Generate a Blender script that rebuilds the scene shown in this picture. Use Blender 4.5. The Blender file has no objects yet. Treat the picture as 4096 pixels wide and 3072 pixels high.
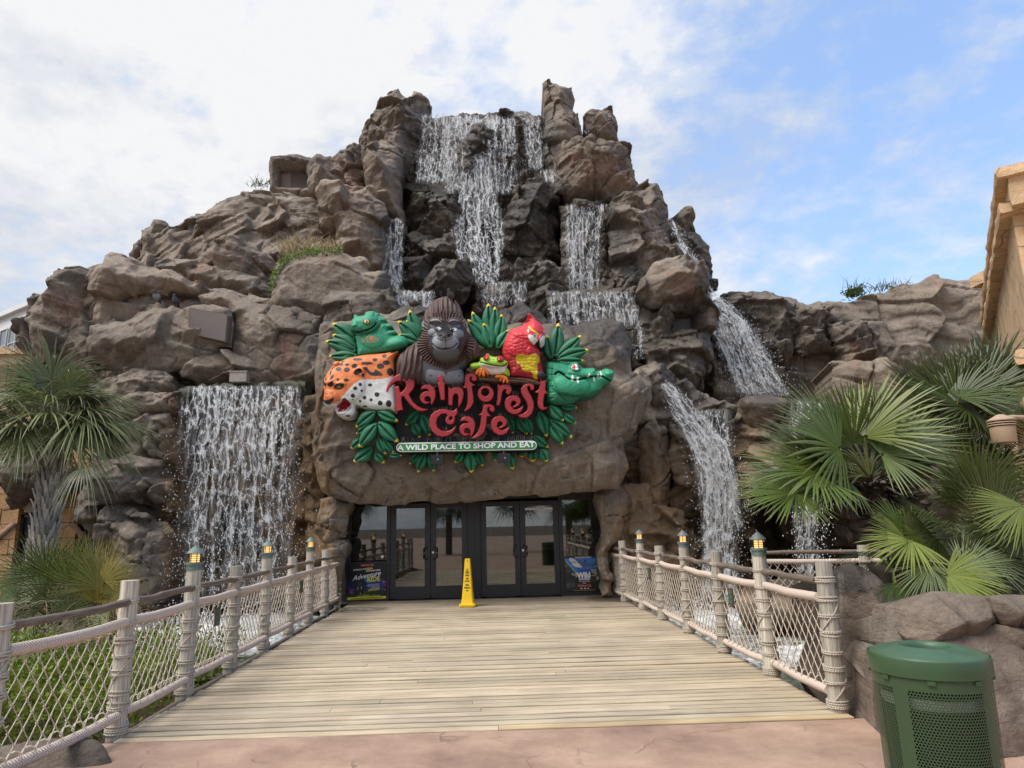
import bpy, math, random
import numpy as np
from mathutils import Matrix, Vector
C = bpy.context.scene.collection
random.seed(7)
# ---------------------------------------------------------------- camera, sky, sun, exposure
F_PX = 2680.0                      # focal length in pixels of the 4096 px wide photograph
EYE = np.array([0.0, 0.0, 1.62])
YAW, PITCH, ROLL = math.radians(2.05), math.radians(11.9), math.radians(1.30)
_f = np.array([math.sin(YAW)*math.cos(PITCH), math.cos(YAW)*math.cos(PITCH), math.sin(PITCH)])
_r = np.array([math.cos(YAW), -math.sin(YAW), 0.0])
_u = np.cross(_r, _f)
RIGHT = _r*math.cos(ROLL) - _u*math.sin(ROLL)
UP = _u*math.cos(ROLL) + _r*math.sin(ROLL)
cam = bpy.data.objects.new('camera', bpy.data.cameras.new('camera')); C.objects.link(cam)
m = Matrix.Identity(4)
for i in range(3):
    m[i][0], m[i][1], m[i][2], m[i][3] = RIGHT[i], UP[i], -_f[i], EYE[i]
cam.matrix_world = m
cam.data.sensor_width = 36; cam.data.lens = F_PX/4096*36
cam.data.clip_start = .05; cam.data.clip_end = 3000
SC = bpy.context.scene; SC.camera = cam
SUN_EL, SUN_AZ = math.radians(56), math.radians(-118)      # azimuth from +Y towards +X
w = bpy.data.worlds.new('World'); SC.world = w; w.use_nodes = True
SC.view_settings.view_transform = 'Standard'; SC.view_settings.look = 'None'
SC.view_settings.gamma = 1; SC.view_settings.use_curve_mapping = False
SC.view_settings.exposure = EXPOSURE = 0.85
SC.cycles.max_bounces = 8; SC.cycles.transparent_max_bounces = 24
SC.cycles.sample_clamp_indirect = 8
def sky_world():
    nt = w.node_tree; n = nt.nodes; L = nt.links
    bg = n['Background']; bg.inputs['Strength'].default_value = .1
    sky = n.new('ShaderNodeTexSky'); sky.sky_type = 'NISHITA'; sky.sun_disc = False
    sky.sun_elevation = SUN_EL; sky.sun_rotation = SUN_AZ; sky.air_density = 1.2; sky.dust_density = 1.5
    tc = n.new('ShaderNodeTexCoord')
    sep = n.new('ShaderNodeSeparateXYZ'); L.new(tc.outputs['Generated'], sep.inputs[0])
    def M(op, a, b=None, c=None, clamp=False):
        q = n.new('ShaderNodeMath'); q.operation = op; q.use_clamp = clamp
        for i, v in enumerate((a, b, c)):
            if v is None: continue
            if isinstance(v, (int, float)): q.inputs[i].default_value = v
            else: L.new(v, q.inputs[i])
        return q.outputs[0]
    zz = M('ADD', M('MAXIMUM', sep.outputs[2], 0.0), .28)
    cx = M('DIVIDE', sep.outputs[0], zz); cy = M('DIVIDE', sep.outputs[1], zz)
    cmb = n.new('ShaderNodeCombineXYZ'); L.new(cx, cmb.inputs[0]); L.new(cy, cmb.inputs[1])
    def noise(scale, detail, rough, dist=0., off=0.):
        q = n.new('ShaderNodeTexNoise'); q.inputs['Scale'].default_value = scale
        q.inputs['Detail'].default_value = detail; q.inputs['Roughness'].default_value = rough
        q.inputs['Distortion'].default_value = dist
        mp = n.new('ShaderNodeMapping'); mp.inputs['Location'].default_value = (off, off*.7, off*1.3)
        mp.inputs['Rotation'].default_value = (0, 0, .5)
        mp.inputs['Scale'].default_value = (1, 1.0, 1)
        L.new(cmb.outputs[0], mp.inputs[0]); L.new(mp.outputs[0], q.inputs['Vector'])
        return q.outputs['Fac']
    big = noise(1.0, 3, .5, 0, 3.1); puff = noise(6.2, 7, .60, .1, 8.4); soft = noise(1.5, 3, .45, 0, 1.7); fine = noise(17, 5, .6, .1, 5.2)
    # to the left one closed cloud sheet, to the right a field of small puffs with blue between them
    side = M('MULTIPLY_ADD', sep.outputs[0], 2.6, -.22, True)
    cov = M('ADD', M('ADD', M('MULTIPLY', big, .45), M('MULTIPLY', puff, .65)), M('MULTIPLY', fine, .22))       # about .66 mean
    thr = M('MULTIPLY_ADD', side, .20, .46)
    fac = M('MULTIPLY', M('SUBTRACT', cov, thr), 5.2, None, True)
    low = M('SUBTRACT', 1.0, M('MULTIPLY', M('MAXIMUM', sep.outputs[2], 0.0), 3.2), None, True)
    fac = M('MAXIMUM', M('MULTIPLY_ADD', fac, .66, M('MULTIPLY_ADD', side, -.25, .36)), M('MULTIPLY', low, .9))
    ramp = n.new('ShaderNodeValToRGB')
    ramp.color_ramp.elements[0].position = .41; ramp.color_ramp.elements[0].color = (3.15, 3.5, 4.1, 1)
    ramp.color_ramp.elements[1].position = .58; ramp.color_ramp.elements[1].color = (5.1, 5.14, 5.25, 1)
    L.new(M('ADD', M('MULTIPLY', fine, .14), M('MULTIPLY_ADD', puff, .36, M('MULTIPLY', soft, .50))), ramp.inputs[0])
    mix = n.new('ShaderNodeMix'); mix.data_type = 'RGBA'
    L.new(fac, mix.inputs['Factor'])
    blue = n.new('ShaderNodeMix'); blue.data_type = 'RGBA'; blue.blend_type = 'ADD'; blue.inputs['Factor'].default_value = 1
    L.new(sky.outputs[0], blue.inputs['A']); blue.inputs['B'].default_value = (.62, 1.15, 2.35, 1)
    L.new(blue.outputs['Result'], mix.inputs['A']); L.new(ramp.outputs[0], mix.inputs['B'])
    L.new(mix.outputs['Result'], bg.inputs['Color'])
sky_world()
sl = bpy.data.lights.new('sun', 'SUN'); sl.energy = 2.2; sl.angle = math.radians(34); sl.color = (1, .97, .93)
sun = bpy.data.objects.new('sun', sl); C.objects.link(sun)
sd = Vector((math.sin(SUN_AZ)*math.cos(SUN_EL), math.cos(SUN_AZ)*math.cos(SUN_EL), math.sin(SUN_EL)))
sun.rotation_euler = sd.to_track_quat('Z', 'Y').to_euler(); sun.location = (-12, -10, 30)

# ---------------------------------------------------------------- surveying: photograph pixel -> point in the place
def ray(u, v):
    return F_PX*_f + (u-2048.0)*RIGHT - (v-1536.0)*UP
def at_y(u, v, Y):
    d = ray(u, v); return EYE + d*((Y-EYE[1])/d[1])
def at_z(u, v, Z):
    d = ray(u, v); return EYE + d*((Z-EYE[2])/d[2])
VS = 4096/2212.0
def vy(x, y, Y): return at_y(x*VS, y*VS, Y)
def vz(x, y, Z=0.): return at_z(x*VS, y*VS, Z)
def proj(P):
    q = np.asarray(P, float)-EYE; k = F_PX/q.dot(_f)
    return 2048+q.dot(RIGHT)*k, 1536-q.dot(UP)*k
# ---------------------------------------------------------------- mesh helpers
def srgb(r, g, b):
    f = lambda c: (c/255/12.92 if c/255 <= .04045 else ((c/255+.055)/1.055)**2.4)
    return (f(r), f(g), f(b))
class MB:
    """collects faces, builds ONE mesh object"""
    def __init__(s): s.v = []; s.f = {}; s.n = 0; s.c = []; s.uv = []; s.mi = {}
    def add(s, V, F, col=None, uv=None, mat=0):
        V = np.asarray(V, float); F = np.asarray(F, int)
        if len(F) == 0: return
        s.f.setdefault((F.shape[1], mat), []).append(F+s.n)
        s.v.append(V); s.n += len(V)
        c = np.ones((len(V), 4)) if col is None else np.broadcast_to(np.asarray(col, float), (len(V), len(np.atleast_1d(col)) if np.ndim(col) == 1 else np.shape(col)[1]))
        if c.shape[1] == 3: c = np.concatenate([c, np.ones((len(V), 1))], 1)
        s.c.append(c)
        s.uv.append(np.zeros((len(V), 2)) if uv is None else np.asarray(uv, float))
    def box(s, c, size, rot=None, col=None, mat=0):
        x, y, z = [a/2 for a in size]
        V = np.array([[-x,-y,-z],[x,-y,-z],[x,y,-z],[-x,y,-z],[-x,-y,z],[x,-y,z],[x,y,z],[-x,y,z]])
        if rot is not None: V = V@np.asarray(rot).T
        s.add(V+np.asarray(c), [[3,2,1,0],[4,5,6,7],[0,1,5,4],[1,2,6,5],[2,3,7,6],[3,0,4,7]], col, None, mat)
    def tube(s, P, r, k=6, col=None, cap=True, mat=0, twist=0.):
        P = np.asarray(P, float); n = len(P); r = np.broadcast_to(r, (n,)).astype(float)
        T = np.gradient(P, axis=0); T /= np.linalg.norm(T, axis=1)[:, None]+1e-9
        ref = np.array([0, 0, 1.]) if abs(T[:, 2]).mean() < .8 else np.array([1., 0, 0])
        A = np.cross(T, ref); A /= np.linalg.norm(A, axis=1)[:, None]+1e-9; B = np.cross(T, A)
        a = np.arange(k)*2*math.pi/k
        V = P[:, None]+r[:, None, None]*(np.cos(a)[None, :, None]*A[:, None]+np.sin(a)[None, :, None]*B[:, None])
        V = V.reshape(-1, 3)
        i = np.arange(n-1)[:, None]*k; j = np.arange(k)[None]; j2 = (j+1) % k
        F = np.stack([i+j, i+j2, i+k+j2, i+k+j], -1).reshape(-1, 4)
        L = np.concatenate([[0], np.cumsum(np.linalg.norm(np.diff(P, axis=0), axis=1))])
        uv = np.stack([np.broadcast_to(a/(2*math.pi), (n, k)), np.broadcast_to(L[:, None], (n, k))], -1).reshape(-1, 2)
        if np.ndim(col) == 2: col = np.repeat(col, k, 0)
        s.add(V, F, col, uv, mat)
        if cap:
            cc = None if col is None else (col if np.ndim(col) == 1 else None)
            for e, rev in ((0, 1), (n-1, 0)):
                ring = V[e*k:(e+1)*k]
                s.add(np.concatenate([ring, ring.mean(0)[None]]), [[(q+1) % k, q, k] if not rev else [q, (q+1) % k, k] for q in range(k)], cc if cc is not None else (col[e*k:(e+1)*k+1][:1].repeat(k+1, 0) if col is not None else None), None, mat)
    def lathe(s, prof, c=(0, 0, 0), k=24, col=None, mat=0, sx=1., sy=1.):
        prof = np.asarray(prof, float); n = len(prof); a = np.arange(k)*2*math.pi/k
        V = np.stack([prof[:, 0][:, None]*np.cos(a)*sx, prof[:, 0][:, None]*np.sin(a)*sy, np.broadcast_to(prof[:, 1][:, None], (n, k))], -1).reshape(-1, 3)+np.asarray(c)
        i = np.arange(n-1)[:, None]*k; j = np.arange(k)[None]; j2 = (j+1) % k
        F = np.stack([i+j, i+j2, i+k+j2, i+k+j], -1).reshape(-1, 4)
        uv = np.stack([np.broadcast_to(a, (n, k)), np.broadcast_to(prof[:, 1][:, None], (n, k))], -1).reshape(-1, 2)
        s.add(V, F, col, uv, mat)
    def build(s, name, mats, parent=None, smooth=True, sharp=None):
        me = bpy.data.meshes.new(name)
        V = np.concatenate(s.v); keys = list(s.f)
        fs = [np.concatenate(s.f[k]) for k in keys]
        nl = sum(f.size for f in fs); nf = sum(len(f) for f in fs)
        me.vertices.add(len(V)); me.vertices.foreach_set('co', V.astype(np.float32).ravel())
        me.loops.add(nl); lv = np.concatenate([f.ravel() for f in fs]); me.loops.foreach_set('vertex_index', lv.astype(np.int32))
        me.polygons.add(nf)
        tot = np.concatenate([np.full(len(f), f.shape[1]) for f in fs]); st = np.concatenate([[0], np.cumsum(tot)[:-1]])
        me.polygons.foreach_set('loop_start', st.astype(np.int32))
        me.polygons.foreach_set('loop_total', tot.astype(np.int32))
        me.polygons.foreach_set('material_index', np.concatenate([np.full(len(f), k[1]) for f, k in zip(fs, keys)]).astype(np.int32))
        me.polygons.foreach_set('use_smooth', np.full(nf, smooth))
        ca = me.color_attributes.new('Col', 'FLOAT_COLOR', 'POINT')
        ca.data.foreach_set('color', np.concatenate(s.c).astype(np.float32).ravel())
        ul = me.uv_layers.new(name='UVMap'); ul.data.foreach_set('uv', np.concatenate(s.uv)[lv].astype(np.float32).ravel())
        me.update(calc_edges=True); me.validate()
        if sharp is not None:
            me.set_sharp_from_angle(angle=math.radians(sharp))
        for mm in (mats if isinstance(mats, (list, tuple)) else [mats]): me.materials.append(mm)
        o = bpy.data.objects.new(name, me); C.objects.link(o)
        if parent is not None: put(o, parent)
        return o
def put(o, parent):
    o.parent = parent
    p = parent; loc = Vector((0, 0, 0))
    while p is not None:
        loc += p.location; p = p.parent
    o.matrix_parent_inverse = Matrix.Translation(-loc) if parent.type == 'EMPTY' else Matrix.Identity(4)
def thing(name, label, cat, loc=(0, 0, 0), group=None):
    o = bpy.data.objects.new(name, None); C.objects.link(o); o.location = Vector([float(a) for a in loc])
    o.empty_display_size = .2
    tag(o, label, cat, group); return o
def tag(o, label, cat, group=None, kind=None):
    if label: o['label'] = label
    if cat: o['category'] = cat
    if group: o['group'] = group
    if kind: o['kind'] = kind
    return o
def struct(o, label=None, cat=None):
    o['kind'] = 'structure'
    if label: o['label'] = label
    if cat: o['category'] = cat
    return o
def rotz(a):
    c, s = math.cos(a), math.sin(a); return np.array([[c, -s, 0], [s, c, 0], [0, 0, 1.]])
def frame(d):
    """rotation whose x axis is d"""
    d = np.asarray(d, float); d = d/np.linalg.norm(d); r = np.array([0, 0, 1.]) if abs(d[2]) < .95 else np.array([0, 1., 0])
    y = np.cross(r, d); y /= np.linalg.norm(y); return np.stack([d, y, np.cross(d, y)], 1)
# ---------------------------------------------------------------- noise on arrays
def _h(a, b, s):
    x = np.sin(a*127.1+b*311.7+s*74.7)*43758.5453
    return x-np.floor(x)
def vnoise(x, y, s=0):
    xi = np.floor(x); yi = np.floor(y); fx = x-xi; fy = y-yi
    fx = fx*fx*(3-2*fx); fy = fy*fy*(3-2*fy)
    a = _h(xi, yi, s); b = _h(xi+1, yi, s); c = _h(xi, yi+1, s); d = _h(xi+1, yi+1, s)
    return (a+(b-a)*fx+(c-a)*fy+(a-b-c+d)*fx*fy)*2-1
def fbm(x, y, s=0, oct=4):
    r = 0; a = 1.; t = 0
    for o in range(oct):
        r = r+a*vnoise(x, y, s+o*13); t += a; a *= .5; x = x*2.03+7.1; y = y*2.03+3.7
    return r/t
def worley(x, y, s=0):
    """nearest and second nearest jittered seeds: offsets, ids, distances"""
    xi = np.floor(x); yi = np.floor(y)
    best = np.full(x.shape, 9e9); sec = best.copy()
    D = [np.zeros_like(x) for _ in range(8)]
    for i in (-1, 0, 1):
        for j in (-1, 0, 1):
            a = xi+i; b = yi+j
            dx = x-(a+.1+.8*_h(a, b, s)); dy = y-(b+.1+.8*_h(a, b, s+5))
            d = dx*dx+dy*dy
            m1 = d < best; m2 = (~m1) & (d < sec)
            for q, val in ((4, dx), (5, dy), (6, a), (7, b)):
                D[q] = np.where(m1, D[q-4], np.where(m2, val, D[q])); D[q-4] = np.where(m1, val, D[q-4])
            sec = np.where(m1, best, np.where(m2, d, sec)); best = np.where(m1, d, best)
    return D, np.sqrt(best), np.sqrt(sec)
def facets(x, y, s=0, tilt=1., step=.35, k=.22):
    """broken planar facets, about -1..1; returns height and distance to the nearest joint"""
    D, f1, f2 = worley(x, y, s)
    def h(dx, dy, a, b):
        return (_h(a, b, s+1)-.5)*2*step+tilt*((_h(a, b, s+2)-.5)*2*dx+(_h(a, b, s+3)-.5)*2*dy)
    e = f2-f1; t = np.clip(e/k, 0, 1); t = t*t*(3-2*t)
    return h(*D[:4])*(.5+.5*t)+h(*D[4:])*(.5-.5*t), e
# ---------------------------------------------------------------- outlines
def smooth_poly(P, n=4, closed=True):
    P = np.asarray(P, float); N = len(P); out = []
    idx = range(N) if closed else range(N-1)
    for i in idx:
        if closed: a, b, c, d = P[(i-1) % N], P[i], P[(i+1) % N], P[(i+2) % N]
        else: a, b, c, d = P[max(i-1, 0)], P[i], P[i+1], P[min(i+2, N-1)]
        for t in np.arange(n)/n:
            out.append(.5*((2*b)+(c-a)*t+(2*a-5*b+4*c-d)*t*t+(3*b-a-3*c+d)*t**3))
    if not closed: out.append(P[-1])
    return np.array(out)
def sdf(P, poly):
    """signed distance, positive inside"""
    P = np.asarray(P, float); out = np.empty(len(P)); A = np.asarray(poly, float); B = np.roll(A, -1, 0)
    for s in range(0, len(P), 20000):
        p = P[s:s+20000]; d2 = np.full(len(p), 9e9); ins = np.zeros(len(p), bool)
        for a, b in zip(A, B):
            e = b-a; q = p-a; l = e.dot(e)+1e-12
            t = np.clip((q@e)/l, 0, 1); r = q-t[:, None]*e; d2 = np.minimum(d2, (r*r).sum(1))
            cr = ((a[1] > p[:, 1]) != (b[1] > p[:, 1]))
            with np.errstate(divide='ignore', invalid='ignore'):
                xs = a[0]+(p[:, 1]-a[1])*(b[0]-a[0])/(b[1]-a[1]+1e-15)
            ins ^= cr & (p[:, 0] < xs)
        out[s:s+20000] = np.where(ins, 1, -1)*np.sqrt(d2)
    return out
def seg_dist(P, line):
    P = np.asarray(P, float); d2 = np.full(len(P), 9e9)
    for a, b in zip(line[:-1], line[1:]):
        e = b-a; q = P-a; t = np.clip((q@e)/(e.dot(e)+1e-12), 0, 1); r = q-t[:, None]*e; d2 = np.minimum(d2, (r*r).sum(1))
    return np.sqrt(d2)
def relief_grid(poly, h, warp=None, holes=()):
    """grid of points filling the outline, boundary snapped to it: points, signed distance, quads, boundary edges"""
    poly = np.asarray(poly, float); lo = poly.min(0)-2*h; hi = poly.max(0)+2*h
    nx = int((hi[0]-lo[0])/h)+2; ny = int((hi[1]-lo[1])/h)+2
    X, Y = np.meshgrid(lo[0]+np.arange(nx)*h, lo[1]+np.arange(ny)*h, indexing='ij')
    P = np.stack([X.ravel(), Y.ravel()], 1); Q = P if warp is None else P+warp(P)
    d = sdf(Q, poly)
    for hp in holes: d = np.minimum(d, -sdf(Q, hp))
    D = d.reshape(nx, ny); gx, gy = np.gradient(D, h); g = np.sqrt(gx*gx+gy*gy)+1e-6
    out = D < 0
    mv = np.where(out, -D, 0); mv = np.clip(mv, 0, 1.2*h)
    X = X+gx/g*mv; Y = Y+gy/g*mv
    c = np.stack([D[:-1, :-1], D[1:, :-1], D[1:, 1:], D[:-1, 1:]])
    ok = (c > -h*1.05).all(0) & (c > 0).any(0)
    I = np.arange(nx*ny).reshape(nx, ny)
    Q4 = np.stack([I[:-1, :-1], I[1:, :-1], I[1:, 1:], I[:-1, 1:]], -1)[ok]
    used = np.unique(Q4); mp = np.full(nx*ny, -1); mp[used] = np.arange(len(used)); Q4 = mp[Q4]
    P = np.stack([X.ravel(), Y.ravel()], 1)[used]; d = np.maximum(D.ravel()[used], 0)
    e = np.concatenate([Q4[:, [0, 1]], Q4[:, [1, 2]], Q4[:, [2, 3]], Q4[:, [3, 0]]])
    key = np.sort(e, 1); key = key[:, 0]*len(P)+key[:, 1]
    _, inv, cnt = np.unique(key, return_inverse=True, return_counts=True)
    return P, d, Q4, e[cnt[inv] == 1]
# ---------------------------------------------------------------- materials
def mat(name, col=(.5, .5, .5), rough=.7, metal=0., vcol=False, noise=None, bump=None, spec=.5, emit=None, coat=0.):
    """noise = (scale, amount, detail): light and dark mottling; bump = (scale, strength)"""
    m = bpy.data.materials.new(name); m.use_nodes = True; n = m.node_tree.nodes; L = m.node_tree.links
    b = n['Principled BSDF']; b.inputs['Roughness'].default_value = rough; b.inputs['Metallic'].default_value = metal
    b.inputs['Specular IOR Level'].default_value = spec
    if coat: b.inputs['Coat Weight'].default_value = coat; b.inputs['Coat Roughness'].default_value = .15
    b.inputs['Base Color'].default_value = (*col, 1)
    src = None
    tc = n.new('ShaderNodeTexCoord')
    if vcol:
        a = n.new('ShaderNodeVertexColor'); a.layer_name = 'Col'; src = a.outputs['Color']
    if noise:
        sc, am, de = noise
        q = n.new('ShaderNodeTexNoise'); q.inputs['Scale'].default_value = sc; q.inputs['Detail'].default_value = de
        q.inputs['Roughness'].default_value = .62
        L.new(tc.outputs['Object'], q.inputs['Vector'])
        mr = n.new('ShaderNodeMapRange'); L.new(q.outputs['Fac'], mr.inputs[0]); mr.inputs[1].default_value = .25; mr.inputs[2].default_value = .75
        mr.inputs[3].default_value = 1-am; mr.inputs[4].default_value = 1+am
        mx = n.new('ShaderNodeMix'); mx.data_type = 'RGBA'; mx.blend_type = 'MULTIPLY'; mx.inputs['Factor'].default_value = 1
        if src: L.new(src, mx.inputs['A'])
        else: mx.inputs['A'].default_value = (*col, 1)
        L.new(mr.outputs[0], mx.inputs['B']); src = mx.outputs['Result']
    if src: L.new(src, b.inputs['Base Color'])
    if bump:
        q = n.new('ShaderNodeTexNoise'); q.inputs['Scale'].default_value = bump[0]; q.inputs['Detail'].default_value = 6
        q.inputs['Roughness'].default_value = .65
        L.new(tc.outputs['Object'], q.inputs['Vector'])
        bp = n.new('ShaderNodeBump'); bp.inputs['Strength'].default_value = bump[1]; bp.inputs['Distance'].default_value = .03
        L.new(q.outputs['Fac'], bp.inputs['Height']); L.new(bp.outputs[0], b.inputs['Normal'])
    if emit:
        b.inputs['Emission Color'].default_value = (*emit[0], 1); b.inputs['Emission Strength'].default_value = emit[1]
    return m
# ---------------------------------------------------------------- ground, plaza, pools, boardwalk
def plaza_material():
    m = mat('stamped_concrete', rough=.85); n = m.node_tree.nodes; L = m.node_tree.links; b = n['Principled BSDF']
    tc = n.new('ShaderNodeTexCoord')
    v = n.new('ShaderNodeTexVoronoi'); v.feature = 'DISTANCE_TO_EDGE'; v.inputs['Scale'].default_value = 1.5
    nz = n.new('ShaderNodeTexNoise'); nz.inputs['Scale'].default_value = 2.3; nz.inputs['Detail'].default_value = 5
    L.new(tc.outputs['Object'], nz.inputs['Vector'])
    ad = n.new('ShaderNodeMixRGB'); ad.blend_type = 'LINEAR_LIGHT'; ad.inputs[0].default_value = .25; L.new(tc.outputs['Object'], ad.inputs[1]); L.new(nz.outputs['Color'], ad.inputs[2])
    L.new(ad.outputs[0], v.inputs['Vector'])
    r = n.new('ShaderNodeMapRange'); L.new(v.outputs['Distance'], r.inputs[0]); r.inputs[1].default_value = .0; r.inputs[2].default_value = .012; r.inputs[3].default_value = .0; r.inputs[4].default_value = 1.
    n2 = n.new('ShaderNodeTexNoise'); n2.inputs['Scale'].default_value = 1.1; n2.inputs['Detail'].default_value = 9; n2.inputs['Roughness'].default_value = .68
    L.new(tc.outputs['Object'], n2.inputs['Vector'])
    cr = n.new('ShaderNodeValToRGB'); e = cr.color_ramp.elements
    e[0].position = .30; e[0].color = (*srgb(124, 99, 84), 1); e[1].position = .70; e[1].color = (*srgb(184, 154, 133), 1)
    x = cr.color_ramp.elements.new(.5); x.color = (*srgb(158, 129, 110), 1)
    L.new(n2.outputs['Fac'], cr.inputs[0])
    gate = n.new('ShaderNodeTexNoise'); gate.inputs['Scale'].default_value = 1.6; gate.inputs['Detail'].default_value = 3; L.new(tc.outputs['Object'], gate.inputs['Vector'])
    gr = n.new('ShaderNodeMapRange'); L.new(gate.outputs['Fac'], gr.inputs[0]); gr.inputs[1].default_value = .50; gr.inputs[2].default_value = .66; gr.inputs[3].default_value = 1; gr.inputs[4].default_value = .62
    mx = n.new('ShaderNodeMath'); mx.operation = 'MAXIMUM'; L.new(r.outputs[0], mx.inputs[0]); L.new(gr.outputs[0], mx.inputs[1])
    ml = n.new('ShaderNodeMix'); ml.data_type = 'RGBA'; ml.blend_type = 'MULTIPLY'; ml.inputs['Factor'].default_value = .8; L.new(cr.outputs[0], ml.inputs['A']); L.new(mx.outputs[0], ml.inputs['B'])
    fg = n.new('ShaderNodeTexNoise'); fg.inputs['Scale'].default_value = 160; fg.inputs['Detail'].default_value = 3; L.new(tc.outputs['Object'], fg.inputs['Vector'])
    fr = n.new('ShaderNodeMapRange'); L.new(fg.outputs['Fac'], fr.inputs[0]); fr.inputs[1].default_value = .3; fr.inputs[2].default_value = .7; fr.inputs[3].default_value = .7; fr.inputs[4].default_value = 1.25
    m3 = n.new('ShaderNodeMix'); m3.data_type = 'RGBA'; m3.blend_type = 'MULTIPLY'; m3.inputs['Factor'].default_value = 1; L.new(ml.outputs['Result'], m3.inputs['A']); L.new(fr.outputs[0], m3.inputs['B'])
    L.new(m3.outputs['Result'], b.inputs['Base Color'])
    bp = n.new('ShaderNodeBump'); bp.inputs['Strength'].default_value = .9; bp.inputs['Distance'].default_value = .035
    hh = n.new('ShaderNodeMath'); hh.operation = 'MULTIPLY_ADD'; L.new(n2.outputs['Fac'], hh.inputs[0]); hh.inputs[1].default_value = .9; L.new(mx.outputs[0], hh.inputs[2])
    L.new(hh.outputs[0], bp.inputs['Height']); L.new(bp.outputs[0], b.inputs['Normal'])
    return m
def sheet(name, x0, x1, y0, y1, z, m, nx=1, ny=1, fn=None):
    X, Y = np.meshgrid(np.linspace(x0, x1, nx+1), np.linspace(y0, y1, ny+1), indexing='ij')
    Z = np.full(X.shape, float(z)) if fn is None else fn(X, Y)
    I = np.arange(X.size).reshape(X.shape)
    b = MB(); b.add(np.stack([X, Y, Z], -1).reshape(-1, 3), np.stack([I[:-1, :-1], I[1:, :-1], I[1:, 1:], I[:-1, 1:]], -1).reshape(-1, 4), None, np.stack([X, Y], -1).reshape(-1, 2))
    return b.build(name, m)
DIRT = mat('planting_soil', srgb(84, 70, 56), .95, noise=(3, .3, 6), bump=(14, .6))
struct(sheet('ground', -1500, 1500, -1500, 1500, -1.05, DIRT))
PLAZA = plaza_material()
b = MB()       # plaza slab: top and its edge towards the beds
b.box((0, -34.08, -.2), (160, 80, .4-.0)); plz = b.build('plaza', PLAZA, smooth=False); plz.location.z = -.012
struct(plz)
def water_material():
    m = mat('pool_water', srgb(58, 66, 50), .06, spec=.5); n = m.node_tree.nodes; L = m.node_tree.links; b = n['Principled BSDF']
    a = n.new('ShaderNodeVertexColor'); a.layer_name = 'Col'
    tc = n.new('ShaderNodeTexCoord')
    q = n.new('ShaderNodeTexNoise'); q.inputs['Scale'].default_value = 5; q.inputs['Detail'].default_value = 8; q.inputs['Roughness'].default_value = .7; q.inputs['Distortion'].default_value = 1.2
    L.new(tc.outputs['Object'], q.inputs['Vector'])
    mr = n.new('ShaderNodeMapRange'); L.new(q.outputs['Fac'], mr.inputs[0]); mr.inputs[1].default_value = .3; mr.inputs[2].default_value = .7; mr.inputs[3].default_value = -.45; mr.inputs[4].default_value = .45
    s = n.new('ShaderNodeMath'); s.operation = 'ADD'; L.new(a.outputs['Color'], s.inputs[0]); L.new(mr.outputs[0], s.inputs[1])
    f = n.new('ShaderNodeMapRange'); L.new(s.outputs[0], f.inputs[0]); f.inputs[1].default_value = .18; f.inputs[2].default_value = 1.0
    mx = n.new('ShaderNodeMix'); mx.data_type = 'RGBA'; L.new(f.outputs[0], mx.inputs['Factor']); mx.inputs['A'].default_value = (*srgb(62, 70, 48), 1); mx.inputs['B'].default_value = (.85, .86, .86, 1)
    L.new(mx.outputs['Result'], b.inputs['Base Color'])
    rr = n.new('ShaderNodeMapRange'); L.new(f.outputs[0], rr.inputs[0]); rr.inputs[3].default_value = .07; rr.inputs[4].default_value = .8; L.new(rr.outputs[0], b.inputs['Roughness'])
    bp = n.new('ShaderNodeBump'); bp.inputs['Strength'].default_value = .5; bp.inputs['Distance'].default_value = .06; L.new(q.outputs['Fac'], bp.inputs['Height']); L.new(bp.outputs[0], b.inputs['Normal'])
    return m
POOL = water_material()
def pool(name, x0, x1, y0, y1, z, foam):
    """foam: list of (x, y, rx, ry, strength) where falling water hits"""
    nx = int((x1-x0)/.08); ny = int((y1-y0)/.08)
    X, Y = np.meshgrid(np.linspace(x0, x1, nx+1), np.linspace(y0, y1, ny+1), indexing='ij')
    fm = np.zeros(X.shape); n = fbm(X*1.7, Y*1.7, 4, 4)
    for (cx, cy, rx, ry, k) in foam:
        r = np.sqrt(((X-cx)/rx)**2+((Y-cy)/ry)**2)+n*.35; fm = np.maximum(fm, k*np.clip(1.35-r, 0, 1))
    Z = z+.02*fbm(X*3, Y*3, 2, 4)+.10*fm*(fbm(X*5, Y*5, 8, 3)+.6)
    I = np.arange(X.size).reshape(X.shape); b = MB()
    b.add(np.stack([X, Y, Z], -1).reshape(-1, 3), np.stack([I[:-1, :-1], I[1:, :-1], I[1:, 1:], I[:-1, 1:]], -1).reshape(-1, 4), np.repeat(fm.ravel()[:, None], 3, 1), np.stack([X, Y], -1).reshape(-1, 2))
    return struct(b.build(name, POOL))
pool('water', 2.9, 11.5, 5.9, 20.5, -.42, [(4.6, 15.2, 1.6, 2.2, 1.), (3.9, 12.0, 1.0, 1.8, .5), (6.6, 12.9, 2.0, 2.0, 1.), (5.0, 10.6, 2.2, 1.2, .75)])
pool('water', -9.6, -3.05, 10.2, 18.2, -.40, [(-6.2, 15.8, 2.6, 2.2, 1.), (-5.0, 13.2, 2.2, 1.6, .9)])
# planting bed left of the boardwalk, sloping down to the pool
struct(sheet('planting_bed', -14, -3.08, 5.6, 10.4, 0, DIRT, 60, 30, lambda X, Y: -.30+.1*fbm(X*.9, Y*.9, 5, 3)-.25*np.clip((Y-9.4), 0, 1)))
struct(sheet('planting_bed', -26, -7.6, 10.3, 19, 0, DIRT, 50, 30, lambda X, Y: -.15+.1*fbm(X*.9, Y*.9, 6, 3)-.4*np.clip((X+9.2)/1.5, 0, 1)))
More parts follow.
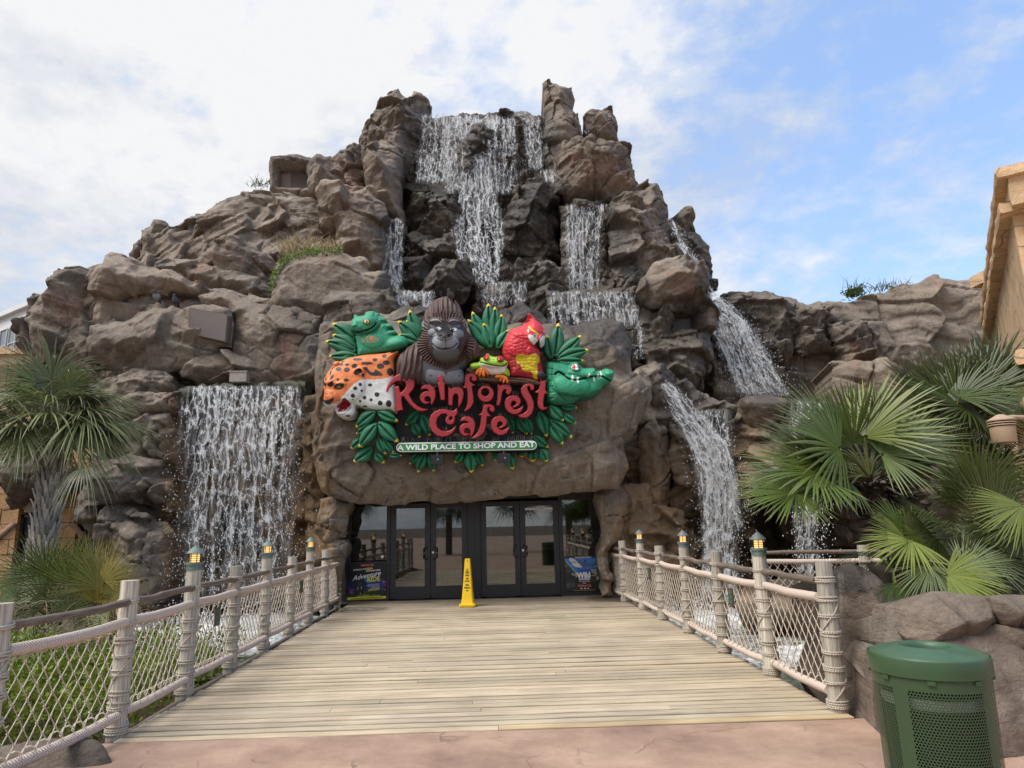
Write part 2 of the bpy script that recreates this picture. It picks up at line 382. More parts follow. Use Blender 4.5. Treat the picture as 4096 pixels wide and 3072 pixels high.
# boardwalk
def wood_material(name, c1, c2, ring=1.0, axis=0):
    m = mat(name, rough=.8); n = m.node_tree.nodes; L = m.node_tree.links; b = n['Principled BSDF']
    tc = n.new('ShaderNodeTexCoord'); mp = n.new('ShaderNodeMapping'); s = [70, 70, 70]; s[axis] = 2.2
    mp.inputs['Scale'].default_value = s; L.new(tc.outputs['Object'], mp.inputs[0])
    a = n.new('ShaderNodeVertexColor'); a.layer_name = 'Col'
    q = n.new('ShaderNodeTexNoise'); q.inputs['Scale'].default_value = 1; q.inputs['Detail'].default_value = 7; q.inputs['Roughness'].default_value = .6; q.inputs['Distortion'].default_value = .5
    L.new(mp.outputs[0], q.inputs['Vector'])
    cr = n.new('ShaderNodeValToRGB'); e = cr.color_ramp.elements
    e[0].position = .32; e[0].color = (*c1, 1); e[1].position = .66; e[1].color = (*c2, 1); L.new(q.outputs['Fac'], cr.inputs[0])
    q2 = n.new('ShaderNodeTexNoise'); q2.inputs['Scale'].default_value = 1.3; q2.inputs['Detail'].default_value = 5; L.new(tc.outputs['Object'], q2.inputs['Vector'])
    mr = n.new('ShaderNodeMapRange'); L.new(q2.outputs['Fac'], mr.inputs[0]); mr.inputs[1].default_value = .3; mr.inputs[2].default_value = .7; mr.inputs[3].default_value = .82; mr.inputs[4].default_value = 1.14
    m1 = n.new('ShaderNodeMix'); m1.data_type = 'RGBA'; m1.blend_type = 'MULTIPLY'; m1.inputs['Factor'].default_value = 1; L.new(cr.outputs[0], m1.inputs['A']); L.new(a.outputs['Color'], m1.inputs['B'])
    m2 = n.new('ShaderNodeMix'); m2.data_type = 'RGBA'; m2.blend_type = 'MULTIPLY'; m2.inputs['Factor'].default_value = 1; L.new(m1.outputs['Result'], m2.inputs['A']); L.new(mr.outputs[0], m2.inputs['B'])
    L.new(m2.outputs['Result'], b.inputs['Base Color'])
    rr = n.new('ShaderNodeMapRange'); L.new(a.outputs['Alpha'], rr.inputs[0]); rr.inputs[3].default_value = .12; rr.inputs[4].default_value = .82; L.new(rr.outputs[0], b.inputs['Roughness'])
    bp = n.new('ShaderNodeBump'); bp.inputs['Strength'].default_value = .45; bp.inputs['Distance'].default_value = .006; L.new(q.outputs['Fac'], bp.inputs['Height']); L.new(bp.outputs[0], b.inputs['Normal'])
    return m
DECK = wood_material('weathered_deck_wood', srgb(152, 136, 114), srgb(200, 183, 157))
def boardwalk():
    b = MB(); rs = np.random.RandomState(3); y = 5.90; k = 0
    while y < 16.15:
        wd = .138; x0 = -3.04+rs.uniform(-.02, .02)-.012*(y-6); x1 = 2.98+rs.uniform(-.02, .02)
        y0 = y+.009; y1 = min(y+wd-.009, 16.14)
        cut = [x0, rs.uniform(-1.8, 1.8), x1] if rs.rand() < .55 else [x0, x1]
        for a, c in zip(cut[:-1], cut[1:]):
            g = rs.uniform(.82, 1.12); tone = np.array([g*rs.uniform(.98, 1.03), g, g*rs.uniform(.94, 1.03)])
            if k == 0 and a > -1: tone = np.array([1.03, .94, .76])
            if k == 0 and len(cut) == 2: tone = np.array([1.02, .95, .8])
            nx = max(2, int((c-a)/.12)); X = np.linspace(a+.002, c-.002, nx)
            zz = rs.uniform(-.005, .005); sag = .004*fbm(X*.8, np.full(nx, y*3.), k, 2)
            prof = np.array([[y0, -.05], [y0, -.012], [y0+.010, 0], [y1-.010, 0], [y1, -.012], [y1, -.05]])
            V = np.stack([np.repeat(X, 6), np.tile(prof[:, 0], nx), np.tile(prof[:, 1], nx)+zz+np.repeat(sag, 6)], 1)
            i = np.arange(nx-1)[:, None]*6; j = np.arange(5)[None]
            F = np.stack([i+j, i+6+j, i+7+j, i+1+j], -1).reshape(-1, 4)
            # damp, trodden boards in front of the doors and puddles where spray drips at both corners
            wetc = np.clip((V[:, 1]-11.8)/4.0+.35*fbm(V[:, 0]*1.1, V[:, 1]*1.6, 5, 3), 0, 1)*.42
            pud = np.zeros(len(V))
            for (px, py, rx, ry) in ((-2.75, 14.55, .75, .55), (2.62, 15.3, .8, .8)):
                r = np.sqrt(((V[:, 0]-px)/rx)**2+((V[:, 1]-py)/ry)**2)+.3*fbm(V[:, 0]*2, V[:, 1]*2, 8, 3); pud = np.maximum(pud, np.clip((1.1-r)*3, 0, 1))
            edge = np.tile([.10, .16, 1, 1, .16, .10], nx)             # shade between the boards put into the edge colour, along with grime
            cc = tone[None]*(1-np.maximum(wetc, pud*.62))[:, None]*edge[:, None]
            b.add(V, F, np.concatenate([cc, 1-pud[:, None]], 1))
            for e in (0, nx-1):
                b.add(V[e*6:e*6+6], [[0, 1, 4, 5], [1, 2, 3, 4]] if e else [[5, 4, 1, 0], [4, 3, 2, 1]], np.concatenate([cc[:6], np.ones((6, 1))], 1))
            for xx in (a+.05, c-.05):            # nail heads
                pass
        y += wd; k += 1
    o = b.build('boardwalk', DECK, smooth=False); return struct(o)
boardwalk()
BEAM = mat('deck_beam_wood', srgb(96, 84, 70), .9, noise=(4, .25, 5))
b = MB()
for x in (-2.9, -1.0, 1.0, 2.85): b.box((x, 11., -.22), (.14, 10.1, .3))
struct(b.build('boardwalk_beams', BEAM, smooth=False))
# ---------------------------------------------------------------- artificial rock
def rock_material():
    m = bpy.data.materials.new('sculpted_rock'); m.use_nodes = True; n = m.node_tree.nodes; L = m.node_tree.links
    b = n['Principled BSDF']; a = n.new('ShaderNodeVertexColor'); a.layer_name = 'Col'
    tc = n.new('ShaderNodeTexCoord')
    def noise(sc, de, ro=.6, stretch=None):
        q = n.new('ShaderNodeTexNoise'); q.inputs['Scale'].default_value = sc; q.inputs['Detail'].default_value = de; q.inputs['Roughness'].default_value = ro
        if stretch:
            mp = n.new('ShaderNodeMapping'); mp.inputs['Scale'].default_value = stretch; L.new(tc.outputs['Object'], mp.inputs[0]); L.new(mp.outputs[0], q.inputs['Vector'])
        else: L.new(tc.outputs['Object'], q.inputs['Vector'])
        return q.outputs['Fac']
    def rng(s, a0, a1, b0, b1):
        q = n.new('ShaderNodeMapRange'); L.new(s, q.inputs[0])
        for i, v in enumerate((a0, a1, b0, b1)): q.inputs[i+1].default_value = v
        return q.outputs[0]
    def mul(x, y):
        q = n.new('ShaderNodeMix'); q.data_type = 'RGBA'; q.blend_type = 'MULTIPLY'; q.inputs['Factor'].default_value = 1
        L.new(x, q.inputs['A']); L.new(y, q.inputs['B']); return q.outputs['Result']
    col = mul(a.outputs['Color'], rng(noise(1.7, 8, .65), .3, .7, .72, 1.26))
    col = mul(col, rng(noise(14, 6, .7), .25, .75, .74, 1.24))
    # pale mineral runs down the faces
    st = rng(noise(1.0, 5, .6, (5.5, 5.5, .35)), .60, .74, 0, 1)
    gate = rng(noise(.55, 2), .48, .62, 0, .5)
    ml = n.new('ShaderNodeMath'); ml.operation = 'MULTIPLY'; L.new(st, ml.inputs[0]); L.new(gate, ml.inputs[1])
    mx = n.new('ShaderNodeMix'); mx.data_type = 'RGBA'; L.new(ml.outputs[0], mx.inputs['Factor']); L.new(col, mx.inputs['A']); mx.inputs['B'].default_value = (.42, .38, .34, 1)
    # darker damp runs
    ds = rng(noise(1.0, 5, .6, (4.2, 4.2, .28)), .30, .44, .62, 1); dm = mul(mx.outputs['Result'], ds)
    L.new(dm, b.inputs['Base Color'])
    L.new(rng(a.outputs['Alpha'], 0, 1, .85, .38), b.inputs['Roughness'])
    b.inputs['Specular IOR Level'].default_value = .4
    h1 = n.new('ShaderNodeBump'); h1.inputs['Strength'].default_value = .8; h1.inputs['Distance'].default_value = .07
    L.new(noise(9, 8, .7), h1.inputs['Height'])
    h2 = n.new('ShaderNodeBump'); h2.inputs['Strength'].default_value = .35; h2.inputs['Distance'].default_value = .12
    L.new(noise(2.2, 6, .6, (1, 1, 2.6)), h2.inputs['Height']); L.new(h1.outputs[0], h2.inputs['Normal'])
    L.new(h2.outputs[0], b.inputs['Normal'])
    return m
ROCK = rock_material()
def in_view(P):
    q = P-EYE; k = F_PX/(q@_f); return np.stack([2048+(q@RIGHT)*k, 1536-(q@UP)*k], 1)/VS
WET = [([(872,245),(1195,240),(1215,430),(1215,700),(850,690),(870,480),(860,380)], 16, .85),
       ([(1205,430),(1320,430),(1400,600),(1400,790),(1180,720),(1200,560)], 18, .75),
       ([(815,465),(885,465),(950,620),(950,680),(830,640)], 10, .8),
       ([(1425,460),(1470,470),(1560,600),(1740,850),(1640,930),(1540,800),(1535,640)], 25, .9),
       ([(1540,640),(1640,640),(1760,860),(1560,860)], 30, .75),
       ([(1390,640),(1545,640),(1545,850),(1440,850),(1390,760)], 15, .8),
       ([(1400,820),(1600,870),(1640,1260),(1480,1260)], 30, .7),
       ([(1590,1050),(1870,1050),(1870,1280),(1590,1280)], 10, 1.0),  # cave mouth: its dark interior is put into the rock colour
       ([(380,822),(690,822),(690,1270),(370,1270)], 20, .55)]
OCHRE = [([(380,835),(690,835),(720,1270),(350,1270)], 25, .75), ([(1330,1000),(1640,900),(1640,1270),(1310,1270)], 40, .6)]
RED = [([(600,725),(642,720),(625,830),(592,830)], 5, .9), ([(728,340),(788,345),(780,400),(740,415)], 12, .75),
       ([(1222,335),(1310,345),(1375,395),(1290,395)], 14, .65), ([(1450,585),(1515,590),(1510,650),(1465,640)], 14, .6),
       ([(115,650),(185,625),(185,680),(130,700)], 10, .5), ([(660,500),(735,520),(735,560),(690,560)], 10, .6), ([(1830,735),(1860,740),(1850,790),(1825,780)], 8, .7), ([(1990,598),(2060,600),(2040,625)], 10, .6), ([(400,600),(470,520),(480,540),(430,610)], 12, .5)]
def rock_color(P, seed, tint, wet, pale=0.):
    V = in_view(P); x, y, z = P.T
    a = fbm(x*.35+z*.2, z*.5+y*.3, 3, 4); b = fbm(x*1.1+y*.7, z*1.4, 9, 4)
    c0 = np.array(srgb(131, 118, 104)); c1 = np.array(srgb(158, 146, 132)); c2 = np.array(srgb(101, 91, 81))
    t = np.clip(a*1.3+.5, 0, 1)[:, None]; col = c2*(1-t)+c0*t
    t = np.clip(b*1.2+.25, 0, 1)[:, None]; col = col*(1-t*.55)+c1*t*.55
    def zone(Z):
        o = np.zeros(len(P))
        n = fbm(V[:, 0]/22., V[:, 1]/22., 21, 3)
        for poly, soft, k in Z:
            lo = np.min(poly, 0)-soft*3; hi = np.max(poly, 0)+soft*3
            s = ((V > lo) & (V < hi)).all(1)
            if s.any():
                d = sdf(V[s], np.array(poly, float)); o[s] = np.maximum(o[s], k*np.clip((d+n[s]*soft*1.6)/soft*.5+.5, 0, 1))
        return o
    oc = zone(OCHRE)[:, None]; col = col*(1-oc)+np.array(srgb(150, 116, 76))*(.75+.5*t)*oc
    r = zone(RED)[:, None]; r = r*.75; col = col*(1-r)+np.array(srgb(138, 106, 92))*r*1.0
    W = np.clip(np.maximum(zone(WET)*(1+.5*fbm(x*1.3, z*.8, 31, 3)), wet), 0, 1)
    col = col*np.asarray(tint)*(1-.74*W[:, None])
    return np.concatenate([col, W[:, None]], 1)
def rock(mb, pts, Y, B=.6, R=None, seed=0, size=1.3, amp=.28, lump=None, T=2.5, lean=0., h=.034, tint=(1, 1, 1), wet=0., rough=.10, ang=None, holes=(), step=.35, crk=1.):
    rs = np.random.RandomState(seed+100)
    poly = np.array([vy(x, y, Y)[[0, 2]] for x, y in pts])
    def warp(P):
        f1, _ = facets(P[:, 0]/.55, P[:, 1]/.55, seed+3, 1.0, .6); f2, _ = facets(P[:, 1]/.6+9, P[:, 0]/.6, seed+4, 1.0, .6)
        return rough*np.stack([f1+.4*fbm(P[:, 0]*4, P[:, 1]*4, seed), f2+.4*fbm(P[:, 0]*4, P[:, 1]*4, seed+8)], 1)
    P, d, Q, E = relief_grid(poly, h, warp if rough else None, [np.array([vy(x, y, Y)[[0, 2]] for x, y in hp]) for hp in holes])
    R = R or max(B*1.1, .25)
    t = np.clip(d/R, 0, 1); prof = .42*np.sqrt(np.maximum(0, 1-(1-t)**2))+.58*np.clip(t*1.08, 0, 1)
    a = rs.uniform(-.6, .6) if ang is None else ang
    ca, sa = math.cos(a), math.sin(a)
    wx = .16*fbm(P[:, 0]*.9, P[:, 1]*.9, seed+40, 4); wz = .16*fbm(P[:, 0]*.9+5, P[:, 1]*.9, seed+41, 4)
    u = (P[:, 0]*ca+P[:, 1]*sa)+wx; v = (-P[:, 0]*sa+P[:, 1]*ca)+wz
    f, e = facets(u/size, v/(size*.8), seed, 1.35, step, .07)
    f2, e2 = facets(u/(size*.40)+3, v/(size*.32), seed+50, 1.3, .4, .08)
    f3, e3 = facets(u/(size*.17), v/(size*.14), seed+60, 1.2, .4, .12)
    g = np.clip(fbm(P[:, 0]*.5, P[:, 1]*.5, seed+70, 2)*1.5+.55, .15, 1)
    st = v*2.6/size+.9*fbm(P[:, 0]*.7, P[:, 1]*.7, seed+77, 3); st = np.abs(st-np.floor(st)-.5)*2; rid = 1-np.abs(fbm(u*1.7/size, v*1.7/size, seed+78, 4))*2.4
    y = Y-B*prof-amp*f-amp*.46*f2*g-amp*.17*f3*g-amp*.10*np.clip(rid, -1, 1)*g-amp*.16*np.clip(st*3-1, 0, 1)*(1.1-g)-.03*fbm(P[:, 0]*6, P[:, 1]*6, seed+80, 4)
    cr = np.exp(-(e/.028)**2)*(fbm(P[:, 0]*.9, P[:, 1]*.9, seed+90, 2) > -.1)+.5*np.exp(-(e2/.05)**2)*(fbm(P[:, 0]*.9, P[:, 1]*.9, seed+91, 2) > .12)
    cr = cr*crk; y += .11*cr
    if lump:
        _, f1, _ = worley(P[:, 0]/lump[0]+wx, P[:, 1]/lump[0]+wz, seed+7); y -= lump[1]*np.clip(1-f1*f1*1.9, -.6, 1)
    zc = P[:, 1].mean(); y += lean*(P[:, 1]-zc)
    V = np.stack([P[:, 0], y, P[:, 1]], 1); col = rock_color(V, seed, tint, wet); col[:, :3] *= (1-.35*np.clip(cr, 0, 1))[:, None]      # colour darkened along the seams
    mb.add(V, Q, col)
    # rim: back over the shoulder, then straight into the hill
    b = np.unique(E); mp = {int(k): i for i, k in enumerate(b)}
    cx = P.mean(0); inn = (cx-P[b]); inn /= np.linalg.norm(inn, axis=1)[:, None]+1e-6
    ring0 = V[b]; n = len(b)
    r1 = ring0.copy(); r1[:, 1] += .18+.1*fbm(P[b, 0]*2, P[b, 1]*2, seed); r1[:, [0, 2]] += inn*.05
    r2 = r1.copy(); r2[:, 1] += T; r2[:, [0, 2]] += inn*.25
    e0 = np.array([[mp[int(i)], mp[int(j)]] for i, j in E])
    F = np.concatenate([np.stack([e0[:, 1]+k*n, e0[:, 0]+k*n, e0[:, 0]+(k+1)*n, e0[:, 1]+(k+1)*n], 1) for k in (0, 1)])
    mb.add(np.concatenate([ring0, r1, r2]), F, np.concatenate([col[b]]*3))
def boulder(mb, c, size, seed, tint=(1, 1, 1), wet=0., sub=5, flat=None):
    """free standing rounded, chipped boulder"""
    import bmesh
    bm = bmesh.new(); bmesh.ops.create_icosphere(bm, subdivisions=sub, radius=1)
    V = np.array([v.co[:] for v in bm.verts]); F = np.array([[v.index for v in f.verts] for f in bm.faces]); bm.free()
    rs = np.random.RandomState(seed); N = rs.normal(size=(16, 3)); N /= np.linalg.norm(N, axis=1)[:, None]; D = rs.uniform(.62, .95, 16)
    q = (V@N.T)/D; k = 14; s = (np.exp(k*q).sum(1))**(1/k) if False else np.log(np.exp(k*np.clip(q, -2, 4)).sum(1))/k
    r = 1/np.maximum(s, .3)
    P = V*r[:, None]
    n = fbm(P[:, 0]*2.2+P[:, 1], P[:, 2]*2.2-P[:, 1], seed, 4)*.07
    P = P*(1+n[:, None])*np.asarray(size)+np.asarray(c)
    mb.add(P, F, rock_color(P, seed, tint, wet))
G = (1, 1, 1); PALE = (1.12, 1.1, 1.08); DK = (.8, .79, .78)
# ---- the mountain: every entry is one mass of rock: outline as surveyed, distance, bulge ...
mountain = thing('rock_mountain', 'tall artificial grey brown rock mountain with cascades over the cafe entrance', 'rock mountain', (0, 17, 0))
mb = MB()
# core behind everything
rock(mb, [(80,720),(150,640),(300,560),(480,470),(620,400),(800,330),(900,262),(1100,255),(1190,270),(1330,330),(1400,440),(1480,520),(1535,640),(1540,1290),(60,1290)], 24.2, 1.0, seed=1, size=1.6, amp=.4, T=5, h=.06, tint=DK)
# summit
rock(mb, [(772,305),(800,270),(812,235),(838,200),(858,185),(870,200),(880,212),(892,194),(908,196),(925,208),(931,222),(922,245),(916,262),(925,275),(905,340),(885,420),(800,420),(760,360)], 22.6, .8, seed=2, size=1.15, amp=.36, lean=.1, rough=.05)
rock(mb, [(1170,190),(1195,183),(1236,187),(1243,205),(1238,230),(1262,300),(1258,330),(1235,430),(1180,430),(1172,300),(1178,255)], 22.0, .7, seed=3, size=1.0, amp=.28, rough=.045)
rock(mb, [(1255,262),(1268,246),(1290,238),(1320,237),(1333,262),(1336,310),(1285,312),(1268,298)], 22.3, .55, seed=4, size=.9, amp=.22, rough=.04)
rock(mb, [(908,250),(980,247),(1055,249),(1090,236),(1120,230),(1150,243),(1176,252),(1200,420),(1210,660),(860,660),(858,420)], 23.0, .5, seed=5, size=1.2, amp=.45, lump=(1.3, .35), lean=.12, wet=.45)
rock(mb, [(965,330),(1000,290),(1050,285),(1090,330),(1110,420),(1060,470),(990,450),(950,400)], 22.6, .8, seed=6, size=.9, amp=.35, wet=.6, lump=(.8,.3))
rock(mb, [(1085,350),(1125,300),(1150,380),(1165,440),(1110,460)], 22.2, .7, seed=7, size=.7, amp=.3, wet=.7)
# left shoulder
rock(mb, [(718,345),(735,325),(768,310),(784,318),(796,420),(760,470),(716,430)], 21.6, .7, seed=8, size=1.1, amp=.3)
rock(mb, [(783,330),(800,310),(828,299),(858,316),(869,345),(872,430),(880,520),(845,480),(795,440)], 21.0, .9, R=.8, seed=9, size=1.5, amp=.3, tint=PALE)
rock(mb, [(582,345),(588,338),(645,335),(682,344),(690,360),(690,402),(720,425),(640,430),(583,412)], 20.6, .3, R=.3, seed=10, size=1.6, amp=.06, rough=.04, holes=[[(602,368),(677,369),(678,405),(603,406)]], T=1.6)
rock(mb, [(664,360),(690,338),(718,342),(738,372),(750,412),(700,430),(668,415)], 20.5, .5, seed=11, size=.9, amp=.25)
rock(mb, [(684,420),(715,402),(760,397),(800,400),(826,432),(840,475),(834,545),(822,600),(760,575),(735,560),(725,500),(690,490)], 19.7, .8, R=.9, seed=12, size=1.15, amp=.42, tint=PALE)
rock(mb, [(725,500),(835,500),(850,590),(820,640),(700,620),(690,540)], 20.0, .4, seed=13, size=.9, amp=.3)
rock(mb, [(480,432),(520,404),(586,398),(640,418),(700,420),(720,470),(735,560),(600,640),(480,640),(420,600),(395,560),(430,490)], 20.6, .8, seed=14, size=1.25, amp=.5, lean=.25, ang=.5)
rock(mb, [(440,540),(520,520),(560,540),(590,570),(590,640),(460,640),(400,600)], 19.4, .5, seed=15, size=1.0, amp=.42)
rock(mb, [(283,555),(312,498),(345,480),(372,486),(402,465),(455,455),(470,436),(500,430),(530,480),(510,600),(420,640),(300,620)], 21.2, .7, seed=16, size=1.05, amp=.46, lean=.25, ang=.6)
rock(mb, [(300,560),(312,500),(332,476),(358,477),(366,490),(345,540),(330,570)], 20.9, .5, seed=17, size=.9, amp=.2)
rock(mb, [(330,578),(400,560),(480,575),(560,600),(600,640),(560,660),(440,640),(350,610)], 18.9, .5, seed=18, size=1.1, amp=.34)
# left wall
rock(mb, [(62,680),(80,640),(112,612),(145,585),(190,562),(246,548),(290,562),(340,585),(425,612),(560,640),(620,650),(720,690),(720,840),(390,860),(390,960),(250,960),(190,860),(100,800),(60,765)], 18.0, .8, R=1.0, seed=20, size=1.7, amp=.42, lean=.12)
rock(mb, [(66,690),(84,640),(118,606),(148,588),(196,566),(212,600),(206,700),(214,780),(120,796),(70,772)], 17.7, .6, seed=21, size=1.15, amp=.36)
rock(mb, [(188,600),(210,562),(246,549),(300,570),(372,588),(436,612),(428,632),(360,634),(296,640),(258,662),(262,720),(215,740),(196,680)], 17.2, .6, R=.7, seed=22, size=1.7, amp=.22, tint=PALE)
rock(mb, [(200,710),(262,690),(300,664),(345,655),(420,666),(492,682),(497,742),(470,770),(410,810),(330,820),(240,800),(200,780)], 16.8, .7, R=.9, seed=23, size=1.7, amp=.26)
rock(mb, [(425,640),(470,628),(560,650),(640,665),(705,690),(700,780),(560,800),(500,760),(498,680),(440,664)], 17.1, .5, R=.8, seed=24, size=1.5, amp=.2)
rock(mb, [(500,735),(600,700),(705,715),(712,838),(545,838),(505,800)], 17.0, .35, seed=25, size=1.6, amp=.14)
rock(mb, [(560,820),(420,836),(395,800),(430,770),(500,760),(560,790)], 16.7, .5, seed=26, size=1.0, amp=.25)
rock(mb, [(220,800),(330,790),(385,820),(398,870),(370,930),(290,950),(240,910)], 16.5, .5, seed=27, size=.8, amp=.32, ang=.05)
rock(mb, [(240,866),(330,850),(390,845),(386,900),(340,920),(260,905)], 15.8, .4, seed=28, size=.8, amp=.2, ang=.05)
# grassy ledge
rock(mb, [(586,655),(592,600),(606,572),(640,556),(700,549),(742,549),(790,562),(800,585),(845,592),(850,650),(838,690),(720,712),(600,700)], 17.6, .6, R=.5, seed=30, size=2.1, amp=.13, tint=PALE, crk=.45)
rock(mb, [(700,640),(840,620),(880,680),(830,720),(700,740)], 17.0, .5, seed=31, size=1.0, amp=.22)
# lower left
rock(mb, [(240,900),(300,880),(392,850),(402,1000),(392,1100),(385,1240),(365,1300),(262,1300),(236,1180),(190,1130),(182,1050),(215,960)], 16.4, .7, seed=33, size=1.1, amp=.42, lump=(1.1, .25))
rock(mb, [(196,1010),(280,985),(345,1000),(385,1050),(380,1110),(300,1090),(220,1090),(188,1060)], 15.6, .5, seed=34, size=.8, amp=.34)
rock(mb, [(0,985),(60,975),(150,1000),(210,1040),(180,1060),(60,1070),(0,1100)], 16.0, .6, seed=35, size=.9, amp=.3, tint=DK, T=1.2)
rock(mb, [(215,1110),(262,1095),(330,1110),(372,1150),(372,1240),(300,1290),(240,1290),(222,1180)], 15.3, .5, seed=36, size=.9, amp=.26)
rock(mb, [(292,905),(370,895),(392,940),(385,1000),(330,985),(298,950)], 15.7, .4, seed=37, size=.7, amp=.24)
# wall behind the wide curtain, window opening in it
rock(mb, [(376,832),(690,822),(712,1000),(712,1310),(350,1310)], 17.6, .3, seed=38, size=1.0, amp=.3, lump=(1.0, .12), holes=[[(472,1100),(560,1094),(566,1180),(476,1190)]])
rock(mb, [(655,850),(690,830),(700,900),(705,1100),(735,1200),(735,1310),(650,1310),(668,1180),(652,1020)], 16.6, .5, seed=39, size=.9, amp=.32)
# centre boulders below the cascade
rock(mb, [(880,460),(892,425),(930,416),(985,425),(1003,450),(996,500),(965,520),(900,520)], 21.4, .8, seed=40, size=1.0, amp=.42, wet=.55)
rock(mb, [(872,510),(990,500),(1005,560),(960,610),(880,620)], 21.2, .6, seed=41, size=1.0, amp=.42, wet=.75)
rock(mb, [(926,600),(950,562),(1000,556),(1022,580),(1024,620),(1000,660),(930,662),(908,640)], 19.6, .7, seed=42, size=.9, amp=.36, wet=.6)
rock(mb, [(850,560),(935,560),(935,640),(850,640)], 20.6, .5, seed=43, size=.9, amp=.34, wet=.8)
rock(mb, [(1112,412),(1150,388),(1182,388),(1204,412),(1210,480),(1204,545),(1150,560),(1085,545),(1075,500)], 21.0, .8, seed=44, size=1.0, amp=.42, wet=.35)
rock(mb, [(1075,500),(1180,490),(1210,560),(1205,640),(1080,640)], 21.4, .5, seed=45, size=.8, amp=.4, wet=.7)
rock(mb, [(1130,585),(1165,562),(1200,565),(1216,600),(1220,690),(1150,690)], 19.4, .6, seed=46, size=.9, amp=.34, wet=.55)
rock(mb, [(1025,606),(1145,605),(1150,700),(1020,700)], 19.8, .3, seed=47, size=.7, amp=.3, wet=.7)
rock(mb, [(850,629),(940,629),(945,700),(850,700)], 18.6, .3, seed=48, size=.7, amp=.2, wet=.7)
# right shoulder
rock(mb, [(1200,345),(1212,318),(1245,302),(1262,312),(1345,308),(1366,325),(1372,385),(1398,425),(1310,450),(1222,440),(1204,400)], 20.6, .7, seed=50, size=1.15, amp=.46, tint=PALE)
rock(mb, [(1195,385),(1262,372),(1262,420),(1225,442),(1196,430)], 20.8, .5, seed=51, size=.8, amp=.3)
rock(mb, [(1360,412),(1400,400),(1424,402),(1440,450),(1446,520),(1490,560),(1380,600),(1345,520)], 20.3, .6, seed=52, size=1.0, amp=.38)
rock(mb, [(1425,475),(1462,462),(1484,456),(1502,505),(1530,535),(1545,590),(1547,630),(1500,640),(1440,560)], 21.0, .5, seed=53, size=.9, amp=.36)
rock(mb, [(1305,440),(1360,420),(1410,450),(1445,520),(1460,560),(1400,640),(1335,640),(1315,560)], 19.8, .7, seed=54, size=1.0, amp=.45, wet=.2)
rock(mb, [(1210,436),(1310,436),(1330,600),(1340,690),(1190,690),(1212,560)], 20.4, .3, seed=55, size=.8, amp=.36, wet=.7)
rock(mb, [(1180,628),(1375,628),(1400,720),(1380,800),(1185,760)], 18.7, .35, seed=56, size=.9, amp=.3, wet=.75)
rock(mb, [(1368,640),(1385,600),(1405,570),(1440,556),(1472,553),(1515,575),(1530,600),(1536,650),(1480,670),(1400,665)], 17.6, .8, R=.9, seed=57, size=1.1, amp=.34)
rock(mb, [(1385,650),(1530,640),(1545,690),(1542,760),(1520,830),(1495,880),(1450,850),(1395,790),(1380,720)], 18.0, .7, R=.8, seed=58, size=.95, amp=.38, holes=[[(1447,683),(1500,682),(1501,716),(1448,716)]])
rock(mb, [(1330,820),(1420,778),(1480,830),(1560,870),(1620,900),(1620,1310),(1320,1310)], 17.2, .5, seed=59, size=1.0, amp=.4, lump=(1.0, .25))
rock(mb, [(1385,800),(1420,790),(1470,820),(1482,870),(1420,890),(1380,870)], 16.4, .5, seed=60, size=.7, amp=.3)
rock(mb, [(1382,935),(1410,905),(1440,930),(1446,1040),(1440,1150),(1395,1160),(1380,1050)], 16.2, .4, seed=61, size=1.1, amp=.2)
rock(mb, [(1440,900),(1500,960),(1530,1040),(1520,1120),(1450,1080),(1435,980)], 16.4, .4, seed=62, size=.7, amp=.34)
rock(mb, [(1330,1130),(1400,1090),(1470,1110),(1530,1180),(1530,1300),(1310,1300)], 15.9, .5, seed=63, size=.8, amp=.34)
rock(mb, [(1574,905),(1600,895),(1655,925),(1668,985),(1650,1040),(1610,1078),(1585,1030)], 16.6, .5, seed=64, size=.8, amp=.3)
# entrance: block that carries the sign, rounded lip over the doors, jambs
rock(mb, [(772,690),(818,682),(870,660),(900,654),(935,664),(960,740),(780,740)], 15.6, .4, seed=65, size=1.4, amp=.16)
rock(mb, [(1040,700),(1085,672),(1130,654),(1160,668),(1182,705),(1200,760),(1040,760)], 15.5, .4, seed=66, size=1.4, amp=.16)
rock(mb, [(690,706),(700,697),(760,694),(960,690),(1170,700),(1230,700),(1300,690),(1345,697),(1362,740),(1364,800),(1402,830),(1405,862),(1372,930),(1345,960),(1352,1010),(1335,1055),(1240,1065),(1000,1083),(770,1090),(700,1070),(684,1010),(668,960),(682,850)], 15.0, .55, R=.6, seed=67, size=2.1, amp=.2, T=1.35, rough=.07, crk=.6)
rock(mb, [(1200,740),(1300,705),(1355,760),(1362,830),(1398,845),(1366,925),(1310,950),(1230,930)], 14.75, .35, R=.5, seed=68, size=1.8, amp=.18, rough=.07, T=.8)
rock(mb, [(1235,930),(1340,950),(1350,1010),(1330,1052),(1245,1058)], 14.7, .4, R=.5, seed=69, size=1.5, amp=.16, T=.8)
rock(mb, [(690,960),(760,940),(900,985),(1100,985),(1240,960),(1260,1050),(1000,1078),(760,1084),(700,1062)], 14.85, .35, R=.4, seed=70, size=.9, amp=.16, T=1.0)
rock(mb, [(684,700),(735,696),(730,800),(700,960),(672,960),(684,840)], 14.8, .3, seed=71, size=1.5, amp=.16, T=.8)
rock(mb, [(690,1085),(735,1075),(762,1088),(752,1170),(700,1185),(680,1140)], 15.3, .35, seed=72, size=.9, amp=.16, T=1.3)
rock(mb, [(690,1165),(752,1160),(748,1240),(738,1310),(718,1310),(700,1240)], 15.25, .3, seed=73, size=.9, amp=.14, T=1.3)
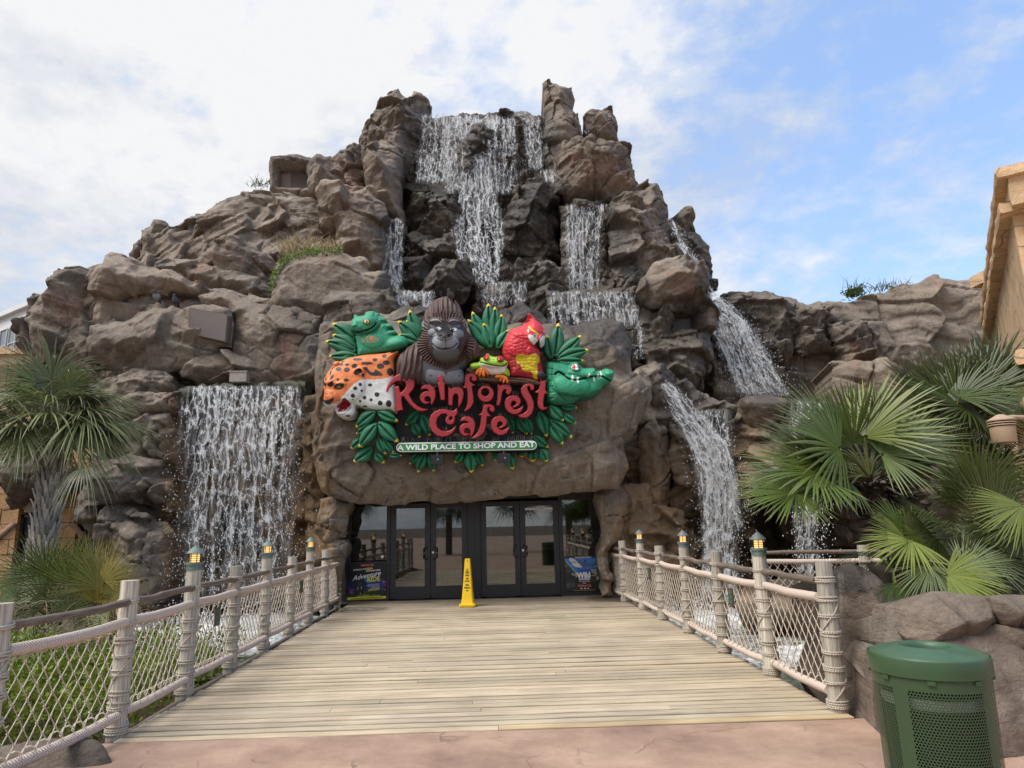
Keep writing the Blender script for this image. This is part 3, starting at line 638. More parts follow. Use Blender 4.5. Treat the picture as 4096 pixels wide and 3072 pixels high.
rock(mb, [(1290,1070),(1345,1050),(1372,1080),(1345,1160),(1318,1200),(1325,1290),(1302,1290),(1296,1180)], 15.4, .35, seed=74, size=.8, amp=.18, T=1.4)
rock(mb, [(396,664),(412,657),(440,655),(500,671),(508,700),(498,752),(450,749),(394,732)], 16.62, .22, R=.25, seed=29, size=2.0, amp=.05, T=1.2, crk=.2, rough=.04)
rock(mb, [(1316,1078),(1350,1052),(1402,1050),(1424,1170),(1410,1292),(1318,1294),(1310,1180)], 15.85, .35, seed=75, size=1.1, amp=.18, T=1.2)
rock_body = mb.build('rock_body', ROCK, mountain)
print('mountain verts', len(rock_body.data.vertices))
# long wall of rock on the right with the boulders in front of it
wall = thing('rock_wall', 'long low brown rock wall running right from the mountain towards the stone building', 'rock wall', (7, 21, 0))
mb = MB()
rock(mb, [(1540,650),(1575,632),(1620,628),(1700,634),(1760,652),(1800,654),(1850,650),(1900,628),(1960,616),(2000,600),(2030,597),(2062,613),(2140,610),(2230,600),(2230,1300),(1540,1300)], 21.5, .7, R=.9, seed=80, size=1.8, amp=.42, ang=-.08, T=3, h=.05)
rock(mb, [(1560,640),(1640,634),(1700,650),(1720,690),(1700,780),(1600,800),(1550,760)], 20.6, .5, seed=81, size=1.1, amp=.4, ang=-.2)
rock(mb, [(1690,655),(1800,662),(1770,700),(1800,760),(1720,770),(1690,720)], 20.6, .5, seed=82, size=.9, amp=.32, ang=-.2)
rock(mb, [(1790,700),(1850,690),(1900,720),(1890,790),(1810,790)], 20.4, .5, seed=83, size=1.0, amp=.3)
rock(mb, [(1590,1000),(1640,920),(1700,885),(1800,900),(1960,900),(2000,960),(2000,1050),(1880,1075),(1760,1085),(1650,1070),(1600,1085)], 16.3, .6, seed=84, size=.9, amp=.34, T=4.5)
wall_body = mb.build('rock_body', ROCK, wall)
mb = MB(); p = vy(1645, 878, 16.2); boulder(mb, p+np.array([0, .3, -.1]), (.75, .7, .52), 11, PALE)
tag(mb.build('boulder', ROCK), 'smooth round grey boulder perched above the cave between two waterfalls', 'boulder')
mb = MB(); rock(mb, [(1798,785),(1806,778),(1860,777),(1912,773),(1940,800),(1950,860),(1880,900),(1796,900)], 17.0, .4, R=.4, seed=86, size=1.8, amp=.1, T=1.4, tint=PALE)
tag(mb.build('boulder', ROCK), 'large flat topped pale rock block behind the fan palm, before the rock wall', 'boulder')
# ---------------------------------------------------------------- falling water
def fall_material(name, net=1.0):
    m = bpy.data.materials.new(name); m.use_nodes = True; n = m.node_tree.nodes; L = m.node_tree.links
    b = n['Principled BSDF']; b.inputs['Base Color'].default_value = (.90, .915, .92, 1); b.inputs['Roughness'].default_value = .35
    uv = n.new('ShaderNodeUVMap'); uv.uv_map = 'UVMap'; a = n.new('ShaderNodeVertexColor'); a.layer_name = 'Col'
    def noise(sx, sy, de, ro, dist=0., off=0.):
        mp = n.new('ShaderNodeMapping'); mp.inputs['Scale'].default_value = (sx, sy, 1); mp.inputs['Location'].default_value = (off, off, 0); L.new(uv.outputs[0], mp.inputs[0])
        q = n.new('ShaderNodeTexNoise'); q.inputs['Scale'].default_value = 1; q.inputs['Detail'].default_value = de; q.inputs['Roughness'].default_value = ro; q.inputs['Distortion'].default_value = dist
        L.new(mp.outputs[0], q.inputs['Vector']); return q
    def M(op, x, y, z=None, clamp=False):
        q = n.new('ShaderNodeMath'); q.operation = op; q.use_clamp = clamp
        for i, v in enumerate((x, y, z)):
            if v is None: continue
            if isinstance(v, (int, float)): q.inputs[i].default_value = v
            else: L.new(v, q.inputs[i])
        return q.outputs[0]
    def rng(s, a0, a1, b0, b1):
        q = n.new('ShaderNodeMapRange'); L.new(s, q.inputs[0])
        for i, v in enumerate((a0, a1, b0, b1)): q.inputs[i+1].default_value = v
        return q.outputs[0]
    # lacy net: warped cell borders, stretched along the fall
    wz = noise(4.5, 2.2, 5, .65)
    mp = n.new('ShaderNodeMapping'); mp.inputs['Scale'].default_value = (5.2, 1.9, 1); L.new(uv.outputs[0], mp.inputs[0])
    ad = n.new('ShaderNodeMixRGB'); ad.blend_type = 'LINEAR_LIGHT'; ad.inputs[0].default_value = .85; L.new(mp.outputs[0], ad.inputs[1]); L.new(wz.outputs['Color'], ad.inputs[2])
    v = n.new('ShaderNodeTexVoronoi'); v.feature = 'DISTANCE_TO_EDGE'; v.voronoi_dimensions = '2D'; v.inputs['Scale'].default_value = 1; L.new(ad.outputs[0], v.inputs['Vector'])
    lace = rng(v.outputs['Distance'], .02, .13, 1, 0)
    strand = rng(noise(7.5, .42, 4, .6, .4).outputs['Fac'], .44, .66, 0, 1)
    fine = rng(noise(13, 3.6, 6, .68, .6).outputs['Fac'], .36, .62, 0, 1)
    drops = rng(noise(60, 26, 2, .5).outputs['Fac'], .60, .66, 0, 1)
    x = M('ADD', M('MULTIPLY', lace, .62*net), M('MULTIPLY', strand, .62))
    x = M('MULTIPLY', x, M('MULTIPLY_ADD', fine, .95, .22))
    x = M('ADD', x, M('MULTIPLY', drops, .22))
    x = M('MULTIPLY', x, a.outputs['Color'])
    al = M('MAXIMUM', rng(x, .22, .74, 0, .93), M('MULTIPLY', M('MULTIPLY', a.outputs['Color'], rng(strand, 0, 1, .0, .42)), fine))
    al = M('MULTIPLY', al, 1.0, None, True)
    tr = n.new('ShaderNodeBsdfTransparent'); ms = n.new('ShaderNodeMixShader'); L.new(al, ms.inputs[0]); L.new(tr.outputs[0], ms.inputs[1])
    tl = n.new('ShaderNodeBsdfTranslucent'); tl.inputs[0].default_value = (.93, .94, .95, 1)
    m2 = n.new('ShaderNodeMixShader'); m2.inputs[0].default_value = .3; L.new(b.outputs[0], m2.inputs[1]); L.new(tl.outputs[0], m2.inputs[2])
    L.new(m2.outputs[0], ms.inputs[2]); L.new(ms.outputs[0], n['Material Output'].inputs[0])
    bp = n.new('ShaderNodeBump'); bp.inputs['Strength'].default_value = .7; bp.inputs['Distance'].default_value = .05; L.new(x, bp.inputs['Height']); L.new(bp.outputs[0], b.inputs['Normal'])
    return m
FALL = fall_material('white_water')
DROP = mat('water_drops', (.90, .91, .92), .25)
OCT_V = np.array([[1,0,0],[-1,0,0],[0,1,0],[0,-1,0],[0,0,1],[0,0,-1]], float)
OCT_F = np.array([[0,2,4],[2,1,4],[1,3,4],[3,0,4],[2,0,5],[1,2,5],[3,1,5],[0,3,5]])
def spray_mesh(b, pts, r, stretch=2.4):
    n = len(pts); r = np.broadcast_to(r, (n,))
    sc = np.stack([r, r, r*stretch], 1)
    V = pts[:, None]+OCT_V[None]*sc[:, None]
    b.add(V.reshape(-1, 3), (OCT_F[None]+(np.arange(n)*6)[:, None, None]).reshape(-1, 3))
def fall(label, secs, dens=1.0, layers=2, drops=300, spread=.25, seed=0, edge=.12, fade=(1, 1), dr=(.003, .0078), bulge=.12, drop_low=1.0):
    """secs: rows (left, right, height, distance) from the lip down, in survey units"""
    rs = np.random.RandomState(seed+500)
    A = np.array([vy(a, y, Y) for a, b_, y, Y in secs]); B = np.array([vy(b_, y, Y) for a, b_, y, Y in secs])
    ln = np.concatenate([[0], np.cumsum(np.linalg.norm(np.diff((A+B)/2, axis=0), axis=1))]); n = max(8, int(ln[-1]/.06))
    tt = np.linspace(0, ln[-1], n)
    def ip(P): return np.stack([np.interp(tt, ln, P[:, k]) for k in range(3)], 1)
    def sm(P):
        for _ in range(6): P[1:-1] = (P[:-2]+2*P[1:-1]+P[2:])/4
        return P
    a = sm(ip(A)); c = sm(ip(B)); wd = np.linalg.norm(c-a, axis=1)
    t = thing('waterfall', label, 'waterfall', (a[-1]+c[-1])/2, 'waterfalls of the rock mountain')
    for k in range(layers):
        nx = max(6, int(wd.max()/.06)); s = np.linspace(0, 1, nx)
        P = a[:, None]*(1-s)[None, :, None]+c[:, None]*s[None, :, None]
        U = (s[None]-.5)*wd[:, None]+20*k+seed*7.3; V = np.broadcast_to(tt[:, None], U.shape)
        nz = fbm(U*2.2, V*.5, seed+k, 3)
        P[..., 1] -= bulge*nz*np.clip(tt/.5, .15, 1)[:, None]+.10*k
        jit = .05*fbm(np.zeros_like(U)+k*9, V*2.5, seed+k, 3); P[..., 0] += jit*np.clip(tt/.6, 0, 1)[:, None]
        d = np.minimum(s, 1-s)[None]*wd[:, None]
        D = np.clip(d/edge+(.35+edge*.8)*fbm(U*5, V*1.6, seed+9, 3), 0, 1)
        D = D*(fade[0]+(fade[1]-fade[0])*(tt/ln[-1]))[:, None]*dens*(1-.18*k)
        D = D*np.clip(tt/.12+.55, 0, 1)[:, None]*np.clip((tt[-1]-tt)/.25+.25, 0, 1)[:, None]
        I = np.arange(n*nx).reshape(n, nx); mbq = MB()
        mbq.add(P.reshape(-1, 3), np.stack([I[:-1, :-1], I[:-1, 1:], I[1:, 1:], I[1:, :-1]], -1).reshape(-1, 4), np.repeat(D.reshape(-1, 1), 3, 1), np.stack([U, V], -1).reshape(-1, 2))
        mbq.build('water_sheet', FALL, t)
    if drops:
        q = rs.beta(1.5*drop_low, 1.0, drops); i = np.clip((q*(n-1)).astype(int), 0, n-1)
        s = np.where(rs.rand(drops) < .6, rs.beta(.45, .45, drops), rs.rand(drops)); off = rs.normal(0, spread, (drops, 3))*(.2+q[:, None])
        P = a[i]*(1-s)[:, None]+c[i]*s[:, None]+off*np.array([1, .7, .6]); P[:, 1] -= .12
        mbq = MB(); spray_mesh(mbq, P, rs.uniform(dr[0], dr[1], drops)*rs.choice([.7, 1, 1.3], drops)); o = mbq.build('spray', DROP, t); o['kind'] = 'stuff'
    return t
fall('tall thin white veil dropping down the left side of the summit cascade', [(908,1000,248,22.3),(903,992,320,22.2),(892,975,398,21.6)], .98, 2, 500, .16, 1)
fall('central white torrent tumbling over dark boulders from the summit edge', [(975,1085,250,22.3),(992,1072,330,21.7),(990,1076,420,21.4),(972,1092,500,20.8),(992,1084,580,20.2),(1036,1068,640,19.7)], 1.12, 2, 900, .24, 2)
fall('thin veil falling from the rounded lip right of the summit cascade', [(1090,1120,236,22.4),(1128,1172,258,22.0),(1136,1176,370,21.6)], 1.0, 2, 350, .13, 3)
fall('scattered thin strands trickling over the middle of the summit face', [(960,1120,256,22.2),(955,1120,330,21.9),(955,1120,420,21.5)], .9, 2, 400, .2, 4)
fall('tiny cascade in the notch under the right pinnacle', [(1160,1208,368,21.0),(1172,1206,398,20.8)], .95, 2, 60, .08, 5)
fall('long narrow lacy fall left of the dark centre boulders', [(828,878,473,19.9),(822,874,540,19.8),(820,872,600,19.7),(842,868,632,19.6)], 1.05, 2, 200, .09, 6)
fall('short wide white curtain just above the gorilla and lizard', [(850,942,629,18.1),(848,944,672,18.0)], 1.1, 2, 120, .08, 7)
fall('short broken fall over a dark ledge above the tallest sign leaves', [(1036,1142,608,19.3),(1040,1138,664,19.2)], .9, 2, 160, .08, 8)
fall('broad lacy fall on the right of the mountain, widest of the upper ones', [(1217,1312,443,19.9),(1216,1300,520,19.8),(1220,1298,590,19.7),(1224,1294,634,19.6)], 1.05, 2, 320, .12, 9)
fall('wide stepped fall directly above the crocodile head', [(1184,1366,630,18.1),(1182,1376,670,18.0),(1184,1384,705,17.9)], 1.05, 2, 240, .1, 10)
fall('thin trailing strand running down beside the rock right of the crocodile', [(1352,1384,660,17.9),(1362,1392,720,17.7),(1368,1390,778,17.5)], .9, 2, 90, .06, 11)
fall('slanting jet shooting down the right shoulder against the sky', [(1436,1452,472,19.0),(1452,1480,520,18.8),(1476,1514,572,18.6),(1516,1548,640,18.4)], 1.4, 2, 200, .1, 12)
fall('thin trickle between the right pinnacle and its small boulder', [(1245,1256,265,21.5),(1262,1276,292,21.4)], 1.0, 1, 30, .05, 13)
fall('big spreading white gush leaping right in front of the low rock wall', [(1528,1548,632,19.2),(1532,1610,690,18.9),(1545,1660,760,18.6),(1580,1690,830,18.3),(1590,1720,858,18.2)], 1.1, 3, 1700, .30, 14, fade=(1.2, .85))
fall('steep frothing fall pouring from the right ledge down into the pool', [(1420,1450,828,15.5),(1444,1515,890,15.4),(1478,1572,960,15.3),(1500,1598,1030,15.2),(1512,1594,1110,15.1),(1514,1588,1200,15.0),(1506,1596,1300,14.9)], 1.35, 3, 1500, .22, 15, bulge=.18)
fall('clear striped fall over the green lip below the round boulder', [(1510,1580,886,15.9),(1510,1582,960,15.7),(1530,1590,1060,15.5),(1550,1610,1150,15.4)], .9, 2, 400, .18, 16)
fall('small fall half hidden behind the fan palm fronds', [(1698,1792,866,15.9),(1700,1800,930,15.7),(1720,1810,1000,15.5)], .95, 2, 150, .1, 17)
fall('twisting fall before the black cave mouth', [(1712,1782,1070,12.9),(1706,1780,1110,12.8),(1716,1770,1160,12.8),(1720,1776,1250,12.7)], .95, 2, 500, .16, 18)
fall('great wide curtain of water over the stepped wall left of the doors', [(392,666,834,15.9),(388,662,900,15.6),(384,655,980,15.4),(380,648,1080,15.3),(385,640,1180,15.2),(390,630,1290,15.1)], .98, 2, 2000, .24, 19, edge=.4, fade=(1.3, .66), drop_low=1.4)
# wet lip stones the curtains run over
b = MB()
for pts, Y in (([(388,838),(520,830),(668,824)], 16.1), ([(1505,892),(1545,888),(1584,882)], 16.05), ([(1690,868),(1795,862)], 16.1)):
    P = np.array([vy(x, y, Y) for x, y in pts]); P = np.array([np.interp(np.linspace(0, len(P)-1, 30), np.arange(len(P)), P[:, k]) for k in range(3)]).T
    P[:, 2] -= .10; P[:, 1] += .1; P += .03*np.random.RandomState(4).normal(size=P.shape)
    b.tube(P, .16, 8, col=(*srgb(62, 62, 46), .8))
lips = b.build('ledge_lip', ROCK, mountain)
# churned foam where the falls land
rs = np.random.RandomState(8); b = MB()
for cx, cy, rx, ry, n in ((4.4, 14.9, 1.3, .9, 900), (6.2, 12.6, .9, .6, 500), (-6.2, 15.2, 2.3, .8, 1500)):
    q = rs.normal(size=(n, 2))*.5; z = np.abs(rs.normal(0, .22, n)); spray_mesh(b, np.stack([cx+q[:, 0]*rx, cy+q[:, 1]*ry, -.4+z], 1), rs.uniform(.006, .02, n), 1.0)
o = b.build('foam', DROP); tag(o, 'white churned foam and splashes where the falls hit the pools', 'foam', None, 'stuff')
# ---------------------------------------------------------------- rope railings
POST = wood_material('grey_post_wood', srgb(134, 126, 114), srgb(204, 196, 182), axis=2)
LOG = wood_material('dark_rail_wood', srgb(84, 72, 62), srgb(136, 122, 108), axis=1)
def rope_material(name, c, period=.03):
    m = mat(name, c, .9); n = m.node_tree.nodes; L = m.node_tree.links; b = n['Principled BSDF']
    uv = n.new('ShaderNodeUVMap'); uv.uv_map = 'UVMap'; sp = n.new('ShaderNodeSeparateXYZ'); L.new(uv.outputs[0], sp.inputs[0])
    a = n.new('ShaderNodeMath'); a.operation = 'MULTIPLY_ADD'; L.new(sp.outputs[1], a.inputs[0]); a.inputs[1].default_value = 6.2832/period
    a2 = n.new('ShaderNodeMath'); a2.operation = 'MULTIPLY'; L.new(sp.outputs[0], a2.inputs[0]); a2.inputs[1].default_value = 6.2832; L.new(a2.outputs[0], a.inputs[2])
    s = n.new('ShaderNodeMath'); s.operation = 'SINE'; L.new(a.outputs[0], s.inputs[0])
    r = n.new('ShaderNodeMapRange'); L.new(s.outputs[0], r.inputs[0]); r.inputs[1].default_value = -1; r.inputs[3].default_value = .74; r.inputs[4].default_value = 1.08
    mx = n.new('ShaderNodeMix'); mx.data_type = 'RGBA'; mx.blend_type = 'MULTIPLY'; mx.inputs['Factor'].default_value = 1; mx.inputs['A'].default_value = (*c, 1); L.new(r.outputs[0], mx.inputs['B'])
    L.new(mx.outputs['Result'], b.inputs['Base Color'])
    bp = n.new('ShaderNodeBump'); bp.inputs['Strength'].default_value = .8; bp.inputs['Distance'].default_value = .006; L.new(s.outputs[0], bp.inputs['Height']); L.new(bp.outputs[0], b.inputs['Normal'])
    return m
ROPE = rope_material('thick_rope', srgb(224, 204, 188), .026); CORD = rope_material('thin_rope', srgb(220, 208, 190), .02); NETM = mat('net_cord', srgb(196, 182, 164), .9, noise=(30, .2, 3))
VERD = mat('verdigris_copper', srgb(104, 120, 112), .6, .3, noise=(18, .28, 5)); SLATE = mat('grey_lamp_cap', srgb(104, 112, 110), .55, .3, noise=(14, .2, 4))
LENS = mat('amber_lamp_lens', srgb(250, 190, 90), .4, emit=((1., .56, .20), .85)); LENSC = mat('lamp_core', srgb(255, 220, 150), .4, emit=((1., .66, .24), 3.2)); CAGE = mat('lamp_cage_wire', srgb(64, 66, 58), .5, .6)
PLAQ = mat('plaque_green', srgb(66, 96, 78), .6, noise=(120, .7, 2)); PLAQF = mat('plaque_frame', srgb(84, 66, 54), .6)
def lean(rs): return rs.uniform(-.012, .012, 2)
def post(parent, p, h, r, rs, side, wraps):
    b = MB(); n = 14; z = np.linspace(-.5, h, n); ln = lean(rs)
    P = np.stack([p[0]+ln[0]*z, p[1]+ln[1]*z, z], 1); rad = r*(1.06-.10*(z/h))+.003*rs.normal(size=n)
    g = rs.uniform(.86, 1.12)
    b.tube(P, rad, 16, col=(g, g*.99, g*.96, 1))
    o = b.build('post', POST, parent, sharp=50)
    q = MB(); rr = r*1.02+.010
    def ring(z0, tilt, rad=.0078, turns=1.0, dz=0.):
        a = np.linspace(0, 2*math.pi*turns, int(18*turns)+1)+rs.uniform(0, 6)
        zz = z0+tilt*np.sin(a)+dz*np.linspace(0, 1, len(a)); k = r*(1.06-.10*(zz/h))+.009
        q.tube(np.stack([p[0]+ln[0]*zz+k*np.cos(a), p[1]+ln[1]*zz+k*np.sin(a), zz], 1), rad, 5)
    for z0 in wraps:
        for j in range(rs.choice([2, 2, 3])): ring(z0+j*.018+rs.uniform(-.003, .003), rs.uniform(-.012, .012))
    for j in range(4): ring(.03+j*.018, rs.uniform(-.004, .004), .0085)
    zt = wraps[0]; ring(.08, .0, .0072, 1.6, zt-.06)       # one strand climbs the post from the foot to the top lashing
    q.build('rope_binding', CORD, o)
    return ln
def lantern(parent, p, z, ln, cap):
    p = np.array([p[0]+ln[0]*z, p[1]+ln[1]*z, z]); q_ = .69; p0 = p.copy(); bake = lambda b: b.v.__setitem__(slice(None), [p0+(v-p0)*[q_, q_, q_] for v in b.v])
    b = MB(); b.lathe([(.0, 0), (.112, 0), (.112, .075), (.128, .078), (.128, .112), (.09, .115), (.0, .116)], p-[0, 0, .005], 20)
    bake(b); base = b.build('lantern_collar', VERD, parent, sharp=40)
    b = MB(); b.lathe([(.0, .0), (.066, .0), (.066, .125), (.0, .125)], p+[0, 0, .112], 14); bake(b); b.build('lens', LENS, base, sharp=40)
    b = MB(); b.lathe([(.124, 0), (.128, .012), (.075, .07), (.012, .125), (.0, .128)], p+[0, 0, .235], 18); b.lathe([(.0, .001), (.122, .001)], p+[0, 0, .235], 18); bake(b); b.build('cap', cap, base, sharp=40)
    b = MB()
    for a in np.arange(6)*math.pi/3+.2: b.tube([p+[.082*math.cos(a), .082*math.sin(a), .11], p+[.082*math.cos(a), .082*math.sin(a), .24]], .007, 5)
    for dz in (.135, .165, .195, .222):
        a = np.linspace(0, 2*math.pi, 19); b.tube(p+np.stack([.088*np.cos(a), .088*np.sin(a), np.full(19, dz)], 1), .0045, 4, cap=False)
    bake(b); b.build('cage', CAGE, base)
def net(parent, A, B, z0, z1, rs, cw=.132, rr=.0052):
    A = np.asarray(A, float); B = np.asarray(B, float); L = np.linalg.norm(B[:2]-A[:2]); u = (B-A)/L; nrm = np.array([-u[1], u[0], 0])
    b = MB(); k = 1.32*cw*2/ (2*cw)           # cells a little taller than wide
    W = cw; H = cw*1.28; seed = rs.randint(99)
    def pt(s, z):
        s = np.asarray(s); z = np.asarray(z); j = .022*fbm(s*3+seed, z*3, seed, 2)
        base = A+u*s[:, None]; q = base.copy(); q[:, 2] = z+A[2]+(B[2]-A[2])*s/L+j
        return q+nrm*(.02*fbm(s*2, z*2, seed+5, 2))[:, None]+u*(.015*fbm(s*3+4, z*3, seed+6, 2))[:, None]
    for sg in (1, -1):
        kmin = -int((z1-z0)/H)-2; kmax = int(L/W)+int((z1-z0)/H)+2
        for i in range(kmin, kmax):
            zz = np.linspace(z0, z1, 8); s = i*W+(zz-z0)/H*W if sg > 0 else i*W-(zz-z0)/H*W
            # clip to the bay
            zf = np.linspace(z0, z1, 60); sf = i*W+sg*(zf-z0)/H*W; ok = (sf > .02) & (sf < L-.02)
            if ok.sum() < 4: continue
            za = np.linspace(zf[ok][0], zf[ok][-1], 7); sa = i*W+sg*(za-z0)/H*W
            b.tube(pt(sa, za), rr, 4, cap=False)
    S = []; Z = []
    nz = int((z1-z0)/(H/2))+1
    for r in range(nz):
        for c in range(int(L/(W/2))+2):
            if (r+c) % 2 == 0: S.append(c*W/2); Z.append(z0+r*H/2)
    S = np.array(S); Z = np.array(Z); ok = (S > .03) & (S < L-.03) & (Z < z1+.01); K = pt(S[ok], Z[ok])
    spray_mesh(b, K+rs.normal(0, .002, K.shape), rs.uniform(.011, .015, len(K)), 1.1)
    # loops lacing the net to the ropes above and below
    for zz in (z0, z1):
        for s in np.arange(.06, L-.04, W):
            a = np.linspace(0, 2*math.pi, 9); c = pt(np.array([s]), np.array([zz]))[0]
            b.tube(c+np.stack([.006*np.sin(a)]*3, 1)*0+np.outer(np.cos(a), nrm*.045)+np.outer(np.sin(a), [0, 0, .045])+np.outer(np.sin(a*.5)*.03, u), .0055, 4, cap=False)
    return b.build('rope_net', NETM, parent)
def railing(name, label, pts, lamps, r, h, side, heights, low_log, plaques, seed, cap, extra_h=.0):
    rs = np.random.RandomState(seed); t = thing(name, label, 'railing', (pts[0][0], pts[0][1], 0))
    zl, zr, zb = heights
    lns = []
    for i, p in enumerate(pts):
        hh = h+rs.uniform(-.02, .02)+(.09 if i in lamps else 0)
        ln = post(t, p, hh, r*rs.uniform(.95, 1.05), rs, side, [zl+.0, zr-.03, zr-.16, .62, .47, .33, .22]); lns.append(ln)
        if i in lamps: lantern(t, p, hh-.07, ln, cap)
    for i in range(len(pts)-1):
        A = np.array([*pts[i], 0.]); B = np.array([*pts[i+1], 0.]); d = (B-A)/np.linalg.norm(B-A); inn = np.array([-side*abs(d[1]), 0, 0])*1.0
        near, far = A+d*r*.6, B-d*r*.9+inn*.035
        if side > 0: near, far = A+d*r*.9+inn*.035, B-d*r*.6
        q = np.linspace(0, 1, 14); 
        def line(z, sag, wob):
            P = near[None]*(1-q)[:, None]+far[None]*q[:, None]; P[:, 2] = z-sag*4*q*(1-q)+wob*fbm(q*4+i*5, q*0+seed, seed, 2); P[:, 0] += wob*fbm(q*4+i*5, q*0+seed+9, seed, 2); return P
        b = MB(); g = rs.uniform(.8, 1.1); b.tube(line(zl, .0, .014), .032+.004*fbm(q*6, q*0+i, seed, 2), 9, col=(g, g, g, 1)); b.build('log_rail', LOG, t)
        b = MB(); b.tube(line(zr, .014, .006), np.where((q < .03) | (q > .97), .036, .041), 12); b.build('rope_rail', ROPE, t)
        b = MB(); b.tube(line(zb, .010, .008), np.where((q < .03) | (q > .97), .034, .038), 12); b.build('rope_rail', ROPE, t)
        if low_log:
            P = line(-.06, 0, .015); P[:, 0] -= .03; b = MB(); b.tube(P, .042, 9, col=(g*.9, g*.9, g*.9, 1)); b.build('log_rail', LOG, t)
        a0 = A+d*(r+.015); a1 = B-d*(r+.015)
        net(t, a0, a1, zb+.03, zr-.03, rs)
        if i in plaques:
            c = (near+far)/2+d*plaques[i]; c[2] = zr-.22
            R = frame(d); b = MB(); b.box(c, (.15, .014, .20), R); o = b.build('plaque', PLAQF, t, smooth=False)
            b = MB()
            for zz in (.055, 0, -.055): b.box(c+np.array([0, 0, zz])+inn*.009, (.12, .006, .042), R)
            b.build('plaque_text_panel', PLAQ, o, smooth=False)
    return t
p0 = at_z(4*VS, 1300*VS, 1.21)
LP = [(p0[0], p0[1])]+[(-3.10-.027*(i*1.32-1.32), 4.75+1.322*i) for i in range(1, 9)]
RP = [(2.96, 6.12), (2.95, 7.48), (2.90, 8.80), (2.91, 10.36), (2.89, 11.80), (2.85, 13.15), (2.79, 14.58), (2.76, 15.9)]
railing('rope_railing', 'rope and log railing along the left edge of the boardwalk, lamps on three posts', LP, {2, 4, 6}, .071, 1.21, -1, (1.05, .895, .165), True, {2: .1, 5: 0.}, 5, VERD)
railing('rope_railing', 'rope and log railing along the right edge of the boardwalk, ending beside the rock planter', RP, {1, 3, 5}, .074, 1.23, 1, (1.07, .93, .15), False, {1: .25, 4: 0.}, 6, SLATE)
BPn = [vy(1640, 1240, 12.2), vy(1870, 1240, 11.6), vy(2100, 1240, 11.0)]
BPn = [(p[0], p[1]) for p in BPn]
rt = railing('rope_railing', 'dark rope railing standing across the cave mouth behind the right falls', BPn, set(), .10, 1.15, 1, (1.05, .90, .16), False, {}, 9, SLATE)
# ---------------------------------------------------------------- the big sign over the doors
YS = 14.05
def A2(x, y): return (1280+x*.316456, 1230+y*.316456)
def B2(x, y): return (1850+x*.284810, 1200+y*.284810)
def C2(x, y): return (1520+x*.316456, 1450+y*.316456)
def D2(x, y): return (1300+x*.506329, 1600+y*.506329)
def Z1(x, y): return (1200+x*.632911, 1150+y*.632911)
def XZ(T, pts, Y): return np.array([at_y(*T(x, y), Y)[[0, 2]] for x, y in pts])
def mpp(T, Y): return np.linalg.norm(at_y(*T(1100, 700), Y)-at_y(*T(1101, 700), Y))
def ell(cx, cy, rx, ry, rot=0., n=20):
    a = np.arange(n)*2*math.pi/n; x = rx*np.cos(a); y = ry*np.sin(a); c, s = math.cos(rot), math.sin(rot)
    return list(zip(cx+x*c-y*s, cy+x*s+y*c))
def figure(mb, T, Y, outline, depth, R, base, feats=(), paints=(), h=.0088, smooth=True, back=.12, tex=None, holes=(), mat_i=0, flat=False):
    """sculpted relief: outline + swellings, grooves and painted areas"""
    px = mpp(T, Y)
    poly = XZ(T, smooth_poly(outline, 4) if smooth else outline, Y)
    P, d, Q, E = relief_grid(poly, h, None, [XZ(T, hp, Y) for hp in holes])
    t = np.clip(d/R, 0, 1); z = depth*(np.sqrt(np.maximum(0, 1-(1-t)**2)) if not flat else np.clip(d/.012, 0, 1))
    for f in feats:
        if f[0] == 'e':
            _, cx, cy, rx, ry, hh = f[:6]; rot = f[6] if len(f) > 6 else 0
            c = XZ(T, [(cx, cy)], Y)[0]; q = (P-c)/px; q[:, 1] *= -1; cs, sn = math.cos(rot), math.sin(rot)
            r2 = ((q[:, 0]*cs+q[:, 1]*sn)/rx)**2+((-q[:, 0]*sn+q[:, 1]*cs)/ry)**2
            z = z+hh*np.sqrt(np.maximum(0, 1-r2))**(1.0 if hh > 0 and len(f) > 7 else 1.4)
        elif f[0] == 'l':
            _, ln, wd, hh = f; dd = seg_dist(P, XZ(T, smooth_poly(ln, 5, False), Y)); z = z+hh*np.exp(-(dd/(wd*px))**2)
        elif f[0] == 'p':
            _, pl, hh, rr = f; dd = sdf(P, XZ(T, smooth_poly(pl, 3), Y)); z = z+hh*np.sqrt(np.maximum(0, 1-(1-np.clip(dd/(rr*px), 0, 1))**2))
    if tex is not None: z = z+tex(P, d)
    col = np.ones((len(P), 3))*np.asarray(base)
    for p in paints:
        if p[0] == 'e': m = sdf(P, XZ(T, ell(*p[1:6]) if len(p) > 6 else ell(*p[1:5]), Y)) > 0
        elif p[0] == 'l': m = seg_dist(P, XZ(T, smooth_poly(p[1], 5, False), Y)) < p[2]*px*.5
        else: m = sdf(P, XZ(T, smooth_poly(p[1], 3), Y)) > 0
        col[m] = p[-1]
    n = fbm(P[:, 0]*9, P[:, 1]*9, 3, 4); col = col*(1+.10*n[:, None])
    V = np.stack([P[:, 0], Y-z, P[:, 1]-.215*z], 1); mb.add(V, Q, col, None, mat_i)     # sculpted to lean out towards visitors below
    b = np.unique(E); mp = {int(k): i for i, k in enumerate(b)}; e0 = np.array([[mp[int(i)], mp[int(j)]] for i, j in E]); k = len(b)
    r0 = V[b]; r1 = r0.copy(); r1[:, 1] = Y+back
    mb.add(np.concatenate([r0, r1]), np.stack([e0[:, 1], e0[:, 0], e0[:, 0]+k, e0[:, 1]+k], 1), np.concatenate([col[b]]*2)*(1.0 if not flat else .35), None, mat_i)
PAINT = mat('sign_paint', rough=.55, vcol=True, noise=(7, .17, 7), bump=(45, .25))
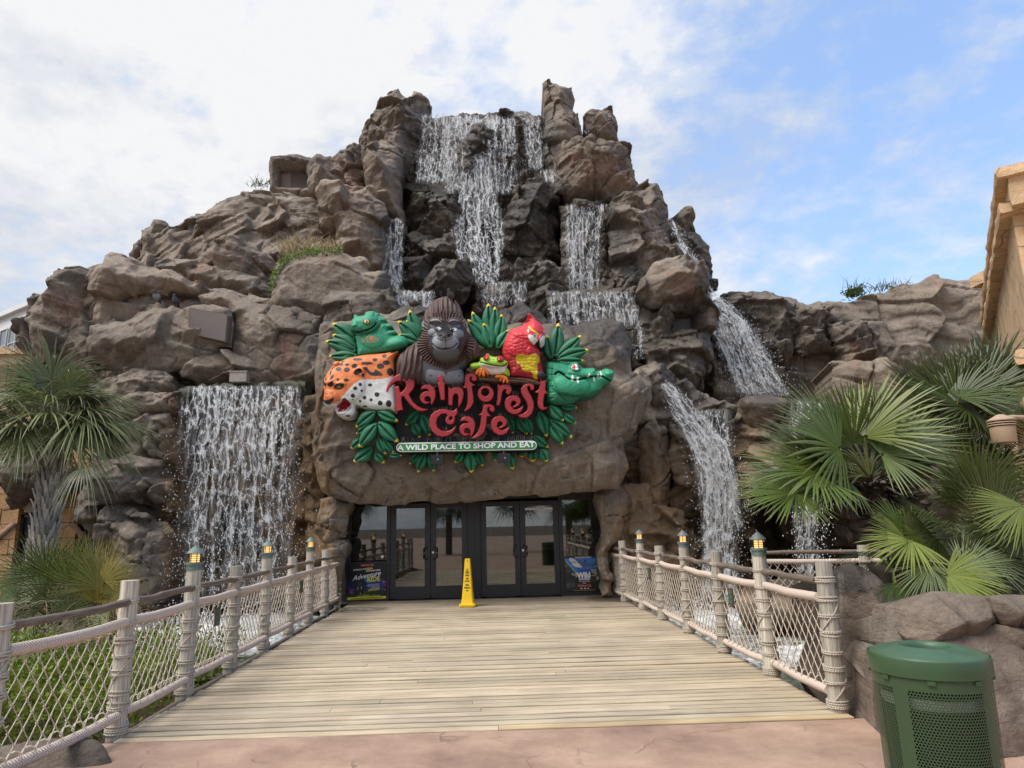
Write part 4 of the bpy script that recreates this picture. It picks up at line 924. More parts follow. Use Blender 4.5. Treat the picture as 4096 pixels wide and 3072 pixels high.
LETTER = mat('letter_red', rough=.38, vcol=True, noise=(3, .06, 4))
BLACK = mat('sign_backing_black', srgb(34, 34, 35), .7, noise=(5, .2, 4))
sp = at_y(*Z1(1080, 1000), YS)
sign = thing('cafe_sign', 'big sculpted animal sign with red lettering mounted on the rock over the doors', 'sign', (sp[0], YS+.5, sp[2]))
K = srgb
BLK = K(30, 28, 28)
# --- leaves
def leaf_poly(b, t, w, bend=0.):
    b = np.array(b, float); t = np.array(t, float); d = t-b; L = np.linalg.norm(d); u = d/L; n = np.array([-u[1], u[0]])
    s = np.array([0, .12, .3, .5, .7, .86, 1.0]); p = np.array([.16, .55, .92, 1.0, .78, .42, 0])*w*.56
    c = b+np.outer(s, d)+np.outer(np.sin(s*math.pi)*bend*L, n)
    return [tuple(x) for x in (c+p[:, None]*n)]+[tuple(x) for x in (c-p[:, None]*n)[::-1][1:]], [tuple(x) for x in c]
LEAFG = K(32, 108, 74)
def leaves(T, Y, L, name='leaf_cluster', wk=1.0):
    mb = MB(); rs = np.random.RandomState(len(L)*7+int(abs(L[0][0][0])))
    px = mpp(T, Y)
    for i, (b_, t_, w_) in enumerate(L):
        o, mid = leaf_poly(b_, t_, w_*wk, rs.uniform(-.05, .05)); g = rs.uniform(.82, 1.15)
        tip = [mid[-1], o[5], mid[-2], o[7]] if False else None
        d = np.array(mid[-1])-np.array(mid[0]); u = d/np.linalg.norm(d); n = np.array([-u[1], u[0]]); tp = np.array(mid[-1]); w0 = w_*.36
        Ltot = np.linalg.norm(d); k = max(.15*Ltot, w_*.32)
        tipP = [tuple(tp+u*6), tuple(tp-u*k+n*w0*1.2), tuple(tp-u*k*.62), tuple(tp-u*k-n*w0*1.2)]
        figure(mb, T, Y-.035*i*.5-rs.uniform(0, .02), o, .10, w_*px*.34, np.array(LEAFG)*g, [('l', mid[1:6], 6/ max(px/.0035, .4), -.06)], [('l', mid[:6], 5.5 if T is not D2 else 4, np.array(BLK)), ('p', tipP, K(222, 190, 44))], h=.012, back=.10)
    return mb.build(name, PAINT, sign)
leaves(Z1, YS+.10, [((352,335),(205,228),96), ((358,385),(205,298),88), ((362,408),(160,340),84), ((366,432),(183,436),66), ((350,430),(230,470),40)])
leaves(Z1, YS+.12, [((770,330),(692,142),92), ((765,320),(690,205),62), ((760,330),(672,206),70), ((755,335),(618,212),84), ((752,345),(622,300),66)])
leaves(Z1, YS+.12, [((1215,300),(1190,100),84), ((1225,320),(1232,122),78), ((1238,350),(1275,168),80), ((1180,330),(1088,152),74), ((1220,380),(1056,202),92), ((1205,385),(1158,225),84), ((1245,385),(1318,268),70)])
leaves(Z1, YS+.10, [((1588,455),(1560,302),74), ((1605,445),(1634,224),88), ((1618,440),(1778,302),76), ((1625,450),(1826,394),74), ((1622,462),(1796,462),62)])
leaves(D2, YS+.06, [((380,370),(225,488),96), ((395,415),(466,498),66), ((500,430),(606,436),44), ((290,305),(204,382),72), ((462,300),(546,416),62), ((420,295),(480,428),66), ((375,195),(245,268),68), ((402,90),(243,218),92), ((415,92),(576,166),80), ((412,185),(268,374),98), ((424,175),(578,332),100)])
leaves(D2, YS+.06, [((1780,205),(1880,350),84), ((1775,150),(1955,298),86), ((1885,110),(1985,184),62), ((1865,58),(1992,60),58), ((1775,42),(1888,166),84)])
leaves(D2, YS+.30, [((695,180),(752,302),84), ((745,85),(634,200),84), ((765,110),(828,288),92)])
leaves(D2, YS+.30, [((1440,110),(1485,268),74), ((1520,140),(1600,274),78), ((1590,140),(1632,278),62), ((1650,285),(1766,374),78), ((1690,85),(1752,292),104)])
leaves(D2, YS+.24, [((755,410),(665,506),62), ((795,415),(734,572),80), ((832,415),(858,566),68)])
leaves(D2, YS+.24, [((1090,405),(1024,496),68), ((1200,405),(1246,522),66), ((1142,410),(1156,576),98)])
leaves(D2, YS+.24, [((1340,395),(1344,482),46), ((1450,420),(1490,546),80), ((1292,395),(1306,428),30)])
leaves(D2, YS+.24, [((1552,395),(1560,452),48), ((1640,395),(1640,488),80), ((1705,385),(1756,488),80)])
# --- backing and letters
mb = MB()
for x0, y0, x1, y1, dy in ((610, 640, 1565, 975, .30), (560, 610, 1560, 660, .27), (600, 700, 1560, 725, .27), (1090, 640, 1120, 960, .26), (1365, 640, 1390, 960, .26), (880, 640, 905, 960, .26)):
    a = at_y(*Z1(x0, y0), YS+dy); c = at_y(*Z1(x1, y1), YS+dy); mb.box((a+c)/2, (abs(c[0]-a[0]), .05, abs(c[2]-a[2])))
mb.build('backing_frame', BLACK, sign, smooth=False)
LET = {
 'R': ([(78,372),(78,345),(95,290),(130,230),(180,175),(240,145),(310,135),(370,150),(415,185),(438,240),(438,300),(415,350),(368,400),(390,450),(430,510),(490,560),(550,585),(610,590),(590,605),(530,618),(480,612),(420,575),(360,515),(300,430),(280,430),(275,470),(285,540),(297,602),(250,610),(207,628),(200,540),(192,420),(180,310),(238,292),(250,340),(260,382),(300,350),(325,310),(328,270),(310,240),(270,232),(215,240),(160,270),(120,320),(92,382)], []),
 'a': ([(510,345),(530,300),(575,278),(630,280),(680,310),(703,360),(705,420),(690,480),(668,520),(648,543),(641,520),(643,492),(620,515),(585,528),(545,518),(512,485),(500,445),(510,405),(545,372),(590,360),(618,360),(600,342),(565,335),(530,342)], [ell(601,463,33,33), [(601,470),(640,455),(645,496),(610,496)]]),
 'i': ([(730,180),(745,162),(770,155),(795,163),(810,185),(812,208),(800,235),(818,250),(822,350),(822,475),(768,478),(755,400),(735,300),(725,262),(745,245),(728,225),(725,200)], []),
 'n': ([(862,308),(895,330),(950,312),(1010,312),(1050,340),(1063,385),(1055,440),(1035,510),(985,580),(990,500),(990,440),(975,400),(950,395),(925,430),(918,545),(865,540),(862,420)], []),
 'f': ([(1072,215),(1075,170),(1110,140),(1165,135),(1210,155),(1230,190),(1225,222),(1200,240),(1172,235),(1150,215),(1160,185),(1143,185),(1135,210),(1145,245),(1172,265),(1212,285),(1165,302),(1170,350),(1182,420),(1187,500),(1160,560),(1110,605),(1055,620),(1085,580),(1105,500),(1105,400),(1095,325),(1040,325),(1068,290)], []),
 'o': (ell(1337,397,104,105,0,40), [ell(1332,378,48,48)]),
 'r': ([(1485,265),(1520,290),(1560,275),(1620,280),(1660,310),(1668,355),(1650,395),(1620,408),(1595,395),(1588,365),(1600,345),(1575,340),(1550,370),(1540,420),(1530,490),(1508,550),(1470,540),(1480,470),(1488,370)], []),
 'e': ([(1810,540),(1808,580),(1780,630),(1730,655),(1670,655),(1615,625),(1580,570),(1573,510),(1590,455),(1635,420),(1690,410),(1745,425),(1778,465),(1782,505),(1760,545),(1715,570),(1690,572),(1672,562),(1690,590),(1735,590),(1778,566)], [ell(1690,515,30,28), [(1664,512),(1690,530),(1676,566),(1655,548)]]),
 's': ([(1735,660),(1760,690),(1810,705),(1870,695),(1920,650),(1945,580),(1945,500),(1915,430),(1880,370),(1862,320),(1876,298),(1896,312),(1900,345),(1925,355),(1950,335),(1952,300),(1925,270),(1870,263),(1815,285),(1780,330),(1780,380),(1810,440),(1850,500),(1868,560),(1855,610),(1810,645),(1770,657)], []),
 't': ([(2025,240),(2105,215),(2095,290),(2090,345),(2130,400),(2085,395),(2075,440),(2065,500),(2070,560),(2090,570),(2125,560),(2100,590),(2050,602),(2010,580),(1990,530),(1995,450),(2000,395),(1948,375),(2000,345),(2020,300)], []),
 'C': ([(970,575),(987,612),(980,650),(950,682),(950,730),(935,770),(895,790),(850,780),(825,745),(828,708),(850,675),(835,648),(775,655),(730,700),(713,760),(728,820),(775,860),(840,868),(900,850),(962,795),(950,845),(910,900),(850,932),(780,940),(710,920),(655,870),(625,800),(620,730),(640,670),(690,615),(760,590),(830,592),(890,608),(935,605)], [ell(895,707,17,24,.3)]),
 'F': ([(1295,600),(1305,550),(1340,525),(1395,525),(1440,550),(1455,590),(1445,620),(1420,632),(1390,615),(1380,585),(1392,568),(1370,570),(1358,600),(1368,635),(1405,680),(1355,685),(1350,740),(1345,800),(1320,880),(1270,930),(1200,965),(1150,955),(1210,910),(1250,850),(1270,770),(1280,670),(1235,665),(1280,640)], []),
}
RED_L = K(158, 38, 44)
def letter(ch, dx=0, dy=0):
    o, hs = LET[ch]; sh = lambda q: [(x+dx, y+dy) for x, y in q]
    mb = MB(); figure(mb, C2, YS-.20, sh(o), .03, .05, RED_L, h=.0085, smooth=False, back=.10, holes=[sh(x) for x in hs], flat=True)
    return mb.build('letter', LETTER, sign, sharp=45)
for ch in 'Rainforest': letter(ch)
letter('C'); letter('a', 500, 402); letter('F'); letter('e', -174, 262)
# --- motto board
def text_mesh(name, s, p, size, m, parent, bold=0., sx=1., rot=0., ext=.004, align='CENTER', shear=0., yaw=0., tilt=0.):
    cu = bpy.data.curves.new(name, 'FONT'); cu.body = s; cu.size = size; cu.offset = bold*size; cu.extrude = ext; cu.align_x = align; cu.align_y = 'CENTER'; cu.shear = shear; cu.resolution_u = 3
    o = bpy.data.objects.new(name, cu); C.objects.link(o)
    dg = bpy.context.evaluated_depsgraph_get(); me = bpy.data.meshes.new_from_object(o.evaluated_get(dg)); bpy.data.objects.remove(o); bpy.data.curves.remove(cu)
    me.transform(Matrix.Translation(Vector(p)) @ Matrix.Rotation(yaw, 4, 'Z') @ Matrix.Rotation(tilt, 4, 'X') @ Matrix.Rotation(math.pi/2, 4, 'X') @ Matrix.Rotation(rot, 4, 'Z') @ Matrix.Diagonal((sx, 1, 1, 1)))
    me.materials.clear(); me.materials.append(m); me.name = name
    q = bpy.data.objects.new(name, me); C.objects.link(q)
    if parent is not None: put(q, parent)
    return q
def pill(x0, y0, x1, y1, r, n=10):
    u = np.array([x1-x0, y1-y0], float); u /= np.linalg.norm(u); a0 = math.atan2(u[1], u[0]); P = []
    for c, s in (((x1, y1), -math.pi/2), ((x0, y0), math.pi/2)):
        for t in np.linspace(0, math.pi, n): P.append((c[0]+r*math.cos(a0+s+t), c[1]+r*math.sin(a0+s+t)))
    return P
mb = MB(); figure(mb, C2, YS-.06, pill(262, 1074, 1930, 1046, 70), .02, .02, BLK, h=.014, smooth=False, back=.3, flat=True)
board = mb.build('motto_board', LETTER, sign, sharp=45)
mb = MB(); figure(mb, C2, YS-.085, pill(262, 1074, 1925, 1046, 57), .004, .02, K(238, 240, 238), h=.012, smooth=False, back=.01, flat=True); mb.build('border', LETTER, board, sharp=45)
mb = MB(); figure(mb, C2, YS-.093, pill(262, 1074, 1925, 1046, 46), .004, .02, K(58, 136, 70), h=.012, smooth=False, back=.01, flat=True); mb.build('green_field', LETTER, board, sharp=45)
WHITE = mat('white_letters', srgb(238, 236, 238), .5); NEARBLK = mat('black_print', srgb(22, 22, 24), .5)
c = at_y(*C2(1092, 1060), YS-.098); px = mpp(C2, YS)
tm = text_mesh('motto_text', 'A WILD PLACE TO SHOP AND EAT', c, .150, WHITE, board, .034, 1.0, 0., .004)
wid = max(v.co.x for v in tm.data.vertices)-min(v.co.x for v in tm.data.vertices); k = 1715*px/wid
tm.data.transform(Matrix.Translation(Vector(c)) @ Matrix.Rotation(-.0065, 4, 'Y') @ Matrix.Diagonal((k, 1, 1.0, 1)) @ Matrix.Translation(-Vector(c)))
# --- gorilla
def hair(P, d):
    c = XZ(A2, [(1600, 420)], YS)[0]; q = P-c; a = np.arctan2(q[:, 0], q[:, 1]); r = np.hypot(q[:, 0], q[:, 1])
    head = r < .62
    sh = np.sin(a*58+4*fbm(P[:, 0]*3, P[:, 1]*3, 5, 3)+r*6); body = np.sin(P[:, 0]*62+6*fbm(P[:, 0]*1.5, P[:, 1]*1.2, 6, 3)+q[:, 0]*q[:, 1]*9)
    f = XZ(A2, smooth_poly(FACE, 3), YS); keep = np.clip(-sdf(P, f)/.03, 0, 1); ch = np.clip(-sdf(P, XZ(A2, CHEST, YS))/.03, 0, 1)
    return .026*np.where(head, sh, body)*keep*ch
FACE = [(1398,215),(1440,170),(1500,165),(1590,215),(1690,165),(1760,175),(1800,230),(1820,320),(1815,400),(1795,520),(1745,640),(1690,685),(1600,695),(1510,680),(1445,610),(1425,520),(1395,400),(1380,310)]
CHEST = [(1310,680),(1400,720),(1500,760),(1600,800),(1700,760),(1800,700),(1850,660),(1850,760),(1812,800),(1812,975),(1340,975)]
DG = K(44, 42, 42); MG = K(132, 134, 140)
mb = MB()
figure(mb, A2, YS, [(960,800),(962,720),(985,640),(1040,570),(1130,490),(1230,420),(1285,330),(1290,310),(1282,220),(1310,120),(1340,40),(1390,-40),(1460,-100),(1540,-130),(1610,-138),(1690,-110),(1750,-40),(1790,40),(1815,130),(1845,170),(1848,260),(1875,320),(1950,390),(2010,480),(2022,580),(2010,640),(1900,700),(1850,760),(1812,800),(1812,970),(1200,975),(960,970)], .22, .3, K(84, 63, 57),
    [('e',1600,280,285,440,.26,0,1),('e',1600,520,215,215,.17,0,1),('e',1490,195,100,50,.08),('e',1710,195,100,50,.08),('e',1600,385,105,60,.10),('e',1535,455,90,85,.04),('e',1680,455,80,82,.04),('e',1440,335,62,52,.05),('e',1760,345,66,60,.05),('e',1510,290,48,30,.03),('e',1702,295,48,30,.03),('l',[(1450,480),(1490,520),(1560,540),(1620,540),(1700,520),(1748,475)],7,-.04),('e',1130,720,170,260,.12),('e',1950,540,110,160,.10),('e',1310,230,30,65,.06),('e',1838,215,26,60,.06),('e',1555,385,24,18,-.05),('e',1655,385,24,18,-.05)],
    [('p',CHEST,K(74,72,74)),('p',FACE,DG),('e',1610,590,168,105,K(88,88,91)),('e',1535,455,95,90,MG),('e',1682,455,85,88,MG),('e',1440,335,60,48,K(124,126,132)),('e',1762,348,64,56,K(124,126,132)),('e',1490,250,78,36,K(96,98,104)),('e',1708,250,78,38,K(96,98,104)),
     ('e',1600,370,95,46,BLK),('e',1600,345,55,50,BLK),('e',1511,291,52,32,BLK),('e',1703,297,52,32,BLK),('e',1513,292,42,23,K(235,235,232)),('e',1705,298,42,23,K(235,235,232)),('e',1494,290,23,23,K(70,52,44)),('e',1690,296,23,23,K(70,52,44)),('e',1492,289,12,12,BLK),('e',1688,295,12,12,BLK),('e',1500,282,6,6,K(240,240,240)),('e',1697,288,6,6,K(240,240,240)),
     ('l',[(1446,470),(1490,520),(1560,540),(1620,540),(1700,520),(1750,470)],13,BLK),('l',[(1612,395),(1615,460),(1617,535)],9,BLK),('l',[(1425,190),(1470,180),(1520,190),(1570,225)],15,K(128,130,134)),('l',[(1635,220),(1680,190),(1730,185),(1770,200)],15,K(128,130,134)),
     ('e',1310,230,24,58,K(112,114,120)),('e',1836,215,20,55,K(112,114,120)),
     ('p',[(1360,795),(1480,795),(1575,822),(1600,900),(1605,972),(1365,972)],K(122,124,130)),('p',[(1615,832),(1700,800),(1808,800),(1810,972),(1622,972)],K(122,124,130)),('e',1410,862,10,10,BLK),('e',1760,866,10,10,BLK)],
    tex=hair, back=.3)
mb.build('gorilla_figure', PAINT, sign)
# --- jaguar
OR = K(226, 126, 66); WH = K(214, 214, 208); SP = K(52, 42, 38)
mb = MB()
figure(mb, A2, YS-.06, [(990,555),(930,650),(940,780),(930,870),(960,1050),(962,1300),(880,1290),(760,1300),(600,1280),(460,1240),(450,1300),(420,1370),(360,1400),(290,1395),(230,1360),(195,1310),(198,1265),(150,1252),(80,1245),(55,1195),(60,1150),(64,1100),(58,1050),(40,960),(36,930),(65,890),(100,820),(160,740),(172,700),(220,678),(270,680),(330,650),(450,620),(600,595),(800,580),(900,562)], .15, .20, OR,
    [('e',320,980,270,250,.12,0,1),('e',150,1140,130,110,.12),('e',520,800,80,62,.10),('e',510,815,50,42,-.09,-.5),('e',150,935,90,45,.06),('e',290,960,90,40,.05),('e',210,700,45,35,.06),('e',310,1235,95,85,-.20),('e',340,1345,110,50,.08),('l',[(60,1040),(130,1050),(215,1045)],7,-.015),('l',[(60,1075),(130,1085),(210,1085)],7,-.015)],
    [('p',[(330,1105),(400,1030),(470,960),(550,910),(700,912),(860,892),(970,880),(970,1310),(600,1300),(460,1250),(450,1300),(420,1375),(360,1410),(290,1402),(225,1365),(185,1310),(195,1262),(220,1245),(290,1170)],WH),
     ('p',[(140,1228),(200,1210),(270,1175),(320,1115),(345,1135),(300,1200),(220,1258),(150,1258)],K(226,226,222)),('p',[(55,1185),(75,1200),(130,1225),(140,1250),(80,1248)],K(226,226,222)),
     ('p',[(212,1262),(280,1192),(330,1138),(380,1165),(398,1225),(370,1282),(312,1310),(245,1322)],K(150,28,34)),('p',[(250,1300),(300,1285),(350,1255),(360,1275),(310,1300),(260,1318)],K(196,70,74)),
     ('l',[(215,1265),(245,1322),(300,1315),(360,1282),(398,1225)],16,K(228,228,224)),('l',[(345,1135),(385,1180),(408,1235),(390,1285),(330,1335),(250,1350)],7,BLK),
     ('e',300,1303,9,16,K(236,236,230)),('e',355,1272,8,14,K(236,236,230)),('e',238,1278,8,14,K(236,236,230)),
     ('p',[(52,1158),(140,1167),(218,1133),(212,1170),(172,1202),(132,1226),(75,1196)],BLK),('l',[(132,1220),(138,1250)],6,BLK),
     ('p',[(205,1018),(250,962),(345,962),(318,1022),(270,1036)],BLK),('e',275,1000,24,16,K(170,140,90)),('e',270,1000,7,12,BLK),('p',[(55,955),(108,985),(100,1015),(66,992)],BLK),('e',84,1000,16,10,K(170,140,90)),
     ('p',[(128,978),(205,922),(206,982),(165,1002)],BLK),('p',[(40,900),(60,905),(115,985),(45,950)],BLK),
     ('l',[(60,1050),(130,1058),(215,1068)],7,SP),('l',[(62,1078),(130,1090),(210,1095)],7,SP)]+
    [('e',*s,SP) if len(s) == 4 else ('e',*s,0,SP) for s in [(825,617,30,24),(710,662,32,20),(485,657,62,18),(610,708,75,20),(850,702,45,30),(780,745,48,36),(895,815,38,48),(455,742,38,30),(360,725,30,18),(280,722,35,18),(262,780,42,25),(368,790,38,30),(365,918,32,24),(262,915,20,22),(185,880,18,38,.5),(160,825,13,38),(105,905,18,22),(565,858,15,26),(180,765,12,30,.6),(300,690,26,10,-.5),(930,568,40,12,-.2)]]+
    [('p',[(555,762),(610,755),(640,800),(690,820),(722,788),(800,840),(800,862),(660,862),(600,805)],SP),('e',510,815,52,38,-.55,0,SP)]+
    [('e',*s,BLK) for s in [(535,972,20,22),(650,980,28,20),(475,1020,26,22),(552,1050,14,18),(445,1112,28,26),(580,1137,24,24),(735,1098,32,30),(662,1165,20,20),(522,1182,18,16),(775,1205,32,32),(882,1213,35,45),(580,1250,32,12),(375,1365,28,12),(440,1160,10,10)]],
    tex=lambda P, d: .006*fbm(P[:, 0]*14, P[:, 1]*14, 4, 3), back=.3)
mb.build('jaguar_figure', PAINT, sign)
# --- lizard
GR = K(48, 142, 106)
mb = MB()
figure(mb, A2, YS+.02, [(480,610),(475,520),(445,350),(402,305),(394,270),(412,210),(405,155),(425,150),(430,90),(470,95),(492,112),(560,102),(575,60),(620,45),(680,45),(700,62),(750,75),(757,102),(830,140),(845,165),(812,192),(900,212),(922,245),(862,275),(950,292),(975,325),(920,352),(1000,350),(1070,365),(1110,400),(1135,450),(1100,500),(950,545),(750,575),(600,600)], .13, .14, GR,
    [('e',565,215,190,125,.11,0,1),('e',470,265,90,55,.05),('e',640,180,70,60,.07),('e',990,455,150,95,.12,-.2),('e',450,220,60,50,.05),('e',680,420,150,110,.05),('l',[(410,298),(470,320),(560,308),(650,280),(725,220)],8,-.05),('l',[(450,350),(560,345),(680,320),(760,240)],16,-.05)]+[('l',[(700+i*45,90+i*48),(690+i*40,130+i*45)],6,-.03) for i in range(5)],
    [('l',[(402,298),(470,320),(560,308),(650,280),(712,228),(726,190)],20,BLK)]+[('l',[(430+i*24,296-max(0,i-4)*8),(432+i*24,330-max(0,i-4)*9)],5,BLK) for i in range(12)]+
    [('e',618,193,44,36,BLK),('e',619,194,33,26,K(220,196,124)),('e',623,194,9,22,BLK),('e',412,243,9,8,BLK),('e',467,247,9,8,BLK)]+
    [('e',x,y,r,r,K(214,106,48)) for x, y, r in [(670,392,25),(718,398,12),(745,410,11),(700,432,15),(658,446,11),(622,435,13),(565,428,13),(607,405,10),(612,380,9),(518,370,9),(575,357,8),(638,353,9),(540,400,7)]],
    tex=lambda P, d: .005*fbm(P[:, 0]*16, P[:, 1]*16, 5, 3), back=.3, smooth=False)
mb.build('lizard_figure', PAINT, sign)
# --- branch, frog
mb = MB()
figure(mb, B2, YS-.10, [(55,965),(140,955),(300,1040),(400,1062),(650,1082),(900,1092),(1085,1142),(1090,1200),(900,1172),(600,1168),(400,1152),(230,1132),(200,1082),(80,1012)], .10, .09, K(112, 82, 70), [('l',[(150,1010),(400,1100),(700,1110),(1060,1170)],8,-.03),('l',[(230,1080),(500,1090),(900,1130)],7,-.03)], [('l',[(160,1015),(400,1105),(700,1118),(1060,1172)],8,K(70,50,44)),('l',[(240,1090),(480,1100),(640,1130)],6,K(70,50,44))], back=.25)
mb.build('branch', PAINT, sign)
FG = K(152, 196, 62); FO = K(232, 128, 52)
mb = MB()
figure(mb, B2, YS-.18, [(105,930),(130,890),(230,870),(245,820),(290,800),(330,760),(365,757),(402,790),(470,800),(500,790),(550,788),(580,820),(592,845),(630,870),(637,920),(622,945),(655,990),(660,1072),(560,1052),(480,1055),(370,1042),(300,1000),(200,972),(140,977)], .14, .14, FG,
    [('e',440,870,205,90,.12,0,1),('e',332,808,50,52,.09),('e',528,832,56,55,.09),('l',[(250,882),(330,897),(450,922),(540,932),(608,905)],6,-.04),('e',170,930,70,50,.05)],
    [('p',[(238,880),(300,905),(450,930),(560,938),(622,918),(602,970),(552,1030),(480,1056),(400,1052),(330,985),(258,940)],K(222,214,202)),('l',[(248,876),(330,895),(450,922),(540,932),(600,918),(616,886)],14,BLK),('e',332,808,44,48,BLK),('e',528,831,50,50,BLK),('e',334,806,36,41,K(206,46,56)),('e',530,829,42,42,K(206,46,56)),('e',318,806,10,34,BLK),('e',528,831,10,38,BLK),('e',395,838,8,8,BLK),('e',433,844,8,8,BLK),('e',245,840,10,26,K(106,150,40))], back=.2)
figure(mb, B2, YS-.24, [(180,1030),(198,970),(250,938),(310,950),(370,1000),(368,1048),(345,1048),(325,1022),(312,1070),(285,1075),(268,1040),(245,1068),(226,1062),(228,1030),(196,1052)], .07, .05, FO, [('l',[(240,985),(225,1040)],6,-.02),('l',[(285,985),(262,1050)],6,-.02),('l',[(320,985),(322,1030)],6,-.02)], back=.15)
figure(mb, B2, YS-.24, [(452,1085),(480,1052),(560,1050),(630,1082),(647,1150),(622,1168),(606,1130),(580,1164),(560,1155),(566,1110),(532,1138),(515,1128),(530,1100),(500,1098)], .07, .05, FO, [('l',[(520,1075),(540,1115)],6,-.02),('l',[(575,1080),(590,1140)],6,-.02)], back=.15)
mb.build('frog_figure', PAINT, sign)
# --- macaw
def feathers(P, d):
    D, f1, f2 = worley(P[:, 0]/.085, P[:, 1]/.075, 3); f = XZ(B2, [(900,300),(1160,300),(1160,700),(900,640)], YS); k = np.clip(-sdf(P, f)/.05, 0.25, 1)
    return .022*(1-f1)*k-.01*D[1]*k
RD = K(208, 48, 60); YL = K(214, 186, 30)
mb = MB()
figure(mb, B2, YS-.02, [(925,192),(945,190),(1042,290),(1110,360),(1140,420),(1152,480),(1150,600),(1130,660),(1100,687),(1075,680),(1072,692),(1102,760),(1096,830),(1130,1000),(1142,1072),(1062,1132),(980,1122),(800,1082),(660,1072),(650,960),(580,800),(560,700),(590,580),(640,470),(720,402),(820,372),(852,340),(920,312),(930,290),(900,262),(962,265),(925,212)], .24, .24, RD,
    [('e',1010,480,160,190,.14,0,1),('e',1105,585,60,100,.10),('e',790,620,220,200,.10,0,1),('l',[(660,470),(760,540),(900,570),(990,650),(1060,690)],8,-.03),('e',1000,780,120,160,.05)],
    [('p',[(650,800),(760,780),(900,770),(1090,700),(1110,850),(1145,1080),(1060,1140),(800,1090),(655,1075),(600,860)],K(172,38,48)),
     ('p',[(748,792),(830,765),(900,785),(1000,758),(1055,790),(1078,870),(1038,902),(1042,1000),(1048,1110),(1030,1135),(988,1090),(960,1012),(880,1005),(830,980),(802,910),(755,885)],YL),
     ('p',[(905,515),(950,505),(1000,540),(1035,565),(1038,612),(990,637),(930,592)],K(228,226,220)),('e',1005,523,32,30,K(228,226,220)),('e',1003,522,24,22,BLK),('e',1000,522,18,17,K(190,180,110)),('e',998,522,10,12,BLK),
     ('p',[(1000,640),(1040,590),(1060,570),(1078,690),(1040,672)],BLK),('p',[(1055,580),(1085,520),(1150,490),(1152,610),(1112,690),(1078,680)],K(40,76,130)),('p',[(1066,590),(1096,528),(1152,510),(1150,610),(1110,672),(1082,662)],K(226,224,216)),
     ('l',[(918,388),(960,440),(1005,465),(1048,500)],24,YL),('e',1136,445,10,28,YL),('e',908,448,9,24,K(226,224,216)),
     ('l',[(650,470),(760,545),(900,575),(1000,660),(1070,700)],7,K(120,20,30))],
    tex=feathers, back=.3)
mb.build('macaw_figure', PAINT, sign)
# --- crocodile
CG = K(46, 146, 108); CD = K(28, 104, 74)
mb = MB()
figure(mb, B2, YS-.02, [(1185,885),(1240,870),(1400,888),(1490,910),(1530,880),(1590,873),(1640,910),(1700,960),(1780,955),(1850,960),(1872,997),(1940,990),(1990,970),(2050,970),(2112,1000),(2126,1040),(2112,1100),(2092,1142),(2050,1166),(1980,1200),(1920,1300),(1800,1372),(1650,1382),(1600,1422),(1500,1472),(1350,1482),(1220,1452),(1190,1382),(1176,1200),(1176,1000)], .22, .22, CG,
    [('e',1570,935,90,75,.10),('e',2045,1010,85,70,.08),('e',1500,1200,270,150,.14,.1,1),('e',1700,1030,240,70,.08,.1),('l',[(1290,1045),(1335,1012),(1400,1048),(1480,1112),(1600,1122),(1750,1086),(1900,1074),(1960,1082),(2010,1112),(2085,1142)],12,-.10),('e',1820,985,50,35,.05)]+[('l',[(1180,960+i*85),(1260,975+i*80)],8,-.03) for i in range(6)]+[('l',[(1255,930),(1250,1100),(1330,1300),(1450,1420)],9,-.03)],
    [('l',[(1285,1050),(1335,1012),(1400,1048),(1480,1112),(1600,1122),(1750,1086),(1900,1074),(1960,1082),(2010,1112),(2085,1142)],20,K(16,40,32)),('p',[(1240,1340),(1400,1290),(1650,1330),(1900,1250),(1950,1290),(1800,1390),(1600,1440),(1350,1500),(1200,1460)],CD),('l',[(1330,1300),(1500,1310),(1650,1250)],8,CD),
     ('e',1565,945,62,52,K(24,92,66)),('p',[(1505,950),(1550,905),(1590,915),(1596,980),(1550,975)],K(236,234,230)),('p',[(1512,950),(1550,910),(1562,930),(1560,974),(1540,972)],K(206,40,48)),('e',1548,945,7,20,BLK)]+
    [('p',p,K(240,236,226)) for p in [[(1498,1128),(1512,1062),(1526,1060),(1538,1128)],[(1578,1090),(1614,1088),(1598,1162),(1584,1160)],[(1720,1088),(1752,1032),(1764,1036),(1758,1084)],[(1810,1086),(1838,1086),(1830,1142),(1818,1140)],[(1866,1086),(1876,1042),(1888,1044),(1896,1086)],[(1910,1084),(1918,1010),(1932,1008),(1940,1082)]]]+[('e',2040,995,12,9,K(20,70,50))],
    tex=lambda P, d: .006*fbm(P[:, 0]*15, P[:, 1]*15, 7, 3), back=.3)
mb.build('crocodile_figure', PAINT, sign)
# --- bird wires on the letters
WIRE = mat('spike_wire', srgb(170, 168, 160), .35, .8)
mb = MB(); rs = np.random.RandomState(12)
for (x0, y0, x1, y1, n, T, tall) in ((200,150,430,160,14,C2,55),(520,285,700,330,14,C2,45),(740,160,800,160,5,C2,45),(880,320,1040,320,12,C2,45),(1060,190,1200,140,10,C2,50),(1240,300,1430,310,14,C2,45),(1560,280,1660,300,7,C2,45),(1680,412,1740,420,8,C2,50),(1790,290,1930,272,9,C2,45),(2030,240,2100,220,5,C2,40),(660,630,910,605,18,C2,50),(1020,690,1190,700,12,C2,50),(1290,560,1340,528,6,C2,45),(1480,685,1570,685,10,C2,50),(800,860,860,860,7,C2,55),(1540,-120,1660,-125,6,A2,35),(270,1008,1950,985,64,C2,62)):
    for i in range(n):
        t = rs.rand(); p = at_y(*T(x0+(x1-x0)*t, y0+(y1-y0)*t), YS-.14); q = p+np.array([rs.uniform(-.05, .05), -rs.uniform(0, .05), tall*mpp(T, YS)*rs.uniform(.6, 1.1)])
        mb.tube([p, q], .0022, 3, cap=False)
